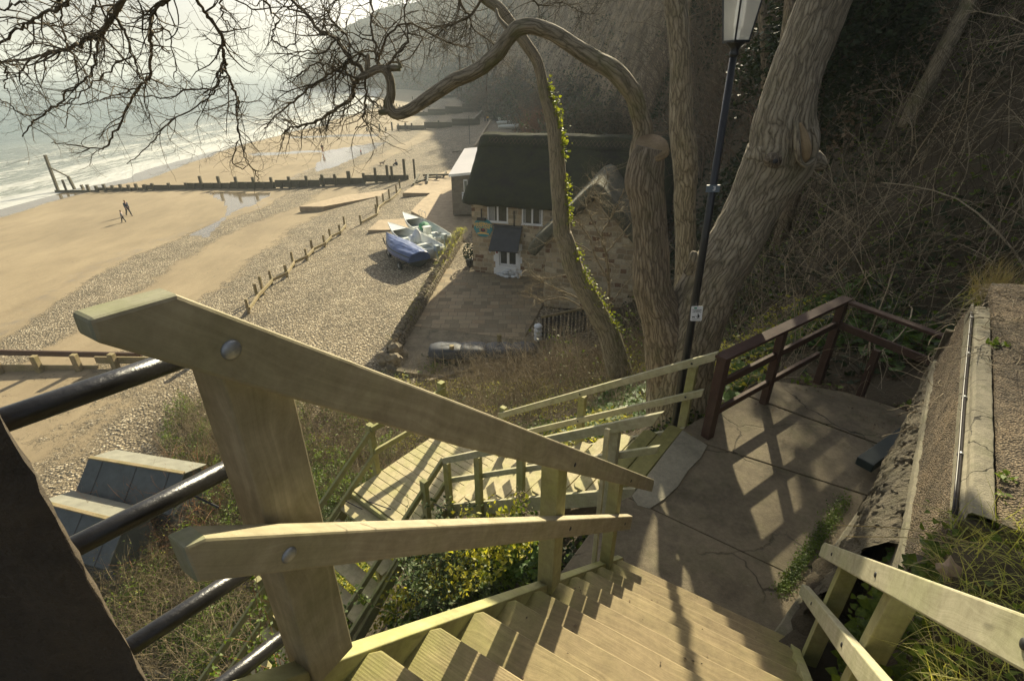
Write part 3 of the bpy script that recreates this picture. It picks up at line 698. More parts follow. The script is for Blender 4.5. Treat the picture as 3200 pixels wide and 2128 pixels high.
# ---------------------------------------------------------------- upper staircase (rise .885 per metre going)
SD = Vector((.525, .851, 0)); SN = Vector((.851, -.525, 0)); SK = .885
SA = Vector((-.498, .80, -1.36)); SW = 1.37
def sp_(t, h=0, n=0):                                     # along the string line; n across; h above its top
    return SA + SD*t + SN*n + Vector((0, 0, -SK*t+h))
st = thing('timber_staircase', 'near flight of wooden steps with stout grey handrails leading down to the concrete landing', 'staircase', SA)
ax = (SD + Vector((0,0,-SK))).normalized(); upn = SN.cross(ax).normalized()
if upn.z < 0: upn = -upn
def pboard(name, pts2, thick, frame, m, parent, bev=.004, ends=()):
    """board cut to an outline: pts2 (t, h) in the stair plane, extruded across by thick"""
    b = MB(); n = len(pts2); V = [frame(t_, h_, 0) for t_, h_ in pts2]+[frame(t_, h_, thick) for t_, h_ in pts2]
    o = random.random()*5
    F = [tuple(range(n)), tuple(range(2*n-1, n-1, -1))]
    U = [[(o+t_*1.3, o+(h_+SK*t_)*.75*0+h_) for t_, h_ in pts2], [(o+t_*1.3, o+h_) for t_, h_ in reversed(pts2)]]
    for i in range(n):
        j = (i+1) % n; L = math.dist(pts2[i], pts2[j])
        F.append((i, n+i, n+j, j)); U.append([(o,o),(o,o+thick),(o+L,o+thick),(o+L,o)])
    b.add(V, F, U)
    for e in ends: b.mi[2+e] = 1
    ob = b.build(name, [m, M['endgrain']] if ends else m, parent, bevel=bev, seg=2); return ob
def fr(n0):                                               # h is measured above the string line
    return lambda t_, h_, a: sp_(t_, h_, n0+a)
# strings
for n0, lab in ((-.038, 0), (SW-.02, 1)):
    pboard('stringer', [(-.55,0),(2.82,0),(2.82,-.12),(2.66,-.26),(-.55,-.34)], .055, fr(n0), M['rail_green'], st)
# treads: a back strip and a wide front board each, noses level with the top of the strings
for i in range(12):
    tn = -.092+.2505*i; top = SA.z-SK*tn+.012
    for (a, c, mm) in ((-.268, -.196, 'tread'), (-.178, .0, 'tread_grooved' if i < 3 else 'tread')):
        b = MB(); front = c == 0; n1, n2 = .012 if front else .028, SW-.018
        base = lambda tt, nn, zz: Vector((SA.x, SA.y, 0)) + SD*tt + SN*nn + Vector((0,0,zz))
        th = .042; ch = .03
        pts = [(tn+a, n1), (tn+c-ch, n1), (tn+c, n1+ch), (tn+c, n2-ch), (tn+c-ch, n2), (tn+a, n2)] if front else [(tn+a, n1), (tn+c, n1), (tn+c, n2), (tn+a, n2)]
        n = len(pts); dz = random.uniform(-.002,.002)
        V = [base(p, q, top-th+dz) for p, q in pts]+[base(p, q, top+dz) for p, q in pts]
        o = random.random()*20
        F = [tuple(range(n)), tuple(range(2*n-1, n-1, -1))]
        U = [[(o+q, o+p) for p, q in pts], [(o+q, o+p) for p, q in reversed(pts)]]
        for k in range(n):
            j = (k+1) % n; L = math.dist(pts[k], pts[j]); F.append((k, n+k, n+j, j)); U.append([(o,o),(o,o+th),(o+L,o+th),(o+L,o)])
        b.add(V, F, U); b.build('tread', M[mm], st, bevel=.006, seg=2)
def vpost(name, pos, z0, z1, s1, s2, ang, m, parent, top=0, bev=.005):
    b = MB(); c = Vector(pos); Mx = Matrix.Rotation(ang, 3, 'Z')
    q = [(-1,-1),(1,-1),(1,1),(-1,1)]; V = []
    for zz in (z0, z1):
        for a, d in q: V.append(Vector((c.x, c.y, zz)) + Mx @ Vector((a*s1/2, d*s2/2, 0)))
    if top:
        V[4].z -= top; V[7].z -= top
    b.hexa(V); return b.build(name, m, parent, bevel=bev, seg=2)
ANG = math.atan2(SD.y, SD.x)
def bolt(parent, p, nrm, r=.0145, m='bolt'):
    b = MB(); p = Vector(p); nrm = Vector(nrm).normalized(); a = nrm.orthogonal().normalized(); c = nrm.cross(a)
    V = []; F = []; n = 16; prof = [(1, 0), (1, .1), (.82, .28), (.45, .42), (.0001, .46)]
    for pr, h in prof:
        for k in range(n):
            an = 2*math.pi*k/n; V.append(p+a*(math.cos(an)*r*pr)+c*(math.sin(an)*r*pr)+nrm*(h*r))
    for i in range(len(prof)-1):
        for k in range(n): F.append((i*n+k, i*n+(k+1)%n, (i+1)*n+(k+1)%n, (i+1)*n+k))
    b.add(V, F); return b.build('bolt', M[m], parent, smooth=True)
# left posts stand outside the string; rails bolted on the stair side
PW = .115
def railset(side, posts, rail_t, lower_t, nr):
    for (tt, w_) in posts:
        c = sp_(tt, 0, -.03-PW/2+.02 if side == 0 else SW+.035+w_/2)
        vpost('post', c, sp_(tt).z-.02 - (0 if side == 0 else .3), sp_(tt).z+.90, w_, w_, ANG, M['rail'] if tt < .3 else M['rail_green'], st)
# post 1
c1 = sp_(.02, 0, -.02); vpost('post', c1, c1.z-.005, c1.z+.93, .125, .10, ANG, M['post'], st)
c2 = sp_(1.345, 0, -.0); vpost('post', c2, c2.z-.02, c2.z+.90, .105, .095, ANG, M['rail_green'], st)
c3 = sp_(2.38, 0, -.0); vpost('post', c3, c3.z-.02, c3.z+.90, .095, .085, ANG, M['rail_green'], st)
NB = .055                                                 # inner face of the left posts
def rpt(px, py, n0):                                      # a point seen on the stair-side face of a board -> (t, h)
    rx_, rz_ = ray(px, py); c_ = (SA+SN*n0).dot(SN); y = c_/(rx_*SN.x+SN.y); P = Vector((rx_*y, y, rz_*y)); r_ = P-SA-SN*n0
    tt = r_.dot(SD); return (tt, r_.z+SK*tt)
FN = NB+.05
top_r = pboard('handrail', [rpt(*q, FN) for q in ((302,1071),(277,1000),(555,921))]+[(.55,1.0),(3.13,.985),(3.15,.95),(3.12,.845),(.5,.845)], .052, fr(NB-.002), M['rail'], st, .006, (0,1))
low_r = pboard('lower_rail', [rpt(*q, FN) for q in ((618,1824),(572,1712),(645,1680))]+[rpt(1978,1612,FN), rpt(1970,1655,FN), rpt(1300,1738,FN)], .052, fr(NB-.002), M['rail'], st, .006, (0,1))
for o_, q_ in ((top_r,(722,1093)),(low_r,(903,1733))):
    tt_, hh_ = rpt(*q_, FN); bolt(o_, sp_(tt_,hh_,FN), SN, .0165)
for t_ in (1.345, 2.38):
    bolt(top_r, sp_(t_,.90,NB+.05), SN, .011, 'iron'); bolt(low_r, sp_(t_,.48,NB+.05), SN, .011, 'iron')
for q1, q2, w_ in (((1136,1640),(1146,1656),.0016),((1205,1629),(1232,1650),.0014),((1398,1640),(1404,1646),.002),((700,1690),(720,1683),.0018)):
    t1, h1 = rpt(*q1, FN); t2, h2 = rpt(*q2, FN); b = MB(); zt_ = Vector((0,0,.0008))
    b.board(sp_(t1, .598, NB+.002)+zt_, sp_(t2, .597, NB+.048)+zt_, .0022, w_*1.6, SN); b.build('split', M['ink'], low_r)
# leaning slat by the last post
b = MB(); b.board(sp_(2.30,-.05,-.075), sp_(2.45,1.28,-.13), .035, .028, SN); b.build('brace_slat', M['rail_pale'], st, bevel=.003)
# right side
for tt in (2.45, 1.55, .6):
    c = sp_(tt, 0, SW+.09); vpost('post', c, c.z-.45, c.z+.90, .10, .09, ANG, M['rail_green'], st)
rr = pboard('handrail', [(-.3,1.0),(2.82,1.0),(2.86,.97),(2.84,.865),(-.3,.865)], .05, fr(SW-.015), M['rail_pale'], st, .006)
rl = pboard('lower_rail', [(-.3,.53),(3.02,.53),(3.05,.5),(3.02,.41),(-.3,.41)], .05, fr(SW-.015), M['rail_pale'], st, .006)
for t_ in (2.45, 1.55, .6):
    bolt(rr, sp_(t_,.93,SW-.016), -SN, .012, 'iron'); bolt(rl, sp_(t_,.47,SW-.016), -SN, .012, 'iron')
# ---------------------------------------------------------------- lower staircase and deck
LD = Vector((-.785,.62,0)); LN = Vector((.62,.785,0)); LK = .705; LA = Vector((1.30,4.13,-3.90)); LW = 1.26; LL = 2.85
def lp(t_, h=0, n=0): return LA+LD*t_+LN*n+Vector((0,0,-LK*t_+h))
ls = thing('timber_staircase', 'lower flight of wooden steps going down from the landing to the square slatted deck', 'staircase', LA)
def lfr(n0): return lambda t_, h_, a: lp(t_, h_, n0+a)
for n0, m_ in ((-.05, 'rail_pale'), (LW, 'rail_pale')):
    pboard('stringer', [(-.03,.0),(LL,.0),(LL,-.25),(-.03,-.22)], .05, lfr(n0), M[m_], ls)
for i in range(10):
    t0 = .02+.305*i; z = LA.z-LK*t0+.02
    for a, c in ((-.17,-.05),(-.04,.13)):
        b = MB(); q = [(t0+a,.0 if a>-.1 else .03),(t0+c-.04,.0),(t0+c,.05),(t0+c,LW-.05),(t0+c-.04,LW),(t0+a,LW)] if a > -.1 else [(t0+a,.03),(t0+c,.03),(t0+c,LW-.03),(t0+a,LW-.03)]
        n = len(q); V = [Vector((LA.x,LA.y,z-.04))+LD*p+LN*r for p, r in q]+[Vector((LA.x,LA.y,z))+LD*p+LN*r for p, r in q]
        o = random.random()*20
        F = [tuple(range(n)), tuple(range(2*n-1,n-1,-1))]; U = [[(o+r, o+p) for p, r in q], [(o+r, o+p) for p, r in reversed(q)]]
        for k in range(n):
            j = (k+1) % n; L = math.dist(q[k], q[j]); F.append((k, n+k, n+j, j)); U.append([(o,o),(o,o+.04),(o+L,o+.04),(o+L,o)])
        b.add(V, F, U); b.build('tread', M['deck'] if i > 1 else M['tread'], ls, bevel=.006, seg=2)
LANG = math.atan2(LD.y, LD.x)
DZ = -5.93
near_posts = [.25, 1.45, 2.18, 2.80]
for tt in near_posts:
    c = lp(tt, 0, -.08); vpost('post', c, c.z-.9, c.z+.86, .10, .07, LANG, M['rail_pale'] if tt < 1 else M['rail_green'], ls)
far_posts = [.02, 1.45, 2.9]
for tt in far_posts:
    c = lp(tt, 0, LW+.09); vpost('post', c, c.z-.7, c.z+.86+(.2 if tt > 2.8 else 0), .10, .08, LANG, M['rail_green'], ls)
pboard('handrail', [(-.20,.96),(-.23,.99),(2.75,.99),(2.79,.95),(2.75,.88),(-.16,.86)], .045, lfr(-.185), M['rail_pale'], ls)
pboard('lower_rail', [(-.20,.52),(2.80,.52),(2.80,.43),(-.18,.43)], .045, lfr(-.045), M['rail_pale'], ls)
fh = pboard('handrail', [(-.24,.99),(2.95,.99),(2.95,.88),(-.22,.88)], .045, lfr(LW+.0), M['rail_pale'], ls)
fl = pboard('lower_rail', [(-.17,.52),(2.95,.52),(2.95,.42),(-.16,.42)], .045, lfr(LW+.0), M['rail_pale'], ls)
for tt in far_posts[:2]:
    bolt(fh, lp(tt,.93,LW-.001), -LN, .014, 'iron'); bolt(fl, lp(tt,.47,LW-.001), -LN, .014, 'iron')
# deck
E1 = -LD; E2 = -LN                                        # boards run along E1; deck grows along E2
DA = LA+LD*(LL+1.42)+LN*(LW+.02); DA.z = DZ
dk = thing('timber_deck', 'square slatted timber deck where the lower steps turn', 'deck', DA)
for i in range(14):
    a = .147*i; b = MB(); L = 1.44
    b.board(DA+E2*(a+.07), DA+E2*(a+.07)+E1*L, .138, .035, E2); b.build('deck_board', M['deck'], dk, bevel=.003)
for a in (.03, 1.40):
    b = MB(); b.board(DA+E1*a+Vector((0,0,-.12)), DA+E1*a+E2*2.05+Vector((0,0,-.12)), .19, .05); b.build('joist', M['rail_green'], dk, bevel=.003)
b = MB(); b.board(DA+E2*2.09+Vector((0,0,-.10)), DA+E2*2.09+E1*1.44+Vector((0,0,-.10)), .22, .04); b.build('fascia', M['rail_green'], dk, bevel=.003)
pa = DA+E1*.06+E2*.06; pb = DA+E1*(-.03)+E2*1.55
vpost('post', pa, DZ, DZ+1.08, .11, .11, LANG, M['rail_green'], dk); vpost('post', pb, DZ-1.2, DZ+1.0, .10, .09, LANG, M['rail_green'], dk)
for h in (.95, .50):
    b = MB(); off = E1*(.07); b.board(pa+off+Vector((0,0,h)), pb+off+E2*.03+Vector((0,0,h)), .10, .045); b.build('rail', M['rail_green'], dk, bevel=.004)
for q in ((.1,.2),(.1,1.9),(1.3,.2),(1.3,1.9)):
    vpost('leg', DA+E1*q[0]+E2*q[1], DZ-2.6, DZ-.05, .1, .1, LANG, M['rail_green'], dk)
# third flight, going down to the left
T0 = DA+E2*2.12; TK = .80
tf = thing('timber_staircase', 'third flight of steps with green stained rails dropping from the deck into the bushes', 'staircase', T0)
def tp(t_, h=0, n=0): return T0+E2*t_+E1*n+Vector((0,0,-TK*t_+h))
def tfr(n0): return lambda t_, h_, a: tp(t_, h_, n0+a)
for n0 in (-.02, 1.40): pboard('stringer', [(0,-.02),(4.2,-.02),(4.2,-.26),(0,-.26)], .05, tfr(n0), M['rail_green'], tf)
for i in range(15):
    z = T0.z-TK*(.12+.27*i); c = Vector((T0.x,T0.y,z))+E2*(.12+.27*i)
    b = MB(); b.board(c, c+E1*1.38, .24, .04, E2); b.build('tread', M['deck'], tf, bevel=.004)
for n0, ts in ((-.0, (1.6, 3.4)), (1.42, (-.35, 1.6, 3.4))):
    for tt in ts:
        c = tp(tt, 0, n0); vpost('post', c, c.z-.8, c.z+(.9 if tt > 0 else .55), .1, .08, LANG, M['rail_green'], tf)
    for h in (.93, .47):
        e = .05 if n0 < .5 else -.03; t0_ = -.50 if n0 < .5 else -.78
        a_ = tp(t0_, 0, n0+e); a_.z = DZ+h-.02
        b = MB(); b.board(a_, tp(4.1, h, n0+e), .095, .045); b.build('handrail' if h > .6 else 'lower_rail', M['rail_green'], tf, bevel=.005)
# ---------------------------------------------------------------- landing slabs
def landing():
    q = [Pz(a, b_, -3.9) for a, b_ in LANDING_PX]
    b = MB(); b.prism([(p.x, p.y) for p in reversed(q)], -4.25, -3.93)
    base = b
    # slabs cut by joints: clip the polygon with strips running from the left edge to the wall
    def clip(poly, n, c, keep):
        out = []
        for i in range(len(poly)):
            p, r = poly[i], poly[(i+1) % len(poly)]
            dp, dr = (p[0]*n[0]+p[1]*n[1]-c)*keep, (r[0]*n[0]+r[1]*n[1]-c)*keep
            if dp >= 0: out.append(p)
            if dp*dr < 0:
                f = dp/(dp-dr); out.append((p[0]+(r[0]-p[0])*f, p[1]+(r[1]-p[1])*f))
        return out
    P2 = [(p.x, p.y) for p in q]
    lines = []
    for (a, b2) in (((2400,1260),(2700,1370)), ((2235,1395),(2566,1500)), ((2100,1619),(2505,1810))):
        A, B_ = Pz(*a, -3.9), Pz(*b2, -3.9); d = (B_-A).normalized(); n = (d.y, -d.x); c = A.x*n[0]+A.y*n[1]
        if n[1] < 0: n = (-n[0], -n[1]); c = -c
        lines.append((n, c))
    rest = P2; slabs = []
    for n, c in lines:                                    # far side first
        s1 = clip(rest, n, c+.008, 1); rest = clip(rest, n, c-.008, -1)
        if len(s1) > 2: slabs.append(s1)
    slabs.append(rest)
    for k, s_ in enumerate(slabs):
        ar = sum(s_[i][0]*s_[(i+1)%len(s_)][1]-s_[(i+1)%len(s_)][0]*s_[i][1] for i in range(len(s_)))
        if ar < 0: s_ = s_[::-1]
        base.prism(s_, -3.928, -3.9+random.uniform(-.006,.006))
    o = base.build('landing', M['landing'], bevel=.006); struct(o, label='worn concrete landing at the foot of the near steps')
landing()
q_ = [Pz(a, c, -3.895) for a, c in ((1975,1550),(2132,1345),(2210,1392),(2190,1430),(2150,1470),(2118,1520),(2075,1560),(2030,1590),(1992,1580))]
b = MB(); b.prism([(p.x, p.y) for p in reversed(q_)], -3.91, -3.889); o = b.build('concrete_patch', M['patch']); struct(o, label='paler patch of newer concrete at the head of the lower steps')
# concrete strip the lower flight starts from is part of the landing; brown rail round the landing
def brown_rail():
    zt = -2.80; zb = -3.95
    p1 = Pz(2210, 1362, -3.9); p2 = Pz(2567, 1160, -3.95); p3 = Py(2950, 1075, 5.45)
    p3 = Vector((p3.x, p3.y, 0)); 
    t_ = thing('brown_railing', 'dark brown painted timber railing with peeling top rail round the back of the landing', 'railing', p1)
    d12 = (p2-p1).normalized(); a12 = math.atan2(d12.y, d12.x); d23 = (p3-p2); d23.z = 0; L23 = d23.length; d23.normalize()
    vpost('post', p1, zb, zt-.01, .11, .11, a12, M['brown'], t_); vpost('post', p2, zb-.2, zt-.02, .11, .10, a12, M['brown'], t_)
    m1 = p1.lerp(p2, .44); vpost('post', m1, zb-.2, zt-.04, .09, .09, a12, M['brown'], t_)
    m2 = p2+d23*(L23*.48); vpost('post', m2, zb-.3, -3.3, .09, .07, math.atan2(d23.y,d23.x), M['brown'], t_)
    def bar(nm, a, b_, z, w_, th, up=(0,0,1)):
        b = MB(); b.board(Vector((a.x,a.y,z)), Vector((b_.x,b_.y,z)), w_, th, up); b.build(nm, M['brown'], t_, bevel=.004)
    nn = Vector((d12.y,-d12.x,0))
    bar('top_rail', p1-d12*.08, p2+d12*.09, zt+.0, .04, .15)
    bar('top_rail', p2-d23*.0+d23*.08, p2+d23*L23*1.0, zt-.012, .04, .12)
    bar('mid_rail', p1+d12*.05, p2-d12*.05, -3.17, .09, .05); bar('low_rail', p1+d12*.05, p2-d12*.3, -3.57, .08, .05)
    bar('mid_rail', p2+d23*.05, p2+d23*L23*1.0, -3.17, .10, .05)
brown_rail()
# ---------------------------------------------------------------- black pipe rail and dark pier on the left
bp = thing('pipe_railing', 'black painted metal pipe rails between the grey post and the dark pier', 'railing', (-.75,.7,-.9))
for z_ in (-.49,-.775,-1.075,-1.37):
    b = MB(); b.tube([(-.60,.905,z_),(-.80,.67,z_),(-.89,.566,z_)], .0205, 20); b.build('rail', M['black_pipe'], bp, smooth=True)
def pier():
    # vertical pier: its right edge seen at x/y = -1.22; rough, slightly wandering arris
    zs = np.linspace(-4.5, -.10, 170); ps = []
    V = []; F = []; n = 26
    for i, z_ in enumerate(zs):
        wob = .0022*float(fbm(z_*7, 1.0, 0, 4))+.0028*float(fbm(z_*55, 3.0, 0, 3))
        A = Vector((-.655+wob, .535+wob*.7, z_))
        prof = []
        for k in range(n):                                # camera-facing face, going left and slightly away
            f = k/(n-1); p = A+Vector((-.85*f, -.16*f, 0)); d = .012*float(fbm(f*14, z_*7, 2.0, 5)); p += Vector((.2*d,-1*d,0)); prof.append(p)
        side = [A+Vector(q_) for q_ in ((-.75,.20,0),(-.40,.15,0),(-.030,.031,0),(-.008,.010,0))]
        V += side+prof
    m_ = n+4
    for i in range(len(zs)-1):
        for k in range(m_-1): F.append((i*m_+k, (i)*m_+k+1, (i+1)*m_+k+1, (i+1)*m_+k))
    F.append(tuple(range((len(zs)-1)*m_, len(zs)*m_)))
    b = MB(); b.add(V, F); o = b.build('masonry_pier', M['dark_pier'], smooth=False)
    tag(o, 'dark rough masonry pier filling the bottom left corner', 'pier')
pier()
# ---------------------------------------------------------------- cottage
CO = Vector((-2.8, 35.75, ZP)); CX = Vector((.962,-.272,0)); CY = Vector((.272,.962,0))
def hp(s, d, h): return CO+CX*s+CY*d+Vector((0,0,h))
def wallpt(px, py, off=0.0):
    a, b = ray(px, py); y = (CO.dot(CY)-off)/(a*CY.x+CY.y); P = Vector((a*y, y, b*y)); r = P-CO
    return r.dot(CX), P.z-ZP
def hbox(b, s0, s1, d0, d1, h0, h1, mi=0):
    b.hexa([hp(s0,d0,h0),hp(s1,d0,h0),hp(s1,d1,h0),hp(s0,d1,h0),hp(s0,d0,h1),hp(s1,d0,h1),hp(s1,d1,h1),hp(s0,d1,h1)], mi)
def wallpanel(b, s0, s1, h0, h1, d, holes=()):
    """front wall with real openings, uv in metres"""
    xs = sorted({s0, s1, *[h[0] for h in holes], *[h[1] for h in holes]}); hs_ = sorted({h0, h1, *[h[2] for h in holes], *[h[3] for h in holes]})
    for i in range(len(xs)-1):
        for j in range(len(hs_)-1):
            cx, ch = (xs[i]+xs[i+1])/2, (hs_[j]+hs_[j+1])/2
            if any(a < cx < c and e < ch < f for a, c, e, f in holes): continue
            q = [(xs[i],hs_[j]),(xs[i+1],hs_[j]),(xs[i+1],hs_[j+1]),(xs[i],hs_[j+1])]
            b.add([hp(s, d, h) for s, h in q], [(0,1,2,3)], [q])
    for a, c, e, f in holes:
        for q in (((a,e),(a,f)),((c,f),(c,e)),((a,f),(c,f)),((c,e),(a,e))):
            (p, r), (p2, r2) = q
            b.add([hp(p,d,r), hp(p2,d,r2), hp(p2,d+.25,r2), hp(p,d+.25,r)], [(0,1,2,3)], [[(0,0),(1,0),(1,.3),(0,.3)]])
ct = thing('cottage', 'thatched stone cottage with white windows and a white double door facing the paved yard', 'cottage', CO)
w1 = (*wallpt(1524.6,692), *wallpt(1586.8,641)); w2 = (*wallpt(1631.8,700), *wallpt(1695.9,649))
W1 = (w1[0], w1[2], w1[1], w1[3]); W2 = (w2[0], w2[2], w2[1], w2[3])
d0 = wallpt(1561,833); d1 = wallpt(1615.5,770); DR = (d0[0], d1[0], d0[1]+.12, d0[1]+2.15)
b = MB(); wallpanel(b, 0, 12.6, 0, 5.2, 0, [W1, W2, DR])
b.add([hp(0,0,0),hp(0,0,4.85),hp(0,8.6,4.85),hp(0,8.6,0)], [(0,1,2,3)], [[(0,0),(0,4.85),(8.6,4.85),(8.6,0)]])
b.add([hp(0,0,4.85),hp(0,4.3,8.7),hp(0,8.6,4.85)], [(0,1,2)], [[(0,4.85),(4.3,8.7),(8.6,4.85)]])
b.add([hp(12.6,0,0),hp(12.6,8.6,0),hp(12.6,8.6,4.85),hp(12.6,0,4.85)], [(0,1,2,3)], [[(0,0),(8.6,0),(8.6,4.85),(0,4.85)]])
b.add([hp(0,8.6,0),hp(0,8.6,4.85),hp(12.6,8.6,4.85),hp(12.6,8.6,0)], [(0,1,2,3)], [[(0,0),(0,4.85),(12.6,4.85),(12.6,0)]])
# wing gable wall and sides
g = [(6.3,0),(11.8,0),(11.8,4.3),(9.05,7.3),(6.3,4.3)]
b.add([hp(s,-4.7,h) for s, h in g], [(0,1,2,3,4)], [g])
b.add([hp(6.3,-4.7,0),hp(6.3,-4.7,4.3),hp(6.3,0,4.3),hp(6.3,0,0)], [(0,1,2,3)], [[(0,0),(0,4.3),(4.7,4.3),(4.7,0)]])
wall = b.build('wall', M['stone'], ct)
def window(W, curt):
    s0, s1, h0, h1 = W; b = MB(); f = .075; m = (s0+s1)/2
    hbox(b, s0-.02, s0+f, -.03, .06, h0, h1); hbox(b, s1-f, s1+.02, -.03, .06, h0, h1)
    hbox(b, s0+f, s1-f, -.03, .06, h1-f, h1); hbox(b, s0+f, s1-f, -.03, .06, h0, h0+f)
    hbox(b, m-.06, m+.06, -.028, .058, h0+f, h1-f)
    o = b.build('window', M['white'], ct, bevel=.006)
    b = MB(); hbox(b, s0-.06, s1+.06, -.09, .0, h0-.06, h0-.002); b.build('sill', M['white'], o, bevel=.006)
    b = MB(); hbox(b, s0+f, m-.06, .03, .04, h0+f, h1-f); hbox(b, m+.06, s1-f, .03, .04, h0+f, h1-f); b.build('pane', M['glass'], o)
    b = MB(); 
    for i in range(8):
        s = s0+.1+i*.055
        if curt == 1 or i < 3: hbox(b, s, s+.03, .015, .025, h0+f+.02, h1-f-.02)
        if curt != 1 and i < 3: hbox(b, s1-.12-i*.05, s1-.09-i*.05, .015, .025, h0+f+.02, h1-f-.02)
    b.build('curtain', M['curtain'], o)
window(W1, 1); window(W2, 2)
# door, white surround with toothed quoins
b = MB(); s0, s1, h0, h1 = DR
f = .09; m = (s0+s1)/2
hbox(b, s0, s0+f, .02, .08, h0, h1); hbox(b, s1-f, s1, .02, .08, h0, h1); hbox(b, s0+f, s1-f, .02, .08, h0, h0+.12); hbox(b, s0+f, s1-f, .02, .08, h1-f, h1); hbox(b, m-.09, m+.09, .018, .082, h0+.12, h1-f)
door = b.build('door', M['white'], ct, bevel=.006)
b = MB(); hbox(b, s0+f, m-.09, .045, .055, h0+.12, h1-f); hbox(b, m+.09, s1-f, .045, .055, h0+.12, h1-f); b.build('pane', M['glass'], door)
b = MB(); hbox(b, m-.02, m+.02, -.01, .018, h0+.95, h0+1.1); b.build('handle', M['iron'], door)
b = MB(); hbox(b, s0-.02, s1+.02, -.12, .02, 0.0, h0)
for k in range(5):
    e = .42 if k % 2 == 0 else .30
    hh0 = .0+.47*k; hh1 = hh0+.468
    hbox(b, s0-e, s0-.0, -.035-.002*(k%2), .02, hh0, hh1); hbox(b, s1+.0, s1+e-.04, -.035-.002*(k%2), .02, hh0, hh1)
b.build('door_surround', M['white'], ct, bevel=.008)
b = MB(); hbox(b, s0-.24, s0-.10, -.045, -.038, 1.55, 1.75); b.build('notice', M['cloth_red'], ct)
# porch roof
pr = MB(); a0, a1 = wallpt(1546,703); e0 = s0-.42; e1 = s1+.36
top = a1-.02; 
pr.hexa([hp(e0-.05,-1.0,1.98),hp(e1-.02,-1.0,1.98),hp(e1-.02,.0,top-.16),hp(e0+.10,.0,top-.16),hp(e0-.05,-1.06,2.07),hp(e1-.02,-1.06,2.07),hp(e1-.02,.0,top),hp(e0+.10,.0,top)])
hbox(pr, e0+.06, e1+.05, -.16, .0, top-.05, top+.07)
po = pr.build('porch_roof', M['dark_cover'], ct, bevel=.01)
b = MB(); hbox(b, e1-.10, e1-.04, -1.0, -.0, 1.86, 1.97); hbox(b, e0+.02, e0+.08, -1.0, 0, 1.86, 1.97); b.build('bracket', M['white'], po)
def roof(name, prof, s0, s1, m, rough=.11, step=.35, endr=.3, axis='s', ctr=None):
    """thatch: outline prof [(d,h)...] closed, swept along the ridge, with rounded verges"""
    n = len(prof); L = s1-s0; k = max(6, int(L/step)); V = []; ss = [0, endr*.25, endr*.6]+list(np.linspace(endr, L-endr, k))+[L-endr*.6, L-endr*.25, L]
    cd = sum(p[0] for p in prof)/n
    for q in ss:
        e = min(q, L-q); f = 1 if e >= endr else math.sin(math.acos(1-e/endr)) if e > 0 else 0
        pull = (1-f)*.30
        for (d, h) in prof:
            r = rough*float(fbm((s0+q)*1.3, d*1.5+h, 3.0, 4))
            dd = d+(cd-d)*pull*.35; hh = h-pull*.9*(1 if h > 6 else .3)+r
            V.append(hp(s0+q, dd+r*.5, hh) if axis == 's' else hp(ctr+dd, s0+q, hh))
    F = []; U = []; m_ = len(ss)
    for i in range(m_-1):
        for j in range(n):
            j2 = (j+1) % n; F.append((i*n+j, (i+1)*n+j, (i+1)*n+j2, i*n+j2)); U.append([(0,0)]*4)
    F.append(tuple(range(n))); F.append(tuple(reversed(range((m_-1)*n, m_*n)))); U += [[(0,0)]*n]*2
    b = MB(); b.add(V, F, U); return b.build(name, m, ct, smooth=True)
def dens(pts, step=.3):
    out = []
    for i in range(len(pts)):
        p, q = pts[i], pts[(i+1) % len(pts)]; L = math.dist(p, q); k = max(1, int(L/step))
        for j in range(k): out.append((p[0]+(q[0]-p[0])*j/k, p[1]+(q[1]-p[1])*j/k))
    return out
pf = [(-.50,4.93),(-.66,5.0),(-.69,5.15),(-.45,5.42),(3.1,8.25),(3.12,8.36),(3.9,8.98),(4.3,9.12),(4.7,8.98),(5.5,8.36),(9.2,4.95),(9.2,4.6),(9.0,4.5),(8.4,4.8),(4.3,8.45),(.3,5.25)]
r1 = roof('thatched_roof', dens(pf), -.6, 13.2, M['thatch'], endr=1.0)
pw = [(-3.65,3.45),(-3.78,3.6),(-3.70,3.95),(-.35,7.45),(0,7.62),(.35,7.45),(3.70,3.95),(3.78,3.6),(3.65,3.45),(3.2,3.9),(0,7.1),(-3.2,3.9)]
r2 = roof('wing_roof', dens(pw), -5.15, 3.2, M['thatch_lit'], endr=.3, axis='d', ctr=9.05)
# crossed spars on the ridge band
b = MB()
for i in range(22):
    s = .2+i*.56
    b.tube([hp(s,3.2,8.47),hp(s+.28,3.6,8.82),hp(s+.56,3.2,8.47)], .012, 4); b.tube([hp(s,3.6,8.82),hp(s+.28,3.2,8.47),hp(s+.56,3.6,8.82)], .012, 4)
b.build('ridge_spars', M['twig_brown'], r1)
# wall pipes with finial brackets
for px_ in (1504.5, 1607):
    s, h = wallpt(px_, 660); b = MB(); b.tube([hp(s,-.05,4.6),hp(s,-.05,3.75)], .035, 8); b.tube([hp(s,-.05,3.75),hp(s,-.06,3.3)], [.045,.02], 8); b.ball(hp(s,-.06,3.25), .07)
    b.build('downpipe', M['iron'], ct, smooth=True)
for (px_, py_, w_, h_) in ((1683,742,.10,.32),(1640,738,.06,.16)):
    s, h = wallpt(px_, py_); b = MB(); hbox(b, s-w_/2, s+w_/2, -.04, .0, h-h_/2, h+h_/2); b.build('wall_plate', M['iron'], ct)
# black flue box above the sign
s, h = wallpt(1508, 683); b = MB(); hbox(b, s-.35, s+.25, -.22, -.002, h-.12, h+.05); b.build('lamp_box', M['iron'], ct, bevel=.01)
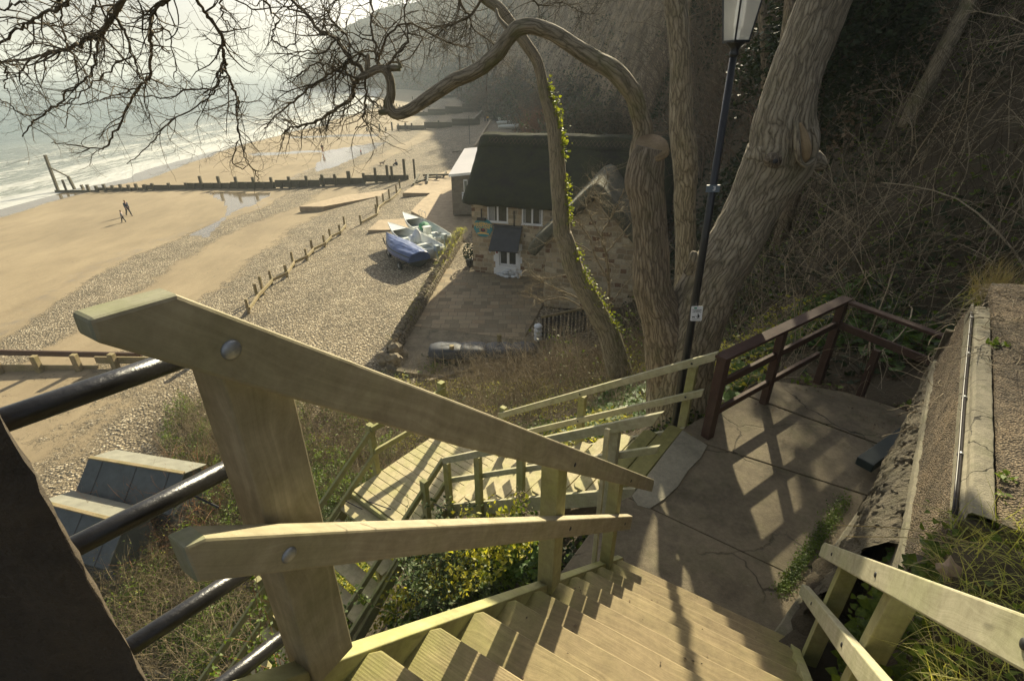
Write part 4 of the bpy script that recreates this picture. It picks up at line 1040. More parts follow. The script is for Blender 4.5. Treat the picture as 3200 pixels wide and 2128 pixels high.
# ---- hanging sign
def text_mesh(txt, size, ext=.012, m='orange', parent=None, name='lettering', place=None, bold=0.0):
    cu = bpy.data.curves.new('t', 'FONT'); cu.body = txt; cu.size = size; cu.align_x = 'CENTER'; cu.align_y = 'CENTER'; cu.extrude = ext; cu.offset = bold
    to = bpy.data.objects.new('t', cu); COL.objects.link(to); dg = bpy.context.evaluated_depsgraph_get(); dg.update()
    me = bpy.data.meshes.new_from_object(to.evaluated_get(dg)); bpy.data.objects.remove(to)
    co = np.empty(len(me.vertices)*3, np.float32); me.vertices.foreach_get('co', co); co = co.reshape(-1, 3)
    out = [tuple(place(x, y, z)) for x, y, z in co]; me.vertices.foreach_set('co', np.array(out, np.float32).ravel())
    me.materials.clear(); me.materials.append(M[m]); me.update(); return link(me, name, parent)
ss, sh_ = wallpt(1509.7, 712.9, .1)
sg = thing('cottage_sign', "round topped teal sign reading FISHERMAN'S COTTAGE on the cottage wall", 'sign', hp(ss,-.1,sh_))
b = MB(); out = []
for k in range(40):
    an = 2*math.pi*k/40; c_, s_ = math.cos(an), math.sin(an)
    x = .68*math.copysign(abs(c_)**.8, c_); y = .62*math.copysign(abs(s_)**.8, s_); out.append((x*(1 if y > -.2 else .88), y))
n = len(out); V = [hp(ss+x,-.06,sh_+y) for x, y in out]+[hp(ss+x,-.11,sh_+y) for x, y in out]
b.add(V, [tuple(range(n)), tuple(range(2*n-1,n-1,-1))]+[(i, n+i, n+(i+1)%n, (i+1)%n) for i in range(n)]); b.build('board', M['teal'], sg)
def arc(r_, y0, k=1.0):
    return lambda x, y, z: hp(ss+x, -.118-z, sh_+y0+y-k*x*x*.35)
text_mesh("FISHERMAN'S", .24, .006, parent=sg, place=lambda x, y, z: hp(ss+x*.92, -.118-z, sh_+.30+y*1.25-.28*x*x), bold=.006)
text_mesh("COTTAGE", .215, .006, parent=sg, place=lambda x, y, z: hp(ss+x, -.118-z, sh_+.085+y*1.1-.22*x*x), bold=.006)
def disc(b, c, rx, ry, dd, n=24):
    V = [hp(ss+c[0]+rx*math.cos(2*math.pi*k/n), -dd, sh_+c[1]+ry*math.sin(2*math.pi*k/n)) for k in range(n)]+[hp(ss+c[0]+rx*math.cos(2*math.pi*k/n), -dd+.008, sh_+c[1]+ry*math.sin(2*math.pi*k/n)) for k in range(n)]
    b.add(V, [tuple(range(n-1,-1,-1))]+[(k, (k+1)%n, n+(k+1)%n, n+k) for k in range(n)])
b = MB(); disc(b, (0,-.17), .31, .17, .117); b.build('emblem', M['cut_wood'], sg)
b = MB(); disc(b, (0,-.155), .17, .12, .124); b.build('emblem_centre', M['cloth_navy'], sg)
b = MB(); disc(b, (0,-.12), .08, .06, .131, 12); b.build('emblem_dot', M['cloth_red'], sg)
b = MB(); rb = []
for k in range(13):
    x = -.42+.84*k/12; y = -.36-.30*(x*x)*.9+.0
    rb.append((x, y))
V = [hp(ss+x,-.12,sh_+y+.05) for x, y in rb]+[hp(ss+x,-.12,sh_+y-.05) for x, y in rb]; n = len(rb)
b.add(V, [(i+1, i, n+i, n+i+1) for i in range(n-1)]); b.build('ribbon', M['orange'], sg)
# ---- sandbags at the door
def bag(b, c, l, w_, h, rz, tilt=0):
    c = Vector(c); Mx = Matrix.Rotation(rz, 3, 'Z') @ Matrix.Rotation(tilt, 3, 'Y'); V = []; n, m_ = 12, 7
    tmp = MB(); tmp.ball((0,0,0), 1, n, m_, noise=.04)
    for p in tmp.v:
        p = Vector(p); q = Vector((math.copysign(abs(p.x)**.7, p.x)*l/2, math.copysign(abs(p.y)**.7, p.y)*w_/2, math.copysign(abs(p.z)**.8, p.z)*h/2))
        V.append(c+Mx @ q)
    b.add(V, tmp.f)
sbx = [(-.38,-.36,.09,.50,'lower left'),( .05,-.55,.09,.55,'front'),(.52,-.46,.10,.45,'right'),(-.12,-.30,.27,.55,'upper left'),(.38,-.30,.29,.5,'upper right'),(.05,-.20,.42,.5,'topmost'),(.82,-.42,.18,.5,'leaning'),(-.62,-.30,.12,.4,'leftmost')]
cm = (s0+s1)/2
for i, (a, d, h, l, nm) in enumerate(sbx):
    b = MB(); bag(b, hp(cm+a, d, h), l*.92, .33, .17, -.27+random.uniform(-.5,.5), random.uniform(-.2,.2) if nm != 'leaning' else .9)
    o = b.build('sandbag', M['white_rough'], smooth=True)
    tag(o, {'lower left':'white sandbag low on the left of the heap at the cottage door','front':'white sandbag at the very front of the heap at the cottage door','right':'white sandbag low on the right of the heap at the cottage door','upper left':'white sandbag in the second layer, left side of the door heap','upper right':'white sandbag in the second layer, right side of the door heap','topmost':'topmost white sandbag of the heap against the cottage door','leaning':'white sandbag propped upright against the right door jamb','leftmost':'small white sandbag against the left door jamb'}[nm], 'sandbag', 'sandbags heaped at the cottage door')
# ---- annexe
an = thing('block_building', 'grey block building with pale metal roof behind the thatched cottage', 'building', (-6,52.5,ZP))
AX0, AX1, AY0, AY1 = -6.0, 3.0, 52.5, 71
b = MB(); V = [(AX0,AY0,ZP),(AX1,AY0,ZP),(AX1,AY1,ZP),(AX0,AY1,ZP),(AX0,AY0,-9.15),(AX1,AY0,-8.3),(AX1,AY1,-8.3),(AX0,AY1,-9.15)]
b.add(V, [(0,1,5,4),(3,0,4,7),(1,2,6,5),(2,3,7,6)], [[(0,0),(9,0),(9,4.5),(0,3.8)],[(0,0),(18,0),(18,3.8),(0,3.8)],[(0,0),(18,0),(18,4.5),(0,4.5)],[(0,0),(9,0),(9,4),(0,4)]]); b.build('wall', M['block'], an)
b = MB(); b.hexa([(AX0-.2,AY0-.25,-9.15),(AX1+.2,AY0-.25,-8.28),(AX1+.2,AY1+.2,-8.28),(AX0-.2,AY1+.2,-9.15),(AX0-.2,AY0-.25,-9.0),(AX1+.2,AY0-.25,-8.13),(AX1+.2,AY1+.2,-8.13),(AX0-.2,AY1+.2,-9.0)]); ro = b.build('metal_roof', M['metal_roof'], an)
b = MB(); b.board((AX0-.2,AY0-.28,-9.12),(AX1,AY0-.28,-8.27),.24,.04); b.build('fascia', M['white'], ro)
q0 = Py(1448,562,52.44); q1 = Py(1462,600,52.44)
b = MB(); b.hexa([(q0.x,52.4,q1.z),(q1.x,52.4,q1.z),(q1.x,52.5,q1.z),(q0.x,52.5,q1.z),(q0.x,52.4,q0.z),(q1.x,52.4,q0.z),(q1.x,52.5,q0.z),(q0.x,52.5,q0.z)]); wo = b.build('window', M['white'], an, bevel=.02)
b = MB(); b.box(((q0.x+q1.x)/2,52.39,(q0.z+q1.z)/2), (q1.x-q0.x)*.66, .02, (q0.z-q1.z)*.8); b.build('pane', M['glass'], wo)
sg2 = thing('warning_sign', 'white warning sign with yellow triangle on the grey block wall beside the thatch', 'sign', Py(1453,612,52.3))
q0 = Py(1443,601,52.4); q1 = Py(1466,626,52.4)
b = MB(); b.box(((q0.x+q1.x)/2,52.42,(q0.z+q1.z)/2), q1.x-q0.x, .03, q0.z-q1.z); b.build('board', M['sign_white'], sg2)
tc_ = (q0.x+q1.x)/2; b = MB(); b.add([(tc_-.16,52.40,q1.z+.12),(tc_+.16,52.40,q1.z+.12),(tc_,52.40,q1.z+.42)], [(0,1,2)]); b.build('triangle', M['yellow'], sg2)
text_mesh('CAUTION', .15, .004, 'sign_blue', sg2, place=lambda x, y, z: Vector((tc_+x, 52.40-z, q0.z-.15+y)), bold=.006)
# ---------------------------------------------------------------- yard, paths, low wall
def slab(name, px, z0, z1, m, label, world=None, kind='structure'):
    q = world or [tuple(Pz(a, c, z1)[:2]) for a, c in px]
    ar = sum(q[i][0]*q[(i+1)%len(q)][1]-q[(i+1)%len(q)][0]*q[i][1] for i in range(len(q)))
    if ar < 0: q = q[::-1]
    b = MB(); b.prism(q, z0, z1); o = b.build(name, m); struct(o, kind, label); return o
def hw(s, d): p = hp(s, d, 0); return (p.x, p.y)
slab('patio', None, -13.6, ZP, M['pavers'], 'paved yard in front of the cottage', [hw(-2.3,-.0),hw(0,-.02),hw(6.2,-.02),hw(6.2,-9.5),hw(-.7,-9.5)])
slab('concrete_yard', None, -13.6, ZP-.012, M['landing'], 'stained concrete part of the yard', [hw(-.75,-9.0),hw(8,-9.0),hw(8,-14.3),hw(.55,-14.3)])
slab('concrete_path', [(1258,603),(1290,583),(1360,545),(1413,530),(1475,560),(1475,720),(1445,760),(1395,718),(1285,660),(1318,625),(1345,604)], -13.8, -13.2, M['patio_conc'], 'pale concrete path past the boats')
slab('concrete_apron', [(1150,719),(1184,688),(1282,682),(1290,718)], -13.9, -13.47, M['patio_conc'], 'strip of concrete beside the boats')
bw = slab('ramp', [(935,646),(1070,612),(1262,587),(1262,598),(1225,606),(1010,646)], -14.6, -14.02, M['patio_conc'], 'x', kind='thing'); del bw['kind']; tag(bw, 'low pale concrete ramp crossing the shingle below the main groyne', 'ramp')
def stone_wall():
    A_, B_ = Vector((-4.45,44.2,0)), Vector((-6.15,23.3,0)); L = (B_-A_).length; d = (B_-A_)/L; n = Vector((d.y,-d.x,0)); b = MB()
    t_ = 0
    b.hexa([*(A_+n*.22+Vector((0,0,-13.5)), A_-n*.22+Vector((0,0,-13.5)), B_-n*.22+Vector((0,0,-13.5)), B_+n*.22+Vector((0,0,-13.5))), *(A_+n*.20+Vector((0,0,-12.45)), A_-n*.20+Vector((0,0,-12.45)), B_-n*.20+Vector((0,0,-12.45)), B_+n*.20+Vector((0,0,-12.45)))])
    for side in (-1, 1):
        for row in range(4):
            t_ = random.random()*.2
            while t_ < L:
                l = random.uniform(.14,.42); p = A_+d*(t_+l/2)+n*(side*.22)+Vector((0,0,-13.15+row*.20+random.uniform(-.03,.03)))
                c = MB(); c.ball((0,0,0), 1, 6, 4, noise=.2)
                b.add([p+d*(q[0]*l*.55)+n*(q[1]*.09)+Vector((0,0,q[2]*.11)) for q in c.v], c.f); t_ += l
    t_ = 0
    while t_ < L:                                         # upright coping slabs
        l = random.uniform(.06,.15); h = random.uniform(.15,.34); p = A_+d*(t_+l/2)+Vector((0,0,-12.42+h/2))+n*random.uniform(-.04,.04)
        c = MB(); c.ball((0,0,0), 1, 6, 4, noise=.22)
        b.add([p+d*(q[0]*l*.6)+n*(q[1]*.24)+Vector((0,0,q[2]*h*.6)) for q in c.v], c.f); t_ += l
    for k in range(14):
        p = B_+d*random.uniform(.0,1.1)+n*random.uniform(-.9,.5)+Vector((0,0,-12.9+random.uniform(-.3,.4))); b.ball(p, random.uniform(.25,.42), 8, 6, (1,.8,.8), noise=.18)
    o = b.build('stone_wall', M['stone_dry']); tag(o, 'low dry stone wall between the shingle and the paved yard', 'wall')
stone_wall()
# ---------------------------------------------------------------- groynes and timber revetments
def bz(x, y): return float(beach_z(x, y))
def groyne(label, y, xs, tops, x0, x1, wall_h, m='groyne', yslope=0.0, pw=.22, planks=3, group='groynes crossing the beach', ztop=None):
    t_ = thing('groyne', label, 'groyne', (x0, y, bz(x0, y)), group)
    for x, h in zip(xs, tops):
        yy = y+(x-x0)*yslope; z = bz(x, yy); b = MB(); b.box((x, yy-.12, z+h/2-.4), pw, pw, h+.8, random.uniform(-.1,.1)); b.build('post', M[m], t_, bevel=.02)
    n = max(2, int(abs(x1-x0)/6)); 
    for i in range(n):
        a, c = x0+(x1-x0)*i/n, x0+(x1-x0)*(i+1)/n-.02
        for k in range(planks):
            h = wall_h((a+c)/2)
            if h <= .05: continue
            ya, yc = y+(a-x0)*yslope, y+(c-x0)*yslope
            z = (bz(a,ya)+bz(c,yc))/2; hh = h/planks
            b = MB(); b.board((a,ya+.05,z+hh*(k+.5)-.03),(c,yc+.05,z+hh*(k+.5)-.03), hh*.97, .08); b.build('plank', M[m], t_)
    return t_
rx = lambda px, py, y: ray(px, py)[0]*y
z1 = [595,650,705,760,815,868,920,980,1030,1140,1255,1305,1360,1425,1480,1537,1595,1657,1710,1772,1830,1890,1948,2005,2065,2170,2255,2345]
tall = {595:1225,705:1225,815:1228,920:1228,1030:1228,1140:1228,1255:1230,1360:1190,1480:1192,1595:1195,1710:1198,1830:1200,1948:1200,2065:1200,2170:1198,2255:1200,2345:1185}
gx = [rx(a/2.1436, 590, 76.5) for a in z1]; gt = [(1272-tall[a])/2.1436/1612*76 if a in tall else .85 for a in z1]
z2 = [25,110,205,300,380,460,490,575]
gx += [rx(1000+a/2.1436, 575, 76.5) for a in z2]; gt += [1.5,1.3,1.9,1.5,2.1,2.3,2.1,2.9]
groyne('long dark timber groyne with two rows of posts running from the sea to the boardwalk', 76.5, gx, gt, -66.5, gx[-1]+.5, lambda x: np.interp(x, [-67,-58,-45,-30,-14], [.25,.45,.85,1.05,.9]), pw=.34)
# outer tall marker frame in the surf
mk = thing('beacon_frame', 'tall tilted timber beacon with a diagonal brace standing in the surf', 'beacon', Pz(180,597,-15.7))
for a, c, w_ in (((140,485),(183,600),.30),((194,562),(208,598),.22),((213,553),(236,594),.30),((253,578),(262,590),.3)):
    y_ = Pz(c[0], c[1], -15.8).y; b = MB(); p, q = Py(*a, y_), Py(*c, y_); b.board(p, q+Vector((0,0,-.6)), w_, w_, (0,1,0)); b.build('post', M['groyne'], mk)
b = MB(); b.board(Py(152,522,77.3), Py(216,554,77.6), .16, .16); b.build('brace', M['groyne'], mk)
groyne('short near groyne of mossy posts and double boards seen past the handrail', 24.6, [rx(q, 1165, 24.6) for q in (12,142,268,385,520,640)], [1.05,1.0,1.0,.95,.95,.9], -31, -14.5, lambda x: .42, 'old_post', -.02, .30, 2)
b = MB(); b.board((-31,25.6,-14.1),(-20.5,24.9,-13.95), .32, .12); 
g2 = [o for o in COL.objects if o.name.startswith('groyne')]
o = b.build('back_board', M['brown'], g2[-1])
fx = [(-60,257),]
groyne('stepped groyne beyond the main one, left end awash at a pool', 156, [rx(p, 405, 156) for p in (1147,1162,1187,1206,1226,1246,1268,1288,1330,1372)], [1.1,1.3,1.9,1.0,2.3,1.8,2.0,1.8,1.5,2.0], rx(1240,405,156), rx(1500,400,156), lambda x: np.interp(x, [-33,-28,-20,-9], [.2,1.3,1.6,2.0]), planks=2, pw=.4)
groyne('dark groyne with stepped boards behind the bend of the mossy branch', 212, [rx(p, 365, 212) for p in (1290,1325,1360,1400)], [1.2,1.6,1.8,2.2], rx(1285,372,212), rx(1500,355,212), lambda x: np.interp(x, [-40,-30,-12], [.6,2.0,3.2]), planks=2, pw=.5)
groyne('line of small posts across the far sand, from the surf to the middle', 262, list(np.linspace(rx(1040,342,262), rx(1330,335,262), 30)), [1.3+.6*(i%5==0) for i in range(30)], -75, rx(1345,335,262), lambda x: .5, planks=1, pw=.35)
groyne('farthest low groyne near the foot of the wooded cliff', 335, [rx(p, 318, 335) for p in (1290,1320,1375,1420,1450)], [1.6,1.2,1.5,1.6,1.8], rx(1360,318,335), rx(1466,312,335), lambda x: 1.5, planks=1, pw=.5)
w_ = MB(); w_.board((-11.0,158,-12.9),(-9.6,214,-12.7),1.6,.5); o = w_.build('sea_wall', M['wall_conc']); tag(o, 'short pale sea wall joining the ends of two far groynes', 'wall')
w_ = MB(); w_.board((-7.0,104,-12.75),(-6.1,158,-12.6),.5,.35); o = w_.build('kerb_wall', M['patio_conc']); tag(o, 'thin pale kerb wall running away from the metal roof', 'wall')
# low revetment along the shingle
rv = thing('timber_revetment', 'low line of yellowish posts and boards holding back the shingle', 'fence', Pz(780,975,-14))
pp = [(777,975),(805,933),(822,915),(849,884),(896,862),(917,828),(959,809),(977,787),(1015,768),(1033,747),(1063,732),(1078,711),(1108,705),(1128,702),(1177,676),(1181,655),(1199,640),(1218,630),(1240,612),(1251,596)]
pw_ = [Pz(a, c, -13.95) for a, c in pp]
for i, p in enumerate(pw_):
    if 11 < i < 13: continue
    h = [.75,.95,1.1,.8,.7,.95,.7,.9,.8,.8][i % 10]*.9+(.4 if i > 13 else 0)
    b = MB(); b.box((p.x, p.y, -14.3+(h+.6)/2), .17, .17, h+.6, random.uniform(-.5,.5)); b.build('post', M['old_post'], rv, bevel=.02)
for i in range(len(pw_)-1):
    a, c = pw_[i], pw_[i+1]
    if i in (11, 12): continue
    b = MB(); b.board((a.x+.1,a.y,-13.72),(c.x+.1,c.y,-13.72), .22, .12); b.build('board', M['old_post'], rv, bevel=.01)
# timber jetty frame by the end of the main groyne
jt = thing('broken_jetty', 'dark broken timber frame lying between the main groyne and the block building', 'frame', Pz(1330,555,-13.3))
for a, c, w_ in (((1292,576),(1310,545),.22),((1300,572),(1330,560),.2),((1322,548),(1402,546),.25),((1325,556),(1380,553),.2),((1295,566),(1325,566),.18),((1335,570),(1338,545),.2),((1385,552),(1395,538),.2)):
    p, q = Pz(*a, -13.0), Pz(*c, -12.8); b = MB(); b.board(p, q, w_, w_); b.build('beam', M['groyne'], jt)
for p_ in ((1332,563),(1366,560)):
    p = Pz(*p_, -13.2); b = MB(); b.tube([p+Vector((-.1,0,.25)), p+Vector((.1,0,.25))], .3, 12); b.build('wheel', M['rubber'], jt)
b = MB(); p = Pz(1297,560,-13.2); b.tube([p, p+Vector((0,0,2.6))], .13, 8); o = b.build('mooring_post', M['groyne']); tag(o, 'tall dark post at the landward end of the main groyne', 'post')
b = MB(); p = Pz(1468,452,-13); b.tube([p, p+Vector((0,0,5.2))], .06, 6); o = b.build('thin_pole', M['iron']); tag(o, 'thin upright pole behind the pale metal roof', 'pole')
def driftwood(px, py, z, label, n=6, s=1.0):
    p0 = Pz(px, py, z); b = MB()
    for k in range(n):
        a = random.uniform(-.6,.6); L = random.uniform(.6,1.6)*s; p = p0+Vector((random.uniform(-.8,.8)*s, random.uniform(-.3,.3), .05))
        b.tube([p, p+Vector((L*.5*math.cos(a), L*.5*math.sin(a), .12*s)), p+Vector((L*math.cos(a), L*math.sin(a), random.uniform(.0,.35)*s))], [.09*s,.07*s,.03*s], 6)
    o = b.build('driftwood', M['groyne']); tag(o, label, 'driftwood')
driftwood(1420,477,-13.3,'dark heap of driftwood on the shingle left of the metal roof'); driftwood(1463,376,-13.3,'small driftwood pile far along the shingle', 4, 1.2)
driftwood(1415,346,-14,'dark driftwood clump on the far groyne', 7, 1.6)
# ---------------------------------------------------------------- boats
def boat(name, label, bow, stern, beam, depth_, z0, mats=('boat_white','boat_in'), cover=None, extra=None, group='boats drawn up by the stone wall', console=None):
    bow, stern = Vector(bow), Vector(stern); d = (bow-stern); L = d.length; d.normalize(); n = Vector((d.y,-d.x,0)).normalized(); up = n.cross(d)
    if up.z < 0: up = -up
    t_ = thing(name, label, 'boat', stern, group)
    st_ = np.linspace(0, 1, 15); V = []; F = []; K = 9
    def half(u): return beam/2*(.80+.20*math.sin(min(u/.45,1)*math.pi/2))*(1-max(0,(u-.45)/.55)**2.3)
    for u in st_:
        w_ = max(half(u), .015); sheer = depth_*(1+.28*max(0,(u-.4)/.6)**2); keel = .0+.25*depth_*max(0,(u-.7)/.3)**2
        for k in range(K):
            a = -math.pi/2+math.pi*k/(K-1); y = math.sin(a); hh = (1-abs(math.cos(a))**.7)
            V.append(stern+d*(u*L+ (0.10*L*(u**6))*hh)+n*(y*w_*(.82+.18*hh))+up*(keel+hh*(sheer-keel)))
    for i in range(14):
        for k in range(K-1): F.append((i*K+k, i*K+k+1, (i+1)*K+k+1, (i+1)*K+k))
    F.append(tuple(range(K-1,-1,-1)))
    b = MB(); b.add(V, F); ho = b.build('hull', M[mats[0]], t_, smooth=True)
    sm = ho.modifiers.new('solid', 'SOLIDIFY'); sm.thickness = .05; sm.offset = -1
    # gunwale
    for s_ in (0, K-1):
        b = MB(); b.tube([V[i*K+s_] for i in range(15)], .035, 6); b.build('gunwale', M['boat_white'] if not cover else M[mats[0]], t_, smooth=True)
    if not cover:
        b = MB(); fl = []
        for i in range(1, 13):
            u = st_[i]; w_ = half(u)*.72; fl += [stern+d*(u*L)-n*w_+up*(depth_*.38), stern+d*(u*L)+n*w_+up*(depth_*.38)]
        b.add(fl, [(2*i, 2*i+1, 2*i+3, 2*i+2) for i in range(11)]); b.build('floor', M[mats[1]], t_)
        for u in (.30, .62):
            w_ = half(u)*.92; b = MB(); c = stern+d*(u*L)+up*(depth_*.66); b.board(c-n*w_, c+n*w_, .32, .05, d); b.build('thwart', M['boat_white'], t_, bevel=.01)
        b = MB(); q = []
        for i in range(11, 15):
            u = st_[i]; q += [V[i*K]+up*.01, V[i*K+K-1]+up*.01]
        b.add(q, [(2*i, 2*i+1, 2*i+3, 2*i+2) for i in range(3)]); b.build('foredeck', M['boat_white'], t_)
    else:
        b = MB(); Vc = []; m_ = 46; J = 25
        for i, u in enumerate(np.linspace(0, 1, 46)):
            w_ = half(u)*1.06+.03; sheer = depth_*(1+.28*max(0,(u-.4)/.6)**2)
            for j in range(J):
                f = j/(J-1)*2-1
                fold = .06*float(fbm(u*3.2+f*.8, f*7.0+u*2, 1.0, 3))+.035*(1-abs(float(fbm(u*5+2, f*9-u*4, 4.0, 2))))**6
                hgt = sheer+.42*(1-abs(f)**1.6)*(1-.55*abs(u-.5)) - (.45*depth_*max(0,(abs(f)-.72)/.28)) + fold
                Vc.append(stern+d*((u*1.04-.02)*L+(.1*L*u**6 if u > .8 else 0))+n*(max(-1,min(1,f*1.15))*w_)+up*hgt)
        Fc = [(i*J+j, (i+1)*J+j, (i+1)*J+j+1, i*J+j+1) for i in range(m_-1) for j in range(J-1)]
        Fc.append(tuple(range(J)))
        b.add(Vc, Fc); co_ = b.build('cover', M[cover], t_, smooth=False); ss_ = co_.modifiers.new('sub', 'SUBSURF'); ss_.levels = 1; ss_.render_levels = 1
    return t_, stern, d, n, up, L
def wheel(parent, c, r, d, name='wheel'):
    b = MB(); c = Vector(c); d = Vector(d).normalized(); b.tube([c-d*.08, c-d*.07, c+d*.07, c+d*.08], [r*.8, r, r, r*.8], 18); o = b.build(name, M['rubber'], parent)
    b = MB(); b.tube([c-d*.085, c+d*.085], r*.45, 12); b.build('hub', M['bolt'], o)
zb = -12.85
B1 = boat('covered_boat', 'boat under a wrinkled blue tarpaulin on a small trailer, nearest of the beached boats', (-9.9,40.8,-12.95), (-6.9,36.9,-13.0), 2.05, .82, 0, ('dark_green','boat_in'), 'blue_tarp')
tr = thing('boat_trailer', 'rusty two wheeled trailer under the blue covered boat', 'trailer', (-9.3,39.0,-13.3))
wc = Pz(1249,835,-13.2); wc2 = Pz(1216,795,-13.2); wc.z = wc2.z = -13.08
wd = Vector((1,1.0,0)); wheel(tr, wc, .34, B1[3]); wheel(tr, wc2, .34, B1[3])
b = MB(); b.tube([wc, wc+Vector((.9,.35,.28)), wc2+Vector((.5,-.2,.2)), wc2], .05, 8); b.tube([Vector((-8.1,39.4,-12.85)), Vector((-10.7,42.3,-12.95)), Vector((-10.9,42.6,-12.5))], .05, 8); b.build('chassis', M['iron'], tr)
B2 = boat('open_boat', 'open white clinker boat with a wrapped console, between the blue cover and the net boat', (-10.4,44.2,-12.85), (-6.0,38.9,-13.05), 2.1, .85, 0)
B3 = boat('open_boat', 'white rowing boat with a green net, farthest of the three by the wall', (-9.9,48.2,-12.95), (-5.8,42.2,-13.1), 2.1, .85, 0)
B4 = B3
def atb(B_, u, v, h): t_, s_, d, n, up, L = B_; return s_+d*(u*L)+n*v+up*h
b = MB(); c = atb(B2, .42, .1, 1.0); b.ball(c, .5, 10, 8, (.75,.75,1.3), noise=.12); b.ball(c+Vector((-.35,-.1,-.25)), .35, 8, 6, (1,1,1.1), noise=.15); o = b.build('wrapped_console', M['white_rough'], smooth=True); tag(o, 'upright bundle wrapped in pale plastic standing in the clinker boat', 'bundle')
b = MB(); c = atb(B3, .50, .05, .80); b.ball(c, .62, 12, 8, (.8,.9,.55), noise=.15); b.ball(c+Vector((.3,-.35,-.1)), .4, 10, 8, (1,.7,.8), noise=.15); o = b.build('fishing_net', M['green_net'], smooth=True); tag(o, 'heap of green fishing net in the farthest white boat', 'net')
b = MB(); c = atb(B4, .30, -.35, .85); b.box(c, .5, .6, .5, .6); b.box(c+Vector((0,0,.3)), .7, .6, .12, .6); o = b.build('fish_box', M['boat_white'], bevel=.03); tag(o, 'white engine box standing in the farthest white boat', 'box')
for (u, v) in ((.12,.4),(.9,.25),(.55,-.5)):
    pass
b = MB()
for B_, us in ((B3,(.62,.68,.56)),(B2,(.05,.02))):
    for u in us:
        p = atb(B_, u, .4, .7); b.tube([p, p+Vector((random.uniform(-.2,.2),0,1.2))], .015, 5); b.ball(p+Vector((0,0,1.2)), .06, 6, 4)
o = b.build('marker_rods', M['bolt']); tag(o, 'thin marker rods with small floats sticking up from the boats', 'rods')
for i, B_ in enumerate((B2, B4)):
    b = MB(); c = atb(B_, -.04, 0, .55); b.box(c+Vector((0,0,.35)), .35, .45, .45, .7); b.tube([c+Vector((0,0,.2)), c+Vector((.05,-.1,-.6))], .07, 8); o = b.build('outboard_motor', M['boat_in'], bevel=.04); tag(o, ['grey outboard motor on the stern of the clinker boat','outboard motor tipped up behind the farthest white boat'][i], 'motor')
for i, (px_, py_, w_, lab) in enumerate(((1585,378,1.9,'far white boat with a little wheelhouse, topmost above the thatch'),(1590,404,2.0,'far white boat just above the thatched ridge'),(1583,391,1.8,'low pale boat between the two far white boats'))):
    c = Pz(px_, py_, -12.2); s_ = c+Vector((2.2,-1.0,.25)); e_ = c+Vector((-2.2,1.0,0))
    Bf = boat('far_boat', lab, s_, e_, w_, .8, 0, group='boats stored beyond the cottage')
    if i == 0: b = MB(); b.box(c+Vector((.2,0,1.1)), 1.0, .9, .7, .4); b.build('wheelhouse', M['boat_white'], Bf[0], bevel=.05)
# ---------------------------------------------------------------- huts at the lower left
def hut(label, A_, B_, zt):
    """steep slope coloured as shaded towards the bank, shallow one coloured as sunlit"""
    A_, B_ = Vector((*A_, zt)), Vector((*B_, zt-.05)); d = (B_-A_).normalized(); n = Vector((-d.y, d.x, 0)); Z = Vector((0,0,1))
    t_ = thing('beach_hut', label, 'hut', (A_.x, A_.y, -14.2), 'huts at the foot of the bank')
    q = [A_+d*.08-n*.78-Z*.86, B_-d*.08-n*.78-Z*.86, B_-d*.08+n*.68-Z*.36, A_+d*.08+n*.68-Z*.36]
    b = MB(); b.hexa([Vector((p.x,p.y,-14.5)) for p in q]+q); b.add([q[0], q[3], A_+d*.08-Z*.05], [(0,2,1)]); b.add([q[1], q[2], B_-d*.08-Z*.05], [(0,1,2)]); b.build('wall', M['slate_blue'], t_)
    for nm, (o1, z1), mt in (('front_slope', (-.9,-.86), 'slate_blue'), ('back_slope', (.85,-.36), 'felt')):
        e = [A_, B_, B_+n*o1+Z*z1, A_+n*o1+Z*z1]; nn = (e[1]-e[0]).cross(e[3]-e[0]).normalized()
        if nn.z < 0: nn = -nn
        b = MB(); b.hexa([p-nn*.0 for p in e]+[p+nn*.04 for p in e]); ro = b.build(nm, M[mt], t_, bevel=.006)
        if nm == 'front_slope':
            for f in (.16, .52, .86):
                p = A_.lerp(B_, f)+nn*.045; b = MB(); b.board(p, p+n*o1+Z*z1, .012, .03, nn); b.build('seam', M['iron'], ro)
    b = MB(); b.board(A_+Z*.05, B_+Z*.05, .05, .12); b.build('ridge_board', M['old_post'], t_, bevel=.008)
hut('blue grey roofed hut with its back slope coloured as sunlit, the farther of two below the bank', (-13.9,13.25), (-10.4,12.55), -11.3)
hut('blue grey roofed hut with its back slope coloured as sunlit, the nearer of two below the bank', (-14.3,11.6), (-11.2,10.8), -11.6)
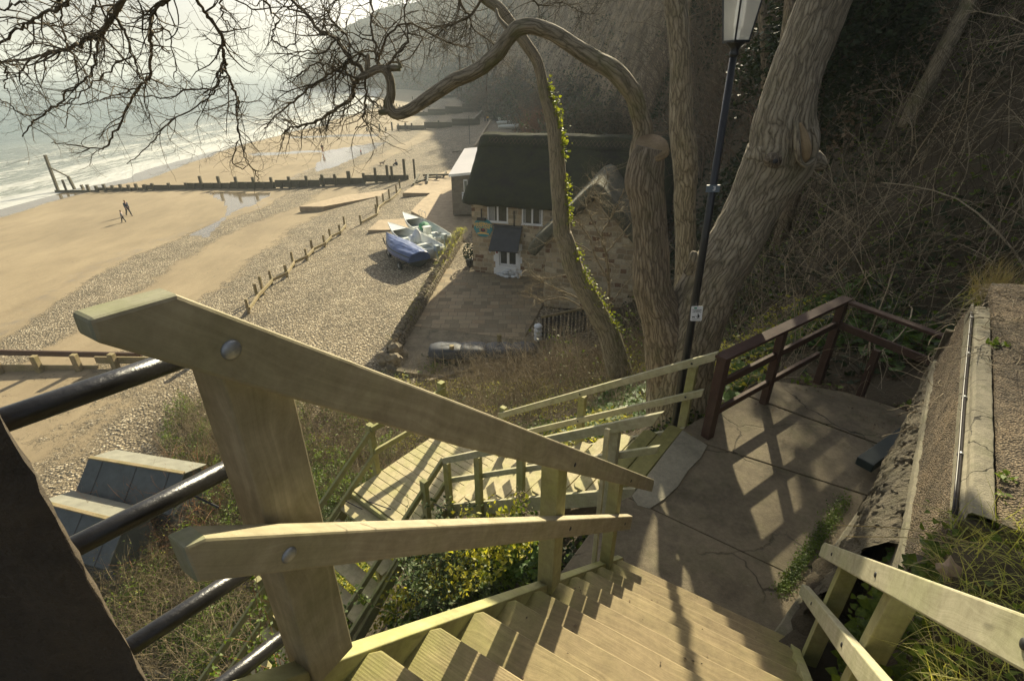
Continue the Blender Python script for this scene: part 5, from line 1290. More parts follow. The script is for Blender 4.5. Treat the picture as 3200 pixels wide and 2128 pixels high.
# ---------------------------------------------------------------- front of the yard
for i, (px_, w_, l_, lab) in enumerate(((1400,1.5,1.6,'leftmost patterned grey covered table beside the small conifer'),(1480,1.3,1.7,'second covered table from the conifer under a dark sheet'),(1560,1.2,1.5,'third covered table from the conifer, behind a cut post'),(1635,1.1,1.5,'rightmost covered table at the front of the yard'))):
    c = Pz(px_, 1125, -13.0); t_ = thing('covered_table', lab, 'table', c, 'covered tables at the front of the yard')
    b = MB(); V = []; K = 16
    for k2, (r_, h_) in enumerate(((.02,.86),(.5,.86),(.85,.80),(1.0,.70),(1.04,.40))):
        for k in range(K):
            an_ = 2*math.pi*k/K; e = .72
            x = math.copysign(abs(math.cos(an_))**e, math.cos(an_)); y = math.copysign(abs(math.sin(an_))**e, math.sin(an_))
            V.append(c+Vector((x*w_*.62*r_, y*.55*r_*1.1, h_+(.04*math.sin(an_*5+i) if k2 > 2 else 0)+(random.uniform(-.02,.02)))))
    b.add(V, [(a*K+k, (a+1)*K+k, (a+1)*K+(k+1)%K, a*K+(k+1)%K) for a in range(4) for k in range(K)]); b.build('cover', M['dark_cover'], t_, smooth=True)
    for sx in (-1, 1):
        for sy in (-1, 1):
            b = MB(); b.board(c+Vector((sx*w_*.42,sy*.35,0)), c+Vector((sx*w_*.36,sy*.3,.62)), .09, .05); b.build('leg', M['groyne'], t_)
for px_, py_, h_, lab in ((1415,1140,1.1,'short cut timber post behind the leftmost covered table'),(1561,1115,1.3,'short cut timber post between the right hand covered tables')):
    p = Pz(px_, py_, -13.1); b = MB(); b.tube([p, p+Vector((0,0,h_))], .12, 10, rough=.05); o = b.build('timber_post', [M['old_post']]); tag(o, lab, 'post', 'cut posts at the front of the yard')
b = MB(); pts = [Pz(a, c, -12.95) for a, c in ((1335,1190),(1400,1172),(1470,1150),(1540,1128),(1610,1112),(1690,1105))]
for i in range(5): b.board(pts[i]-Vector((0,0,.25)), pts[i+1]-Vector((0,0,.25)), .6, .22)
o = b.build('planter_wall', M['stone_dry'], bevel=.02); tag(o, 'low curved stone edging along the front of the yard', 'wall')
# black slatted screen and dark shed right of the yard
sc = thing('pallet_screen', 'black slatted screen with a pale top rail right of the yard', 'screen', Pz(1690,1040,-13))
A_, B_ = Pz(1695,1062,-13), Pz(1860,1030,-13)
for k in range(15):
    p = A_.lerp(B_, k/14); b = MB(); b.board(p, p+Vector((0,0,1.35)), .13, .03, (B_-A_).normalized()); b.build('slat', M['iron'], sc)
b = MB(); b.board(A_+Vector((-.1,-.05,1.38)), B_+Vector((.1,-.05,1.50)), .10, .09); b.build('top_rail', M['old_post'], sc)
for i in range(4):
    b = MB(); bag(b, A_+Vector((-.25,-.1,.14+.24*i)), .42, .45, .28, random.random(), random.uniform(-.2,.2)); o = b.build('sandbag', M['white_rough'], smooth=True)
    tag(o, ['lowest','second lowest','third lowest','topmost'][i]+' white sack stacked at the left end of the black screen', 'sandbag', 'sacks stacked against the black screen')
sh = thing('dark_shed', 'low dark shed with felt roof between ivy trunk and forked tree', 'shed', Pz(1850,960,-13))
A_ = Pz(1745,960,-12.9); b = MB(); b.box((A_.x+2.6, A_.y+1.6, -12.1), 5.4, 2.6, 1.8, -.27); b.build('wall', M['cloth_black'], sh)
b = MB(); b.box((A_.x+2.6, A_.y+1.6, -11.15), 5.8, 3.0, .1, -.27); b.build('roof', M['dark_cover'], sh, bevel=.01)
ps = thing('stone_pier', 'narrow stone gate pier at the right side of the yard', 'pier', Pz(1715,925,-13)); 
p = Pz(1713,925,-13); b = MB(); b.box(p+Vector((0,0,.9)), .55, .45, 1.8, -.27); b.build('shaft', M['stone'], ps, bevel=.02); b = MB(); b.box(p+Vector((0,0,1.86)), .7, .6, .12, -.27); b.build('cap', M['wall_conc'], ps, bevel=.02)
# potted plants by the cottage corner
for i, (s_, d_, r_) in enumerate(((-.75,1.2,.45),(-.6,3.2,.4))):
    c = hp(s_, d_, 0); t_ = thing('potted_plant', ['dark leafy plant in a tub at the front left corner of the cottage','dark leafy plant in a tub farther back along the cottage side'][i], 'plant', c)
    b = MB(); b.tube([c, c+Vector((0,0,.45))], [.24,.3], 14); b.build('tub', M['iron'], t_)
    b = MB()
    for k in range(260):
        v = Vector(rng.normal(size=3)); v.normalize(); p = c+Vector((v.x*r_, v.y*r_, 1.0+v.z*.65))*1.0; a = Vector(rng.normal(size=3)).normalized()*.06; e = v.cross(a).normalized()*.05
        b.add([p-a-e, p+a-e, p+a+e, p-a+e], [(0,1,2,3)])
    b.build('foliage', M['ivy_dark'], t_)
# ---------------------------------------------------------------- right hand wall, lamp, signs
def curve(pts, n=6):
    """Catmull-Rom through rows of numbers"""
    P = np.array(pts, float); P = np.vstack([2*P[0]-P[1], P, 2*P[-1]-P[-2]]); out = []
    for i in range(1, len(P)-2):
        for j in range(n):
            t = j/n; p0, p1, p2, p3 = P[i-1:i+3]
            out.append(.5*((2*p1)+(-p0+p2)*t+(2*p0-5*p1+4*p2-p3)*t*t+(-p0+3*p1-3*p2+p3)*t**3))
    out.append(P[-2]); return np.array(out)
WL = Vector((.629,.777,0)); WF = Vector((.777,-.629,0)); WB = Vector((0,0,-3.9))   # along and across the wall
def wp(l, a, z): return WL*l+WF*a+Vector((0,0,z))
rw = thing('retaining_wall', 'broken aggregate and concrete retaining wall rising on the right of the landing', 'wall', wp(4,.5,-3.9))
def wsheet(name, prof, m, l0=2.7, l1=7.0, nl=190, amp=.03, freq=5, sub=7, taper=None, fade=None):
    """prof: (across, z) up the wall section"""
    pr = []
    for i in range(len(prof)-1):
        for j in range(sub): f = j/sub; pr.append(tuple(prof[i][k]*(1-f)+prof[i+1][k]*f for k in range(2)))
    pr.append(prof[-1]); pr = np.array(pr); ls_ = np.linspace(l0, l1, nl)
    Lg, I = np.meshgrid(ls_, np.arange(len(pr)), indexing='ij'); A = pr[I, 0]; Z = pr[I, 1].copy()
    if taper: A = A+taper(Lg, I/(len(pr)-1))
    nz = fbm(Lg*freq, Z*freq+A*freq, 2.0, 5)*amp+fbm(Lg*freq*3.1, Z*freq*3+A*freq*3, 5.0, 3)*amp*.5
    if name == 'rubble_face': nz = nz+(np.abs(fbm(Lg*11, Z*11, 8.0, 4))-.25)*.12+np.round(fbm(Lg*4, Z*5, 1.0, 2)*3)*.018
    A2 = A+nz*.7; Z2 = Z+nz*.7
    X = WL.x*Lg+WF.x*A2; Y = WL.y*Lg+WF.y*A2
    V = np.stack([X, Y, Z2], -1).reshape(-1, 3); k = len(pr)
    i = (np.arange(nl-1)[:, None]*k+np.arange(k-1)[None]).ravel(); F = np.stack([i, i+k, i+k+1, i+1], -1)
    return npmesh(name, V, F, m, rw, smooth=True)
wsheet('rubble_face', [(.24,-3.95),(.27,-3.45),(.31,-3.0),(.36,-2.72),(.42,-2.60),(.47,-2.58)], M['rough_rock'], nl=330, l0=3.25, l1=6.35, amp=.055, freq=4.5, sub=12, taper=lambda l, f: (l-4.1)*.155*(1-f)**1.2)
wsheet('smooth_course', [(.43,-3.95),(.438,-3.2),(.447,-2.57),(.452,-2.515),(.475,-2.50)], M['wall_conc'], l1=6.15, amp=.004)
wsheet('aggregate_course', [(.462,-2.56),(.474,-2.46),(.492,-2.28),(.508,-2.10),(.522,-2.01),(.535,-2.0)], M['aggregate'], l1=6.1, amp=.016, freq=9, sub=9)
wsheet('smooth_course', [(.524,-2.12),(.526,-1.985),(.532,-1.87),(.545,-1.858)], M['wall_conc'], l1=5.95, amp=.003)
wsheet('coping', [(.541,-1.90),(.546,-1.825),(.556,-1.812),(.60,-1.81),(.640,-1.812),(.646,-1.86)], M['wall_conc'], l1=5.75, amp=.005, freq=6)
wsheet('back_slab', [(.651,-1.86),(.658,-1.805),(.80,-1.78),(1.3,-1.70),(2.6,-1.5),(2.65,-2.4)], M['aggregate'], l1=6.5, amp=.012, freq=5)
# end closing and soil-filled end near the grass
b = MB(); 
for a0, a1, z0, z1, e_ in ((.445,.53,-3.95,-2.2,6.1),(.525,.65,-3.95,-1.86,5.75),(.66,2.6,-3.95,-1.8,6.5)):
    b.hexa([wp(l_,a_,z_) for z_ in (z0, z1) for l_, a_ in ((e_-.06,a0),(e_-.06,a1),(e_,a1),(e_,a0))])
    b.hexa([wp(l_,a_,z_) for z_ in (z0, z1) for l_, a_ in ((2.68,a0),(2.68,a1),(2.74,a1),(2.74,a0))])
b.build('end_face', M['rough_rock'], rw)
# kerb at the foot
kb = MB(); A_, B_ = Pz(2600,1740,-3.72), Pz(2790,1462,-3.72); A_ = A_-(B_-A_)*.9
kb.board(A_+Vector((.03,-.03,-.16)), B_+Vector((.03,-.03,-.16)), .32, .16); o = kb.build('kerb', M['wall_conc'], bevel=.012); tag(o, 'pale concrete kerb along the foot of the rubble wall', 'kerb')
b = MB(); p, q = Pz(2700,1452,-3.74), Pz(2840,1352,-3.74); b.board(p, q, .10, .17); o = b.build('timber_beam', M['dark_green'], bevel=.008); tag(o, 'dark green painted timber beam lying at the corner of the landing', 'beam')
# cable along the wall
cb_ = curve([tuple(wp(l_, a_, z_)) for l_, a_, z_ in ((6.15,.56,-2.1),(5.8,.545,-1.9),(5.4,.528,-1.84),(4.6,.524,-1.86),(3.9,.520,-1.87),(3.3,.520,-1.88),(2.75,.518,-1.90))], 7)
cbt = thing('cable', 'black cable clipped along the top edge of the retaining wall', 'cable', wp(4,.52,-1.85))
b = MB(); b.tube([Vector(p) for p in cb_], .011, 10); b.tube([Vector(p)+Vector((-.008,.004,.010)) for p in cb_[::2]], .006, 8); b.build('cable_run', M['cable'], cbt, smooth=True)
for i in (6, 13, 20, 27, 35):
    p = Vector(cb_[i]); b = MB(); b.tube([p-WL*.008, p+WL*.008], .016, 12); b.build('clip', M['bolt'], cbt)
# ---- street lamp
LB = Py(2108,1345,5.7); lt = Py(2300,128,5.72)
lm = thing('street_lamp', 'black street lamp with glass lantern standing in front of the big leaning tree', 'street lamp', LB)
dl = (lt-LB); b = MB()
pr = [(0,.058),(.05,.06),(.20,.06),(.235,.057),(.255,.047),(.5,.044),(.97,.034)]
b.tube([LB+dl*f+Vector((0,0,-.3 if f == 0 else 0)) for f, r in pr], [r for f, r in pr], 24); b.build('pole', M['lamp_black'], lm, smooth=True)
b = MB(); u_ = dl.normalized(); q = LB+dl*.97
b.tube([q, q+u_*.015, q+u_*.02, q+u_*.04, q+u_*.05, q+u_*.07, q+u_*.075, q+u_*.11, q+u_*.125, q+u_*.13], [.034,.042,.045,.042,.038,.045,.045,.08,.10,.10], 24); b.build('collar', M['lamp_black'], lm, smooth=True)
Q = q+u_*.13; e1 = Vector((math.cos(.35), math.sin(.35), 0)); e1 = (e1-u_*e1.dot(u_)).normalized(); e2 = u_.cross(e1)
lh = .50; r0, r1 = .082, .138
cn = [(-1,-1),(1,-1),(1,1),(-1,1)]
lo = [Q+(e1*a+e2*c)*r0 for a, c in cn]; hi = [Q+u_*lh+(e1*a+e2*c)*r1 for a, c in cn]
fr_ = MB()
for i in range(4):
    fr_.tube([lo[i], hi[i]], .009, 6); fr_.board(lo[i], lo[(i+1)%4], .022, .02, u_); fr_.board(hi[i], hi[(i+1)%4], .026, .022, u_)
lf = fr_.build('lantern_frame', M['lamp_black'], lm)
m, t, bs_ = mat('lantern_glass'); bs_.inputs['Base Color'].default_value = (.8,.8,.76,1); bs_.inputs['Roughness'].default_value = .25
tr_ = N(t, 'BsdfTransparent'); ms_ = N(t, 'MixShader'); ms_.inputs[0].default_value = .33; t.links.new(tr_.outputs[0], ms_.inputs[1]); t.links.new(bs_.outputs[0], ms_.inputs[2]); t.links.new(ms_.outputs[0], t.nodes['Material Output'].inputs[0]); M['lglass'] = m
for i in range(4):
    j = (i+1) % 4; b = MB(); b.add([lo[i], lo[j], hi[j], hi[i]], [(0,1,2,3)]); b.build('pane', M['lglass'], lf)
b = MB(); b.add([*hi, Q+u_*(lh+.22)], [(0,1,4),(1,2,4),(2,3,4),(3,0,4),(3,2,1,0)]); b.tube([Q+u_*(lh+.2), Q+u_*(lh+.3)], [.03,.01], 10); b.build('lantern_roof', M['lamp_black'], lm)
b = MB(); b.tube([Q+u_*.0, Q+u_*.10, Q+u_*.12, Q+u_*.34, Q+u_*.38], [.03,.03,.045,.045,.02], 12); b.build('bulb', M['sign_white'], lm)
# number plate
f_ = .742; c = LB+dl*((1302-590)/(1302-150)*.0+.648); 
pc = Py(2228,590,5.65); b = MB(); up_ = u_; ex_ = Vector((1,.05,0)).normalized()
b.hexa([pc+ex_*(.073*a)+Vector((0,.006*c2,0))+up_*(.037*d) for a, c2, d in ((-1,-1,-1),(1,-1,-1),(1,1,-1),(-1,1,-1),(-1,-1,1),(1,-1,1),(1,1,1),(-1,1,1))]); npl = b.build('number_plate', M['sign_blue'], lm)
text_mesh('3', .062, .001, 'sign_white', npl, 'number', lambda x, y, z: pc+ex_*(x*1.1+.012)+Vector((0,-.009-z,0))+up_*y, .002)
# dog sign
sc_ = Py(2177,980,5.60); lean = u_; sgn = thing('dog_sign', 'small white sign on the lamp post showing a person cleaning up after a dog', 'sign', sc_)
nrm = Vector((-.05,-.8,.15)).normalized(); sx_ = Vector((.98,-.03,.02)).normalized(); sy_ = (lean - nrm*lean.dot(nrm)).normalized()
hw_, hh_ = .068, .090
def sgp(x, y, z=0): return sc_+sx_*x+sy_*y+nrm*z
def rr(b, w_, h_, r_, z0, z1, cx=0, cy=0):
    o_ = []
    for (a, c, s0_) in ((1,1,0),(-1,1,90),(-1,-1,180),(1,-1,270)):
        for k in range(4): an_ = R(s0_+30*k); o_.append((cx+a*(w_-r_)+r_*math.cos(an_), cy+c*(h_-r_)+r_*math.sin(an_)))
    n = len(o_); b.add([sgp(x,y,z1) for x, y in o_]+[sgp(x,y,z0) for x, y in o_], [tuple(range(n)), tuple(range(2*n-1,n-1,-1))]+[(i, n+i, n+(i+1)%n, (i+1)%n) for i in range(n)])
b = MB(); rr(b, hw_, hh_, .012, -.003, 0); b.build('board', M['sign_white'], sgn)
b = MB(); rr(b, .017, .009, .003, .0, .001, -.018, .067); b.build('emblem', M['green_ink'], sgn)
def stx(txt, size, y, m='ink', x0=0): text_mesh(txt, size, .0004, m, sgn, 'lettering', lambda x, yy, z: sgp(x0+x, y+yy, z+.0012), .0004)
stx('YOU ARE REQUIRED', .0125, .043); stx('TO CLEAN UP', .0125, .030); stx('AFTER YOUR DOG', .0125, .017)
b = MB()
def cap(p, q, r_, z=.001):
    d = Vector((q[0]-p[0], q[1]-p[1], 0)); L = d.length; d.normalize(); n_ = Vector((-d.y, d.x, 0))*r_
    pts_ = [(p[0]+n_.x,p[1]+n_.y),(p[0]-n_.x,p[1]-n_.y),(q[0]-n_.x,q[1]-n_.y),(q[0]+n_.x,q[1]+n_.y)]
    b.add([sgp(x, y, z) for x, y in pts_], [(0,1,2,3)])
for p, q, r_ in (((-.045,-.044),(-.020,-.040),.006),((-.050,-.036),(-.042,-.040),.005),((-.043,-.044),(-.045,-.058),.002),((-.022,-.042),(-.020,-.058),.002),((-.020,-.038),(-.012,-.030),.0018),
                 ((.020,-.018),(.032,-.040),.010),((.032,-.040),(.012,-.046),.006),((.012,-.046),(.016,-.058),.004),((.032,-.044),(.030,-.058),.005),((.018,-.020),(-.002,-.042),.003),((.014,-.012),(.022,-.006),.008)): cap(p, q, r_)
b.build('pictogram', M['ink'], sgn); stx('MAXIMUM PENALTY', .009, -.071, x0=-.008); stx('£80', .009, -.071, 'cloth_red', .044)
# ---------------------------------------------------------------- plants: batch makers
def perp(D):
    r_ = np.cross(D, np.array([.3,.2,1.0])); l = np.linalg.norm(r_, axis=-1, keepdims=True); return r_/np.maximum(l, 1e-6)
def batch_tubes(P, Rr, n=4):
    """P (N,K,3), R (N,K) -> verts, faces, uv"""
    P = np.asarray(P, float); N_, K, _ = P.shape
    T = np.gradient(P, axis=1); T /= np.maximum(np.linalg.norm(T, axis=-1, keepdims=True), 1e-9)
    A = perp(T); B = np.cross(T, A)
    an = 2*np.pi*np.arange(n)/n
    V = P[:, :, None]+Rr[:, :, None, None]*(A[:, :, None]*np.cos(an)[None, None, :, None]+B[:, :, None]*np.sin(an)[None, None, :, None])
    idx = np.arange(N_*K*n).reshape(N_, K, n); a = idx[:, :-1]; c = idx[:, 1:]
    F = np.stack([a, np.roll(a, -1, 2), np.roll(c, -1, 2), c], -1).reshape(-1, 4)
    return V.reshape(-1, 3), F
def walk(start, d, length, K=7, curl=.35, grav=0.0, seed=None):
    N_ = len(start); d = d/np.maximum(np.linalg.norm(d, axis=1, keepdims=True), 1e-9); P = [start]; st_ = (np.asarray(length)/(K-1))[:, None]
    w_ = rng.normal(size=(N_, 3))*curl
    for k in range(K-1):
        w_ = .55*w_+rng.normal(size=(N_, 3))*curl*.8; d = d+w_*.5; d[:, 2] += grav; d /= np.maximum(np.linalg.norm(d, axis=1, keepdims=True), 1e-9); P.append(P[-1]+d*st_)
    return np.stack(P, 1)
def branchlets(P, Rr, per, lmin, lmax, rfac, K=6, curl=.4, spread=1.0, grav=0.0, lo=.15):
    """children from random places along parents"""
    N_, K0, _ = P.shape; n = int(N_*per); pi = rng.integers(0, N_, n); f = rng.uniform(lo, 1, n)*(K0-1); k = np.minimum(f.astype(int), K0-2); fr2 = (f-k)[:, None]
    s_ = P[pi, k]*(1-fr2)+P[pi, k+1]*fr2; d0 = P[pi, k+1]-P[pi, k]; d0 /= np.maximum(np.linalg.norm(d0, axis=1, keepdims=True), 1e-9)
    d = d0+rng.normal(size=(n, 3))*spread; r_ = Rr[pi, k]*rfac; L = rng.uniform(lmin, lmax, n)
    C = walk(s_, d, L, K, curl, grav); rr_ = r_[:, None]*np.linspace(1, .35, K)[None]
    return C, rr_
def join(parts):
    V, F, o = [], [], 0
    for v, f in parts: V.append(v); F.append(f+o); o += len(v)
    return np.concatenate(V), np.concatenate(F)
def leaves(C, size, up=.5, shape='diamond', nvec=None):
    """C (N,3) centres -> flat little faces"""
    N_ = len(C); n = rng.normal(size=(N_, 3)); n[:, 2] = np.abs(n[:, 2])+up*2; 
    if nvec is not None: n = n*.6+nvec
    n /= np.linalg.norm(n, axis=1, keepdims=True); a = np.cross(n, rng.normal(size=(N_, 3))); a /= np.linalg.norm(a, axis=1, keepdims=True); b_ = np.cross(n, a)
    s_ = (np.asarray(size)*rng.uniform(.6, 1.3, N_))[:, None]
    if shape == 'diamond': q = [(-1,0,0),(-.1,-.55,.12),(1,0,0),(-.1,.55,.12)]
    elif shape == 'ivy': q = [(-.6,0,0),(-.3,-.8,.1),(.3,-.45,.05),(1,0,0),(.3,.45,.05),(-.3,.8,.1)]
    else: q = [(-.35,0,0),(-.85,-.6,.2),(-.1,-1,.25),(.75,-.65,.15),(1,0,.05),(.75,.65,.15),(-.1,1,.25),(-.85,.6,.2)]
    V = np.stack([C+s_*(a*x+b_*y+n*z) for x, y, z in q], 1).reshape(-1, 3)
    return V, np.arange(len(V)).reshape(-1, len(q))
def blades(C, L, wd, K=4, lean=.5, up=(0,0,1)):
    N_ = len(C); d = rng.normal(size=(N_, 3))*lean+np.array(up); P = walk(C, d, L*rng.uniform(.5, 1.2, N_), K, .12, -.16)
    side = rng.normal(size=(N_, 1, 3)); side[..., 2] *= .2; side /= np.linalg.norm(side, axis=-1, keepdims=True)
    w_ = (wd*np.linspace(1, .08, K))[None, :, None]; V = np.stack([P-side*w_, P+side*w_], 2).reshape(-1, 3)
    idx = np.arange(N_*K*2).reshape(N_, K, 2); F = np.stack([idx[:, :-1, 0], idx[:, :-1, 1], idx[:, 1:, 1], idx[:, 1:, 0]], -1).reshape(-1, 4); return V, F
def wander(p, rad, amp):
    pass
def limb(name, pts, parent, m, y=None, sides=36, sub=5, rough=.0, fur=.035, ffreq=(5, 2.2)):
    """pts: (px, py, width px, distance); a trunk or limb with furrows pressed into its surface"""
    P = []
    for px, py, w_, yy in pts: p = Py(px, py, yy); P.append((*p, pxr(p, w_)))
    P = curve(P, sub); n = sides; V = []; U = []; L = 0; ref = None
    for i in range(len(P)):
        d = Vector(P[min(i+1, len(P)-1)][:3])-Vector(P[max(i-1, 0)][:3]); d.normalize()
        if ref is None: ref = d.orthogonal().normalized()
        ref = (ref-d*ref.dot(d)).normalized(); b_ = d.cross(ref); c = Vector(P[i][:3])
        if i: L += (c-Vector(P[i-1][:3])).length
        for k in range(n):
            an = 2*math.pi*k/n; r_ = P[i][3]; e = r_*(1+.10*float(fbm(math.cos(an)*1.3+L*.9, math.sin(an)*1.3, L*1.1, 3)))
            f = abs(float(fbm(math.cos(an)*ffreq[0]*r_*3+5, math.sin(an)*ffreq[0]*r_*3, L*ffreq[1], 4)))
            e -= fur*r_*max(0, .25-f)*4
            V.append(tuple(c+ref*(math.cos(an)*e)+b_*(math.sin(an)*e))); U.append((L, k/n*2*math.pi*r_))
    m_ = len(P); F = []; UV = []
    circ = 2*math.pi*float(np.mean(P[:, 3]))
    for i in range(m_-1):
        for k in range(n):
            k2 = (k+1) % n; F.append((i*n+k, i*n+k2, (i+1)*n+k2, (i+1)*n+k))
            UV.append([(U[i*n+k][0], circ*k/n), (U[i*n+k][0], circ*(k+1)/n), (U[(i+1)*n+k][0], circ*(k+1)/n), (U[(i+1)*n+k][0], circ*k/n)])
    F.append(tuple(range(n-1,-1,-1))); F.append(tuple((m_-1)*n+k for k in range(n))); UV += [[(0,0)]*n]*2
    b = MB(); b.add(V, F, UV); o = b.build(name, m, parent, smooth=True); o['_p'] = 0; del o['_p']
    return o, P
# ---------------------------------------------------------------- the forked tree
ft = thing('forked_tree', 'big forked tree with one sawn stump limb, an arching bough and a thick leaning trunk', 'tree', Py(2110,1250,6.8))
D0 = 6.8
limb('trunk', [(a, c, w_, D0) for a, c, w_ in ((2125,1300,210),(2122,1200,190),(2135,1110,190),(2160,1030,190),(2190,950,182),(2232,860,172),(2280,785,165),(2322,710,160),(2362,635,165),(2402,565,190),(2432,510,208),(2446,450,205),(2448,400,192),(2456,345,176),(2470,286,165),(2497,200,160),(2523,138,158),(2574,0,158),(2640,-160,150),(2700,-320,140))], ft, M['bark'], sides=64, sub=10)
limb('limb', [(a, c, w_, D0-.02) for a, c, w_ in ((2104,1260,150),(2096,1150,146),(2084,1050,136),(2062,970,126),(2040,900,116),(2034,820,112),(2030,745,106),(2028,690,106),(2022,620,112),(2014,565,122),(2022,505,112),(2034,462,90))], ft, M['bark_red'], sides=56, sub=10)
st_o, _ = limb('sawn_end', [(2034,480,112,D0+.0),(2034,466,108,D0-.02),(2035,456,104,D0-.045)], ft, M['sawn'], sides=40)
archpts = [(2006,560,80),(2000,480,66),(2008,430,60),(2010,395,58),(1996,350,54),(1985,310,54),(1968,278,56),(1920,222,58),(1865,190,52),(1816,160,50),(1760,122,49),(1728,103,47),(1690,89,46),(1655,83,46),(1616,93,48),(1585,125,46),(1560,162,46),(1530,190,46),(1504,213,46),(1460,236,44),(1420,252,44),(1378,280,41),(1336,308,41),(1305,330,39),(1280,345,38),(1243,357,36),(1222,343,38),(1215,322,33),(1222,299,28),(1222,275,27),(1219,252,27),(1212,232,26),(1198,217,26),(1180,216,24),(1160,226,24),(1140,238,22),(1120,246,16)]
arch = [(a, c, w_, D0+.10+.6*min(1, max(0, (2016-a)/800))+.20*min(1, max(0, (c-250)/200))*(a > 1900)) for a, c, w_ in archpts]
limb('arching_bough', arch, ft, M['branch'], sides=26, sub=4, fur=.05)
for q in (((1222,345,26,7.48),(1200,350,20,7.45),(1184,352,18,7.42)), ((1150,232,18,7.5),(1190,216,20,7.5),(1228,214,20,7.5),(1250,215,17,7.48)), ((1150,240,20,7.5),(1148,205,18,7.5),(1150,178,14,7.52),(1151,168,6,7.52)), ((1252,214,14,7.48),(1248,200,10,7.48),(1240,185,6,7.47)), ((1590,95,20,7.2),(1560,60,12,7.3),(1550,30,9,7.4))):
    limb('snag', list(q), ft, M['branch'], sides=10)
# knot hole, wound and burl on the thick trunk
b = MB(); c = Py(2421,504,D0-.50); 
b.tube([c+Vector((0,.10,0)), c+Vector((0,-.005,0)), c+Vector((0,-.02,0)), c+Vector((0,.0,0))], [.085,.085,.06,.045], 20, cap=False); b.build('knot', M['bark_red'], ft, smooth=True)
b = MB(); b.ball(c+Vector((0,.02,0)), .048, 14, 8); b.build('knot_hole', M['ink'], ft, smooth=True)
wd_, _ = limb('wound', [(2496,385,14,D0-.40),(2504,420,34,D0-.42),(2510,455,44,D0-.44),(2514,490,34,D0-.44),(2505,508,10,D0-.42)], ft, M['sawn'], sides=16)
wd_, _ = limb('wound_lip', [(2488,380,14,D0-.44),(2490,420,18,D0-.50),(2492,460,20,D0-.52),(2498,500,16,D0-.50),(2515,518,14,D0-.48),(2540,500,20,D0-.38),(2546,450,20,D0-.34),(2540,400,16,D0-.34)], ft, M['bark'], sides=12)
limb('snag', [(2540,500,60,D0-.05),(2562,510,44,D0-.08),(2574,518,26,D0-.10),(2580,522,10,D0-.10)], ft, M['bark'], sides=16)
limb('snag', [(2150,850,30,D0-.2),(2163,815,26,D0-.3),(2168,795,24,D0-.32),(2170,786,14,D0-.32)], ft, M['bark'], sides=12)
# ---- boughs: traced main lines, then grown twigs
def bough_set(root, lines, name, m, seed, per=(9,7,4), ln=((.35,1.0),(.15,.5),(.06,.2)), r0=None, sides=4):
    P_all, R_all, parts, thick = [], [], [], []; lines = [[(a_, b_, w_*(.62 if name == 'branches' else .8), y_) for a_, b_, w_, y_ in l_] for l_ in lines]
    for ln_ in lines:
        pts = []
        for (px, py, w_, yy) in ln_: p = Py(px, py, yy); pts.append((*p, max(pxr(p, w_), .003)))
        C = curve(pts, 5); 
        C[1:-1, :3] += rng.normal(size=(len(C)-2, 3))*.010
        V, F = batch_tubes(C[None, :, :3], C[None, :, 3]*(1+.1*rng.normal(size=(1, len(C)))), 7); parts.append((V, F))
        K = 8; segs = max(1, len(C)//7)
        for s_ in range(segs):
            idx = np.linspace(s_*7, min(len(C)-1, s_*7+7), K); k = np.minimum(idx.astype(int), len(C)-2); f = (idx-k)[:, None]
            q = C[k]*(1-f)+C[k+1]*f; P_all.append(q[:, :3]); R_all.append(q[:, 3])
    P0 = np.stack(P_all); R0 = np.stack(R_all)
    P1, R1 = branchlets(P0, np.minimum(R0, .016), per[0], *ln[0], .62, 9, .42, .9, -.03); parts.append(batch_tubes(P1, np.maximum(R1, .0019), sides))
    P2, R2 = branchlets(P1, R1, per[1], *ln[1], .68, 7, .5, .9); parts.append(batch_tubes(P2, np.maximum(R2, .0013), 3))
    if per[2]:
        P3, R3 = branchlets(P2, R2, per[2], *ln[2], .8, 4, .4, 1.0); parts.append(batch_tubes(P3, np.maximum(R3, .0010), 3))
    v, f = join(parts); return npmesh(name, v, f, m, root, smooth=True)
def L_(s, y, w0, w1):
    n = len(s); return [(a, c, w0+(w1-w0)*i/(n-1), y+.12*i) for i, (a, c) in enumerate(s)]
lines_a = [L_([(1120,246),(1107,270),(1098,310),(1050,338),(989,378),(940,392),(900,403),(880,425)], 7.5, 18, 4), L_([(1150,236),(1092,182),(1054,126),(1003,103),(961,47),(914,0),(890,-40)], 7.5, 18, 10),
 L_([(1092,190),(1060,215),(1026,233),(961,280),(910,327),(854,369),(826,401)], 7.45, 12, 4), L_([(1145,240),(1142,300),(1140,345),(1135,370),(1145,392),(1110,405)], 7.4, 9, 4),
 L_([(1180,216),(1175,150),(1160,90),(1165,40),(1150,-20)], 7.5, 12, 6), L_([(1200,217),(1240,170),(1275,120),(1262,60),(1270,0)], 7.5, 11, 5), L_([(1120,246),(1070,230),(1010,200),(960,215),(900,260)], 7.4, 9, 4),
 L_([(1190,217),(1185,170),(1230,90),(1290,75),(1350,110),(1420,140),(1480,150)], 7.6, 10, 4), L_([(1050,125),(1000,170),(950,160),(890,200)], 7.5, 8, 3), L_([(1145,300),(1180,330),(1200,345)], 7.4, 8, 5), L_([(1150,178),(1110,160),(1080,110),(1040,70),(1010,20)], 7.5, 9, 5)]
bough_set(ft, lines_a, 'twigs', M['twig'], 1, per=(6,4.5,1.6), ln=((.25,.9),(.12,.42),(.05,.16)))
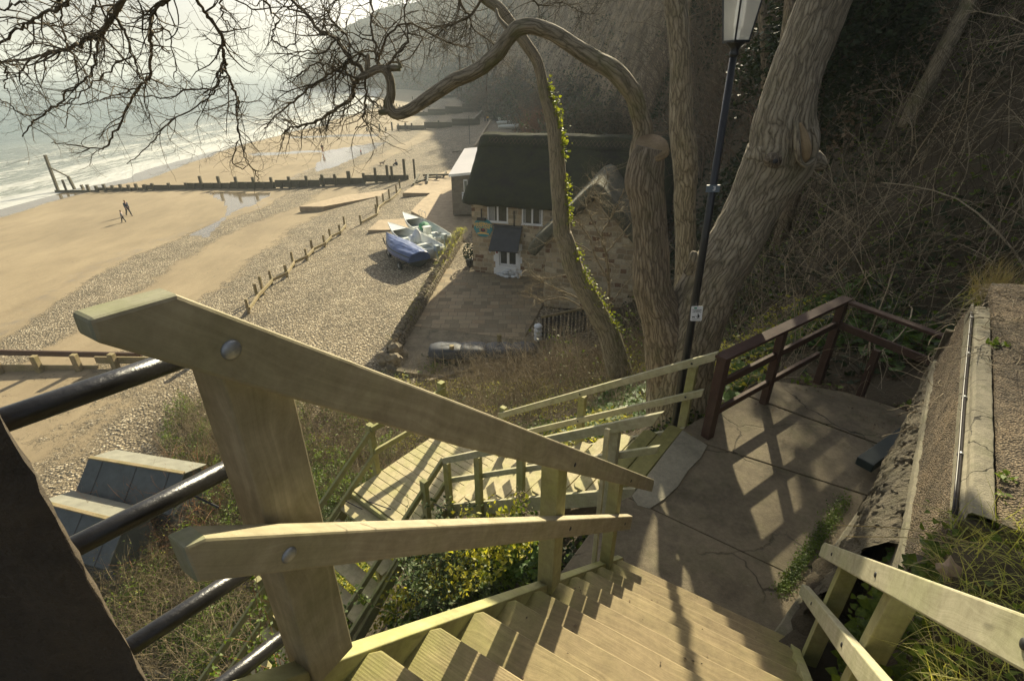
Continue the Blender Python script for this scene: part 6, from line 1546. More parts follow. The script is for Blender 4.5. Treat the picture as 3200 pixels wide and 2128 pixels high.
# ---- overhanging tree, its trunk out of sight above
ov = thing('overhanging_tree', 'bare tangled boughs hanging into the top left over the sea', 'tree', (-3, 6, 3.5))
lines_b = [L_([(400,-60),(387,0),(359,47),(331,84),(303,117),(275,124),(233,145),(200,154),(150,165),(93,187),(0,191),(-60,200)], 5.2, 30, 9), L_([(359,56),(396,112),(410,177),(434,233),(440,250)], 5.4, 15, 4), L_([(303,121),(298,182),(261,252),(200,303),(154,345),(107,382),(70,427)], 5.5, 12, 6),
 L_([(240,-40),(219,0),(182,23),(117,51),(61,84),(0,135),(-50,170)], 5.2, 18, 10), L_([(183,-30),(187,0),(194,51),(196,93),(215,149),(232,175),(240,233),(240,299),(215,354),(200,401)], 5.5, 10, 4),
 L_([(560,-40),(522,0),(485,28),(473,79),(471,140),(469,229),(438,271),(401,331),(373,392),(336,452),(308,466),(210,450),(161,448)], 5.6, 22, 4), L_([(494,75),(527,103),(536,149),(550,200),(545,250)], 5.8, 8, 4),
 L_([(600,-40),(616,0),(653,56),(695,112),(697,150),(704,196),(714,229),(728,280),(746,317),(742,368),(746,420),(765,490),(793,536),(811,569)], 6.0, 20, 4), L_([(704,224),(681,233),(667,280),(583,280),(518,308),(420,300),(322,312)], 6.4, 11, 4),
 L_([(672,285),(630,322),(536,378),(490,424),(452,466),(396,513)], 6.6, 8, 4), L_([(742,443),(728,504),(765,527),(770,480),(740,440)], 6.8, 6, 3), L_([(0,30),(60,10),(100,-20)], 5.0, 10, 8), L_([(298,0),(290,40),(278,70),(285,100),(262,112)], 5.4, 8, 4),
 L_([(410,177),(360,200),(330,230),(300,250),(240,300),(120,360),(60,350),(0,320)], 5.6, 9, 4), L_([(0,190),(20,230),(10,270),(30,290)], 5.2, 8, 4), L_([(93,187),(70,220),(60,260),(130,270)], 5.3, 9, 4), L_([(800,-40),(830,10),(870,70),(850,120),(900,150),(940,120)], 6.6, 12, 4), L_([(700,-30),(690,30),(700,60),(730,90),(740,140)], 6.3, 9, 4),
 L_([(438,271),(380,290),(330,310),(250,330)], 5.9, 9, 4), L_([(650,-40),(720,-10),(800,30),(930,20),(1000,60)], 6.5, 9, 4), L_([(0,310),(60,350),(110,375)], 5.4, 6, 4)]
bough_set(ov, lines_b, 'branches', M['twig'], 2, per=(4.0,3.8,1.6), ln=((.15,.75),(.08,.34),(.03,.10)))
# ---- straight trunk behind, ivy trunk, far trunks
mt = thing('straight_tree', 'straight upright grey trunk standing just behind the fork of the big tree', 'tree', Py(2140,900,9.3))
limb('trunk', [(a, c, w_, 9.3) for a, c, w_ in ((2140,980,80),(2140,900,64),(2142,820,60),(2142,720,62),(2140,640,66),(2142,560,72),(2138,480,78),(2130,400,76),(2128,300,68),(2126,200,66),(2120,100,70),(2110,0,74),(2100,-120,74),(2090,-260,70))], mt, M['bark'], sides=36, sub=6)
it = thing('ivy_tree', 'slender leaning trunk with bright ivy climbing its right side in front of the cottage', 'tree', Py(1925,1120,13.6))
ivp = [(1935,1160,80),(1919,1097,72),(1900,1036,66),(1868,980,64),(1830,910,60),(1793,840,60),(1765,747,58),(1756,728,56),(1751,653,52),(1744,560,50),(1738,466,48),(1725,373,44),(1704,299,38),(1690,233,34),(1676,187,34),(1645,140,36),(1620,105,38),(1592,70,36),(1560,28,34),(1518,0,32),(1470,-40,30)]
_, IVP = limb('trunk', [(a, c, w_, 13.6) for a, c, w_ in ivp], it, M['bark_ivy'], sides=24, sub=5)
bough_set(it, [L_([(1510,-5),(1466,51),(1420,75),(1373,84),(1330,90)], 13.5, 12, 4), L_([(1466,51),(1480,90),(1530,130),(1560,160)], 13.5, 8, 4), L_([(1430,-10),(1450,30),(1470,50)], 13.4, 10, 8), L_([(1660,0),(1700,20),(1760,10),(1820,40),(1860,45)], 13, 6, 3)], 'twigs', M['twig'], 3, per=(10,7,3), ln=((.6,1.8),(.3,.8),(.1,.35)))
# ivy leaves up the right side
n = 1900; k = (len(IVP)*.02+rng.random(n)**.9*len(IVP)*.60).astype(int); c = IVP[k]; jit = rng.normal(size=(n, 3))
clm = fbm(k*.23, 0*k, 0, 3) > -.12; C = c[:, :3]+np.stack([np.abs(jit[:, 0])*c[:, 3]*.45+c[:, 3]*.55, -np.abs(jit[:, 1])*c[:, 3]*.5, jit[:, 2]*.12], -1)
v, f = leaves(C[clm], .048, .2, 'ivy'); npmesh('ivy', v, f, M['ivy_bright'], it)
bt = thing('background_tree', 'pale slanting trunk high in the top right of the dark slope', 'tree', Py(2840,340,15))
limb('trunk', [(a, c, w_, 15) for a, c, w_ in ((2830,400,44),(2860,330,46),(2905,250,46),(2945,170,46),(2985,90,44),(3025,10,40),(3060,-80,36))], bt, M['branch'], sides=18)
b2 = thing('background_tree', 'narrow trunk glimpsed between the lamp and the leaning trunk', 'tree', Py(2460,160,12))
limb('trunk', [(a, c, w_, 12) for a, c, w_ in ((2440,240,28),(2452,140,30),(2462,60,30),(2470,-40,30))], b2, M['bark_red'], sides=14)
for j, (a, c, lab) in enumerate((((2395,300),(2370,-60),'thin dark trunk in the shade left of the leaning trunk top'), ((3170,420),(3230,-60),'dark trunk at the far right edge of the slope'))):
    b3 = thing('background_tree', lab, 'tree', Py(*a, 17)); limb('trunk', [(*a, 30, 17),((a[0]+c[0])/2+8,(a[1]+c[1])/2,30,17),(*c, 26, 17)], b3, M['bark_red'], sides=12)
# ---------------------------------------------------------------- ground cover and bushes
def hit(px, py, extra=0.0, ymax=60):
    a, b_ = ray(px, py); y = np.linspace(1.2, ymax, 1400); z = b_*y
    d = z-(bank_z(a*y, y, False)+extra); k = np.argmax(d < 0)
    if d[k] >= 0: return (a*30, 30.0)
    return (a*y[k], y[k])
def region(pxs, n, extra=0.0, ymax=60):
    """n points spread evenly over the piece of bank whose outline was measured at pxs"""
    q = [hit(*p, extra, ymax) for p in pxs]; xs = [p[0] for p in q]; ys = [p[1] for p in q]; out = []; tot = 0
    while tot < n:
        X = rng.uniform(min(xs), max(xs), n*2); Y = rng.uniform(min(ys), max(ys), n*2); k = in_poly(X, Y, q); out.append(np.stack([X[k], Y[k]], -1)); tot += k.sum()
        if k.sum() == 0: break
    o = np.concatenate(out)[:n]; return o[:, 0], o[:, 1]
LP = [tuple(Pz(a, b_, -3.9)[:2]) for a, b_ in LANDING_PX]
def offpaths(X, Y, mrg=0.0):
    """keep plants off the landing, the steps, the deck, the yard"""
    k = ~in_poly(X, Y, LP)
    def rect(o, d, n_, t0, t1, n0, n1):
        rx_ = X-o.x; ry = Y-o.y; t_ = rx_*d.x+ry*d.y; m_ = rx_*n_.x+ry*n_.y
        return (t_ > t0-mrg) & (t_ < t1+mrg) & (m_ > n0-mrg) & (m_ < n1+mrg)
    k &= ~rect(SA, SD, SN, -1, 2.9, .0, 1.5); k &= ~rect(LA, LD, LN, -.2, 4.3, 0.0, 1.3); k &= ~rect(DA, E1, E2, 0, 1.4, 0, 2.1); k &= ~rect(T0, E2, E1, 0, 2.6, 0, 1.4)
    return k
def cover(name, label, X, Y, lo, hi, size, m, shape='ivy', up=.6, clump=.5, mrg=0.0, cf=1.3):
    k = offpaths(X, Y, mrg); X, Y = X[k], Y[k]
    cl = fbm(X*cf, Y*cf, 4.0, 4); k = cl > (clump-.5)*.6-.12; X, Y, cl = X[k], Y[k], cl[k]
    Z = np.maximum(bank_z(X, Y), np.where(X < -5, beach_z(X, Y), -99))+lo+(hi-lo)*rng.random(len(X))*np.clip(.35+cl*1.8, .1, 1)
    v, f = leaves(np.stack([X, Y, Z], -1), size, up, shape); o = npmesh(name, v, f, m); struct(o, 'stuff', label); return o
def R2(x0, x1, y0, y1, n): return rng.uniform(x0, x1, n), rng.uniform(y0, y1, n)
# litter and low greenery over the whole bank
X, Y = R2(-9, 6.5, 3, 22, 34000); cover('ivy_cover', 'ivy and bramble leaves over the bank below the steps', X, Y, .0, .35, .05, M['ivy'], clump=.42)
X, Y = R2(-8, 6, 7, 21, 26000); cover('bramble_leaves', 'yellowing bramble leaves on the sunny bank', X, Y, .15, .6, .045, M['leaf_yel'], 'diamond', clump=.62, cf=.8)
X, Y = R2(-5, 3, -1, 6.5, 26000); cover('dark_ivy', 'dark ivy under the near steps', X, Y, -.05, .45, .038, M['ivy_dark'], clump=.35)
X, Y = region([(400,1900),(640,1700),(1000,2128),(600,2200)], 9000); cover('dark_ivy', 'dark ivy at the bottom left under the pipe rails', X, Y, .0, .5, .045, M['ivy'], clump=.4)
# the shrub with yellow edged leaves beyond the near rails
X, Y = region([(980,1800),(1500,1730),(1700,1800),(1500,1960),(1000,2110)], 9500); cover('variegated_cover', 'yellow and green leaved creeper filling the gap beside the near steps', X, Y, .55, 1.45, .036, M['leaf_yel'], 'diamond', .3, .15, cf=4.5)
X, Y = region([(980,1800),(1500,1730),(1700,1800),(1500,1960),(1000,2110)], 26000); cover('creeper_cover', 'green small leaved creeper beside the near steps', X, Y, .0, 1.3, .032, M['ivy'], 'diamond', .3, .3, cf=2.5)
# round leaved plants
for pp_, n_, s_, lab in (([(1420,1680),(1720,1690),(1740,1830),(1500,1850)], 420, .05, 'round green leaves at the left of the stair foot'), ([(1700,1400),(2060,1330),(2150,1230),(2060,1180),(1900,1230),(1720,1380)], 900, .075, 'broad round leaves between the lower steps and the big trunk'),
                     ([(2260,1290),(2560,1130),(2860,1000),(2960,1100),(2900,1000),(2700,900),(2450,1000),(2250,1150)], 1500, .085, 'broad round leaves around the brown railing'), ([(2560,1160),(2900,1200),(3000,1050),(2800,950),(2600,1050)], 500, .085, 'broad round leaves behind the landing')):
    X, Y = region(pp_, n_); cover('round_leaf_cover', lab, X, Y, .10, .32, s_, M['leaf_round'], 'round', 1.3, .35)
X, Y = region([(2300,1290),(2560,1150),(2950,1200),(2900,1330),(2450,1230)], 2600); cover('leaf_litter', 'dead leaves and twigs at the back of the landing', X, Y, .0, .06, .028, M['leaf_litter'], 'diamond', 1.5, .1)
X, Y = R2(2.6, 5.2, 3.3, 7.0, 1500)
v, f = leaves(np.stack([X, Y, np.full(len(X), -3.885)], -1)[in_poly(X, Y, LP) & (fbm(X*1.5, Y*1.5, 0, 3)+(X+Y-9.5)*.25 > .1)], .018, 2.5); o = npmesh('leaf_litter', v, f, M['leaf_litter']); struct(o, 'stuff', 'scattered dead leaves on the far corner of the landing')
tl = []
for k in range(75):
    i = random.randrange(1, 12); t_ = -.092+.2505*i-random.uniform(.02,.23); n_ = random.uniform(.05, SW-.05)**1.0; p = SA+SD*t_+SN*n_; tl.append((p.x, p.y, SA.z-SK*(-.092+.2505*i)+.016))
v, f = leaves(np.array(tl), .0085, 3.0); o = npmesh('step_litter', v, f, M['leaf_litter']); struct(o, 'stuff', 'bits of dead leaf scattered on the near steps')
# dark wooded slope
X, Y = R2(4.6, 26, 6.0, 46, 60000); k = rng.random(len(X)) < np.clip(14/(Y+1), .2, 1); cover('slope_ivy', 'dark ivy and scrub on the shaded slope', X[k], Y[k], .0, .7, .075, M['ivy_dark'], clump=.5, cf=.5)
X, Y = R2(4.8, 20, 6.3, 30, 16000); cover('slope_leaves', 'greener ivy patches on the shaded slope', X, Y, .1, .6, .06, M['ivy'], clump=.78, cf=.45)
def stems(name, label, X, Y, L0, L1, rad, m, K=8, curl=.22, grav=-.10, up=1.0, base=0.0, kids=2.5, kind='stuff', parent=None, side=None):
    n = len(X); s_ = np.stack([X, Y, np.maximum(bank_z(X, Y), np.where(np.asarray(X) < -5, beach_z(X, Y)-.05, -99))+base], -1); d = rng.normal(size=(n, 3))*.55; d[:, 2] = np.abs(d[:, 2])*.4+up
    if side is not None: d += np.array(side)
    P = walk(s_, d, rng.uniform(L0, L1, n), K, curl, grav); r_ = rad*rng.uniform(.5, 1.2, n)[:, None]*np.linspace(1, .3, K)[None]
    parts = [batch_tubes(P, r_, 3)]
    if kids:
        C, rc = branchlets(P, r_, kids, L0*.25, L1*.45, .6, 6, .3, .8); parts.append(batch_tubes(C, rc, 3))
        if kids > 3: C2, rc2 = branchlets(C, rc, 2, L0*.1, L1*.2, .7, 4, .3, .8); parts.append(batch_tubes(C2, rc2, 3))
    v, f = join(parts); o = npmesh(name, v, f, m, parent, smooth=True)
    if kind: struct(o, kind, label)
    return o
X, Y = R2(5.2, 17, 6.6, 26, 3600); stems('bramble_thicket', 'tangle of dead bramble and bare stems on the shaded slope', X, Y, .8, 2.6, .008, M['twig_dark'], side=(-.3,-.4,0))
X, Y = R2(5.0, 15, 6.6, 18, 750); stems('pale_stems', 'paler dead stems through the thicket', X, Y, 1.0, 3.2, .011, M['twig_pale'], kids=3.0, side=(.1,-.3,0))
X, Y = R2(5.6, 16, 7, 24, 150); stems('slope_shrubs', 'larger pale branched shrubs on the shaded slope', X, Y, 1.8, 3.8, .022, M['twig_pale'], K=10, kids=6, side=(.2,-.3,0))
X, Y = R2(11.5, 30, 26, 58, 2600); stems('shade_wood', 'bare wood added out of view along the slope top for its shade', X, Y, 3.0, 7.0, .04, M['twig_brown'], kids=4)  # unseen wood added to throw shade down the slope
X, Y = R2(12, 26, 18, 46, 1500); stems('far_thicket', 'bare scrub higher on the shaded slope', X, Y, 1.2, 4.0, .016, M['twig_dark'], kids=3)
# sunny bank stems
X, Y = R2(-8, 5.5, 7, 20, 3600); k = offpaths(X, Y, .2); stems('bank_stems', 'dead stems through the bramble on the sunny bank', X[k], Y[k], .5, 1.4, .006, M['twig_pale'], kids=2)
X, Y = region([(250,2000),(400,1600),(700,1480),(1100,1420),(1230,1500),(1000,1700),(800,2128),(400,2200)], 2600); k = offpaths(X, Y, .1)&(np.hypot(X, Y) > 3.2); stems('scrub_stems', 'brown scrub over the bank below the pipe rails', X[k], Y[k], .7, 1.9, .012, M['twig_scrub'], kids=3)
X, Y = region([(250,2000),(400,1600),(700,1480),(1100,1420),(1230,1500),(1000,1700),(800,2128),(400,2200)], 30000); cover('scrub_leaves', 'green and yellow leaves through the scrub below the pipe rails', X, Y, .1, .9, .04, M['ivy'], 'diamond', .4, .55)
X, Y = R2(-4.5, 5.5, 12, 21.5, 1500); k = offpaths(X, Y, .1); stems('bank_top_scrub', 'grey brown scrub along the foot of the bank by the yard', X[k], Y[k], .8, 2.1, .013, M['twig_scrub'], kids=3)
X, Y = region([(560,1300),(1160,1270),(1260,1470),(1100,1640),(700,1560),(520,1500)], 1300); k = offpaths(X, Y, .15); stems('brown_scrub', 'dense brown scrub between the near post and the deck', X[k], Y[k], .8, 2.3, .015, M['twig_scrub'], kids=3)
X, Y = region([(560,1300),(1160,1270),(1260,1470),(1100,1640),(700,1560),(520,1500)], 30000); cover('scrub_leaves', 'small green and brown leaves in the scrub by the deck', X, Y, .1, 1.2, .045, M['ivy'], 'diamond', .4, .6)
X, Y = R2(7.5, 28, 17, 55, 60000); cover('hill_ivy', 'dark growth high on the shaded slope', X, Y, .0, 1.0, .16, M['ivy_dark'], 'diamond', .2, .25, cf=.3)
X, Y = R2(7.5, 28, 17, 55, 26000); cover('hill_litter', 'brown bracken and stems high on the shaded slope', X, Y, .0, 1.1, .13, M['twig_brown'], 'diamond', .2, .5, cf=.4)
def evergreen(c, r, label, n=9000, ls=.085):  # crowns added as sun blockers for the landing and slope
    c = np.array(c, float); root = thing('shade_evergreen', label, 'tree', (c[0], c[1], float(bank_z(c[0], c[1]))))
    b = MB(); zb_ = float(bank_z(c[0], c[1]))-.3; b.tube([Vector((c[0],c[1],zb_)), Vector((c[0]+.2,c[1],(zb_+c[2])/2)), Vector((c[0],c[1],c[2]+r[2]*.5))], [.22,.16,.05], 12, rough=.06); b.build('trunk', M['bark_red'], root, smooth=True)
    d = rng.normal(size=(60, 3)); d /= np.linalg.norm(d, axis=1, keepdims=True); cl = c+d*np.array(r)*rng.uniform(.25, .95, 60)[:, None]
    s0 = np.tile(c-np.array([0,0,r[2]*.6]), (60, 1)); P = walk(s0, cl-s0, np.linalg.norm(cl-s0, axis=1), 8, .12); rr_ = .035*np.linspace(1,.3,8)[None]*np.ones((60,1)); v, f = batch_tubes(P, rr_, 4); npmesh('limbs', v, f, M['twig'], root)
    k = rng.integers(0, 60, n); C = cl[k]+rng.normal(size=(n, 3))*np.array(r)*.20; v, f = leaves(C, ls, .3, 'diamond'); npmesh('crown', v, f, M['ivy_dark'], root)
evergreen((8.7,16.4,1.3), (2.2,1.9,2.5), 'dark evergreen mass added right of the leaning trunk to shade the landing', 14000)
evergreen((12.2,20.5,5.6), (3.2,2.8,3.6), 'dark evergreen added high in the top right corner to shade the slope', 14000, .11)
# individual bushes
def bush(px, py, label, n=26, L0=1.0, L1=2.4, rad=.02, m='twig_brown', leaf=None, nleaf=0, ls=.03, spread=.35, kids=5, ymax=60, at=None, name='bush', extra=0.0, up=1.0, grp=None, side=None, lshape='diamond', lkind='ball', zoff=0.0):
    x0, y0 = at or hit(px, py, extra, ymax); z0 = float(bank_z(x0, y0)); root = thing(name, label, 'bush', (x0, y0, z0), grp)
    X = x0+rng.normal(size=n)*spread; Y = y0+rng.normal(size=n)*spread
    k_ = stems('stems', None, X, Y, L0, L1, rad, M[m], K=9, curl=.25, grav=-.04, kids=kids, kind=None, parent=root, up=up, side=side)
    if nleaf:
        me = k_.data; co = np.empty(len(me.vertices)*3, np.float32); me.vertices.foreach_get('co', co); co = co.reshape(-1, 3); co = co[len(co)//8:]
        C = co[rng.integers(0, len(co), nleaf)]+rng.normal(size=(nleaf, 3))*.05; v, f = leaves(C, ls, .3, lshape); npmesh('foliage', v, f, M[leaf], root)
    return root
# thorny tree in front of the cottage
hb = thing('thorn_tree', 'bare many branched thorn tree in front of the cottage gable', 'tree', Py(1895,1010,19))
bough_set(hb, [L_(s, 19, a, b_) for s, a, b_ in (([(1900,1020),(1902,900),(1896,800),(1880,740),(1905,690),(1930,640),(1950,590)], 17, 5), ([(1880,745),(1850,690),(1830,640),(1850,590),(1870,560)], 9, 4), ([(1902,880),(1860,800),(1840,740),(1800,690),(1770,650)], 10, 3), ([(1850,790),(1800,760),(1740,745),(1700,770)], 7, 3), ([(1896,790),(1930,750),(1970,700),(2000,640),(2010,560)], 9, 3), ([(1900,930),(1840,880),(1770,860),(1720,870),(1670,870)], 9, 3), ([(1860,960),(1780,920),(1710,890),(1660,860),(1650,820)], 9, 3), ([(1905,690),(1870,630),(1900,560),(1890,520)], 7, 3), ([(1900,960),(1960,880),(2000,820)], 7, 3), ([(1900,1020),(1830,970),(1760,930),(1690,940),(1640,905)], 10, 4))], 'branches', M['twig_scrub'], 5, per=(6,4.5,1.5), ln=((.5,1.6),(.25,.8),(.1,.35)))
bush(1800,1110,'grey brown bush of arching stems in front of the black screen', 130, 1.4, 3.4, .014, 'twig_pale', spread=1.0, at=(2.0,16.5), side=(-.25,0,0))
bush(1950,1120,'tangled bush between the ivy trunk and the forked tree', 34, 1.0, 3.0, .015, 'twig_brown', 'ivy', 700, .05, spread=.7, at=(3.3,15.0))
bush(1760,1150,'dense golden brown scrub at the right end of the covered tables', 170, 1.4, 3.0, .013, 'twig_scrub', spread=1.0, at=(2.1,19.0), kids=4)
bush(500,1700,'large red stemmed bush hiding the right ends of the huts', 90, 1.2, 2.6, .017, 'twig_red', spread=.6, kids=6)
bush(1500,1190,'thin pale stems standing in front of the covered tables', 70, 1.4, 3.0, .010, 'twig_pale', spread=1.1, at=(-1.2,20.8), kids=4)
bush(1650,1180,'red brown thicket at the right front corner of the yard', 120, .9, 2.4, .011, 'twig_brown', spread=1.0, at=(1.2,19.8))
bush(1260,1180,'arching pale bramble at the end of the stone wall', 16, 1.2, 3.0, .009, 'twig_pale', spread=.5, at=(-4.6,21.3), kids=2)
bush(1330,1150,'dark conifer at the left end of the covered tables', 30, .6, 1.2, .02, 'twig', 'ivy_dark', 3600, .045, .22, at=(-3.5,23.0), name='conifer')
bush(1310,1190,'small bright green shrub below the dark conifer', 22, .3, .8, .01, 'twig', 'ivy', 1200, .05, .25, at=(-3.7,21.8), name='shrub')
bush(1090,1450,'bare upright shrub left of the deck with ivy below', 40, 1.2, 2.6, .012, 'twig_brown', 'ivy', 400, .04, .7)
bush(940,1430,'thin bare shrub farther left of the deck', 30, 1.4, 3.0, .011, 'twig_brown', spread=.8)
bush(1190,1400,'thin bare shrub behind the deck railing', 26, 1.2, 2.6, .010, 'twig_brown', spread=.8)
bush(860,1560,'thicket of brown stems and green leaves left of the third flight', 60, 1.0, 2.2, .011, 'twig_brown', 'ivy', 3500, .035, .8)
bush(700,1480,'bare brown bush seen between the near post and the huts', 80, 1.2, 2.6, .015, 'twig_scrub', spread=.7, kids=4)
bush(990,1640,'dense green leaved bush left of the deck', 90, .7, 2.0, .012, 'twig_brown', 'ivy', 16000, .034, .75)
bush(1090,1700,'darker green bush beside the third flight', 50, .5, 1.3, .012, 'twig_brown', 'leaf_olive', 7000, .030, .5)
bush(610,1680,'red stemmed willow bush in front of the huts', 80, 1.2, 2.6, .016, 'twig_red', spread=.5, kids=4)
bush(430,1860,'tangled brown bush below the nearer hut', 110, .8, 2.2, .013, 'twig_scrub', 'leaf_yel', 500, .03, .9, kids=4)
bush(560,1930,'brown bramble bush between the pipe rails', 110, .7, 1.9, .012, 'twig_scrub', 'ivy', 1500, .03, .8, kids=4)
bush(380,1700,'thin pale willow stems across the hut fronts', 40, 1.2, 2.4, .012, 'twig_pale', spread=.8, kids=3)
bush(800,1680,'leafy green and brown bush behind the middle of the near post', 60, .8, 2.0, .010, 'twig_brown', 'ivy', 6000, .035, .8, kids=4)
# glossy sprays close to the deck, growing up from under the near steps
sp1 = thing('olive_bush', 'glossy dark leaved bush growing up in front of the deck', 'bush', (-.95,4.4,-6.6))
n = 130; s_ = np.stack([-.85+rng.normal(size=n)*.24, 4.35+rng.normal(size=n)*.22, np.full(n, -6.5)], -1); d = rng.normal(size=(n, 3))*.22; d[:, 2] = 1
P = walk(s_, d, rng.uniform(.7, 1.75, n), 10, .16, 0.0); r_ = .006*np.linspace(1, .4, 10)[None]*np.ones((n, 1)); C, rc = branchlets(P, r_, 3, .1, .35, .6, 5, .2, .6, lo=.5)
v, f = join([batch_tubes(P, r_, 4), batch_tubes(C, rc, 3)]); npmesh('stems', v, f, M['twig'], sp1, smooth=True)
Q = np.concatenate([P[:, 4:].reshape(-1, 3), C.reshape(-1, 3), C.reshape(-1, 3)]); v, f = leaves(Q+rng.normal(size=Q.shape)*.02, .027, .5); npmesh('foliage', v, f, M['leaf_olive'], sp1)
sp2 = thing('leafy_spray', 'tall thin leafy sprays rising beside the foot of the near post', 'bush', (-1.3,2.0,-4.8))
n = 22; base = np.array([Py(800,2128,1.55), Py(900,1900,1.9), Py(760,2000,1.7)])[rng.integers(0, 3, n)]+rng.normal(size=(n, 3))*.07; d = rng.normal(size=(n, 3))*.18; d[:, 2] = 1
base[:, 2] -= .55; P = walk(base, d, rng.uniform(.5, .95, n), 14, .12, 0.0); r_ = .0025*np.linspace(1, .5, 14)[None]*np.ones((n, 1)); v, f = batch_tubes(P, r_, 4); npmesh('stems', v, f, M['twig_red'], sp2, smooth=True)
Q = np.repeat(P[:, 2:].reshape(-1, 3), 3, 0); v, f = leaves(Q+rng.normal(size=Q.shape)*.012, .0135, .4); npmesh('foliage', v, f, M['ivy'], sp2)
sp3 = thing('dead_flower_stem', 'dry seed head standing in front of the lower steps', 'plant', Py(1640,1590,4.2))
b = MB(); q = Py(1660,1640,3.6); e = Py(1618,1530,3.6); b.tube([q+Vector((0,0,-.4)), q, q.lerp(e,.5), e], [.004,.004,.003,.002], 5)
for k in range(70):
    f_ = random.random(); c = q.lerp(e, .2+.8*f_)+Vector((random.gauss(0,.03),random.gauss(0,.02),random.gauss(0,.02))); b.ball(c, .007, 5, 3)
b.build('stem', M['twig_pale'], sp3)
# ---- grass and weeds on the wall end, right foreground
gp = Py(3060,1900,1.45); 
gt = thing('grass_clump', 'sunlit tangle of long grass and ivy over the near end of the wall', 'grass clump', gp)
V_, F_ = [], []
def inwall(n, l0, l1, a0, a1, z0, z1): 
    L = rng.uniform(l0, l1, n); A = rng.uniform(a0, a1, n); Z = z0+(z1-z0)*np.clip((A-a0)/(a1-a0), 0, 1)
    return np.stack([WL.x*L+WF.x*A, WL.y*L+WF.y*A, Z+rng.normal(size=n)*.02], -1)
C = inwall(2800, .6, 2.75, .50, 1.2, -1.93, -1.62); v, f = blades(C, .24, .0024, 6, .60, (-.30,.15,.75)); npmesh('grass', v, f, M['grass'], gt)
C = inwall(2200, .6, 2.95, .47, 1.2, -1.96, -1.70); v, f = blades(C, .17, .0017, 6, 1.0, (-.3,.05,.25)); npmesh('dry_grass', v, f, M['grass_dry'], gt)
C = inwall(1100, .8, 2.85, .45, 1.0, -1.97, -1.72); v, f = leaves(C+rng.normal(size=C.shape)*.025, .022, .5, 'ivy'); npmesh('ivy', v, f, M['ivy'], gt)
mb = MB()
for l_ in (.5,.9,1.3,1.7,2.1,2.45): mb.ball(wp(l_, .78, -2.02), .28, 12, 8, (1,1,.8), noise=.08); mb.ball(wp(l_, 1.2, -1.98), .34, 12, 8, (1,1,.8), noise=.08)
mb.build('soil', M['soil'], gt, smooth=True)
C = inwall(1900, .4, 2.75, .34, .52, -2.75, -2.02); gi = leaves(C+rng.normal(size=C.shape)*.035, .030, .5, 'ivy', np.array([-.6,-.4,.3]))
o = npmesh('ivy_cover', *gi, M['ivy']); struct(o, 'stuff', 'dark ivy below the right hand rail')
mb = MB()
for l_ in (.3,.8,1.3,1.8,2.3): mb.ball(wp(l_, .78, -2.55), .42, 12, 8, (1,1,1.2), noise=.08)
for l_, a_, z_ in ((3.0,.30,-3.75),(3.3,.34,-3.7),(3.6,.34,-3.65),(3.8,.36,-3.6),(2.7,.3,-3.85)): mb.ball(wp(l_, a_, z_), .26, 14, 9, (1,1,.8), noise=.10)
o = mb.build('soil_bank', M['soil'], smooth=True); struct(o, label='dark soil under the ivy at the right of the steps')
dlf = Py(2962,1775,1.5); mb = MB(); ang_ = np.linspace(0, 2*math.pi, 11)[:-1]; rr_ = [.06,.035,.058,.03,.05,.045,.032,.055,.03,.056]
mb.add([dlf+Vector((0,0,.012))]+[dlf+Vector((math.cos(a)*r_*1.1, math.sin(a)*r_*.6, math.sin(a)*r_*.75+random.uniform(-.012,.012))) for a, r_ in zip(ang_, rr_)], [(0, 1+k, 1+(k+1)%10) for k in range(10)])
o = mb.build('dead_leaf', M['pale_leaf']); tag(o, 'large pale curled dead leaf lying on the ivy by the long grass', 'leaf')
mb = MB(); 
for a_, c_ in (((3060,1700),(2610,1640)),((3100,1720),(2640,1676)),((2980,1830),(2820,1700))): p, q = Py(*a_, 1.5), Py(*c_, 1.62); mb.tube([Vector(r__) for r__ in curve([tuple(p), tuple(p.lerp(q,.5)+Vector((0,0,.03))), tuple(q)], 5)], .0022, 4)
o = mb.build('grass_stalk', M['grass_dry']); tag(o, 'long dry stalks reaching left across the rubble wall', 'stalk')
dg_ = thing('grass_tuft', 'tall dry buff grass tuft at the far top of the wall', 'grass tuft', Py(3090,930,4.9))
c0 = Py(3090,935,4.9); n = 420; C = np.array(c0)+rng.normal(size=(n, 3))*np.array([.07,.07,.02]); v, f = blades(C, .42, .003, 6, .28, (0,0,1)); npmesh('grass', v, f, M['grass_dry'], dg_)
C = np.array(c0)+rng.normal(size=(200, 3))*np.array([.09,.07,.02]); v, f = blades(C, .28, .003, 6, .9, (-.2,-.3,.5)); npmesh('low_blades', v, f, M['grass'], dg_)
dr = thing('root_tangle', 'dry roots and dead stems draped over the far end of the wall', 'roots', wp(6.5,.6,-1.9))
n = 420 
Lr = 6.3-rng.random(n)**1.6*1.9; Ar = .40+rng.random(n)**1.3*1.3; C = np.stack([WL.x*Lr+WF.x*Ar, WL.y*Lr+WF.y*Ar, np.interp(Ar, [.40,.46,.535,.56,1.6], [-2.6,-2.5,-1.97,-1.79,-1.62])], -1)
P = walk(C, rng.normal(size=(n, 3))*np.array([1,1,.25])+np.array([-.2,-.3,-.1]), rng.uniform(.1, .45, n), 8, .4, -.04); v, f = batch_tubes(P, .003*rng.uniform(.5,1.6,n)[:, None]*np.linspace(1,.5,8)[None], 3); npmesh('root_mat', v, f, M['twig_pale'], dr, smooth=True)['kind'] = 'stuff'
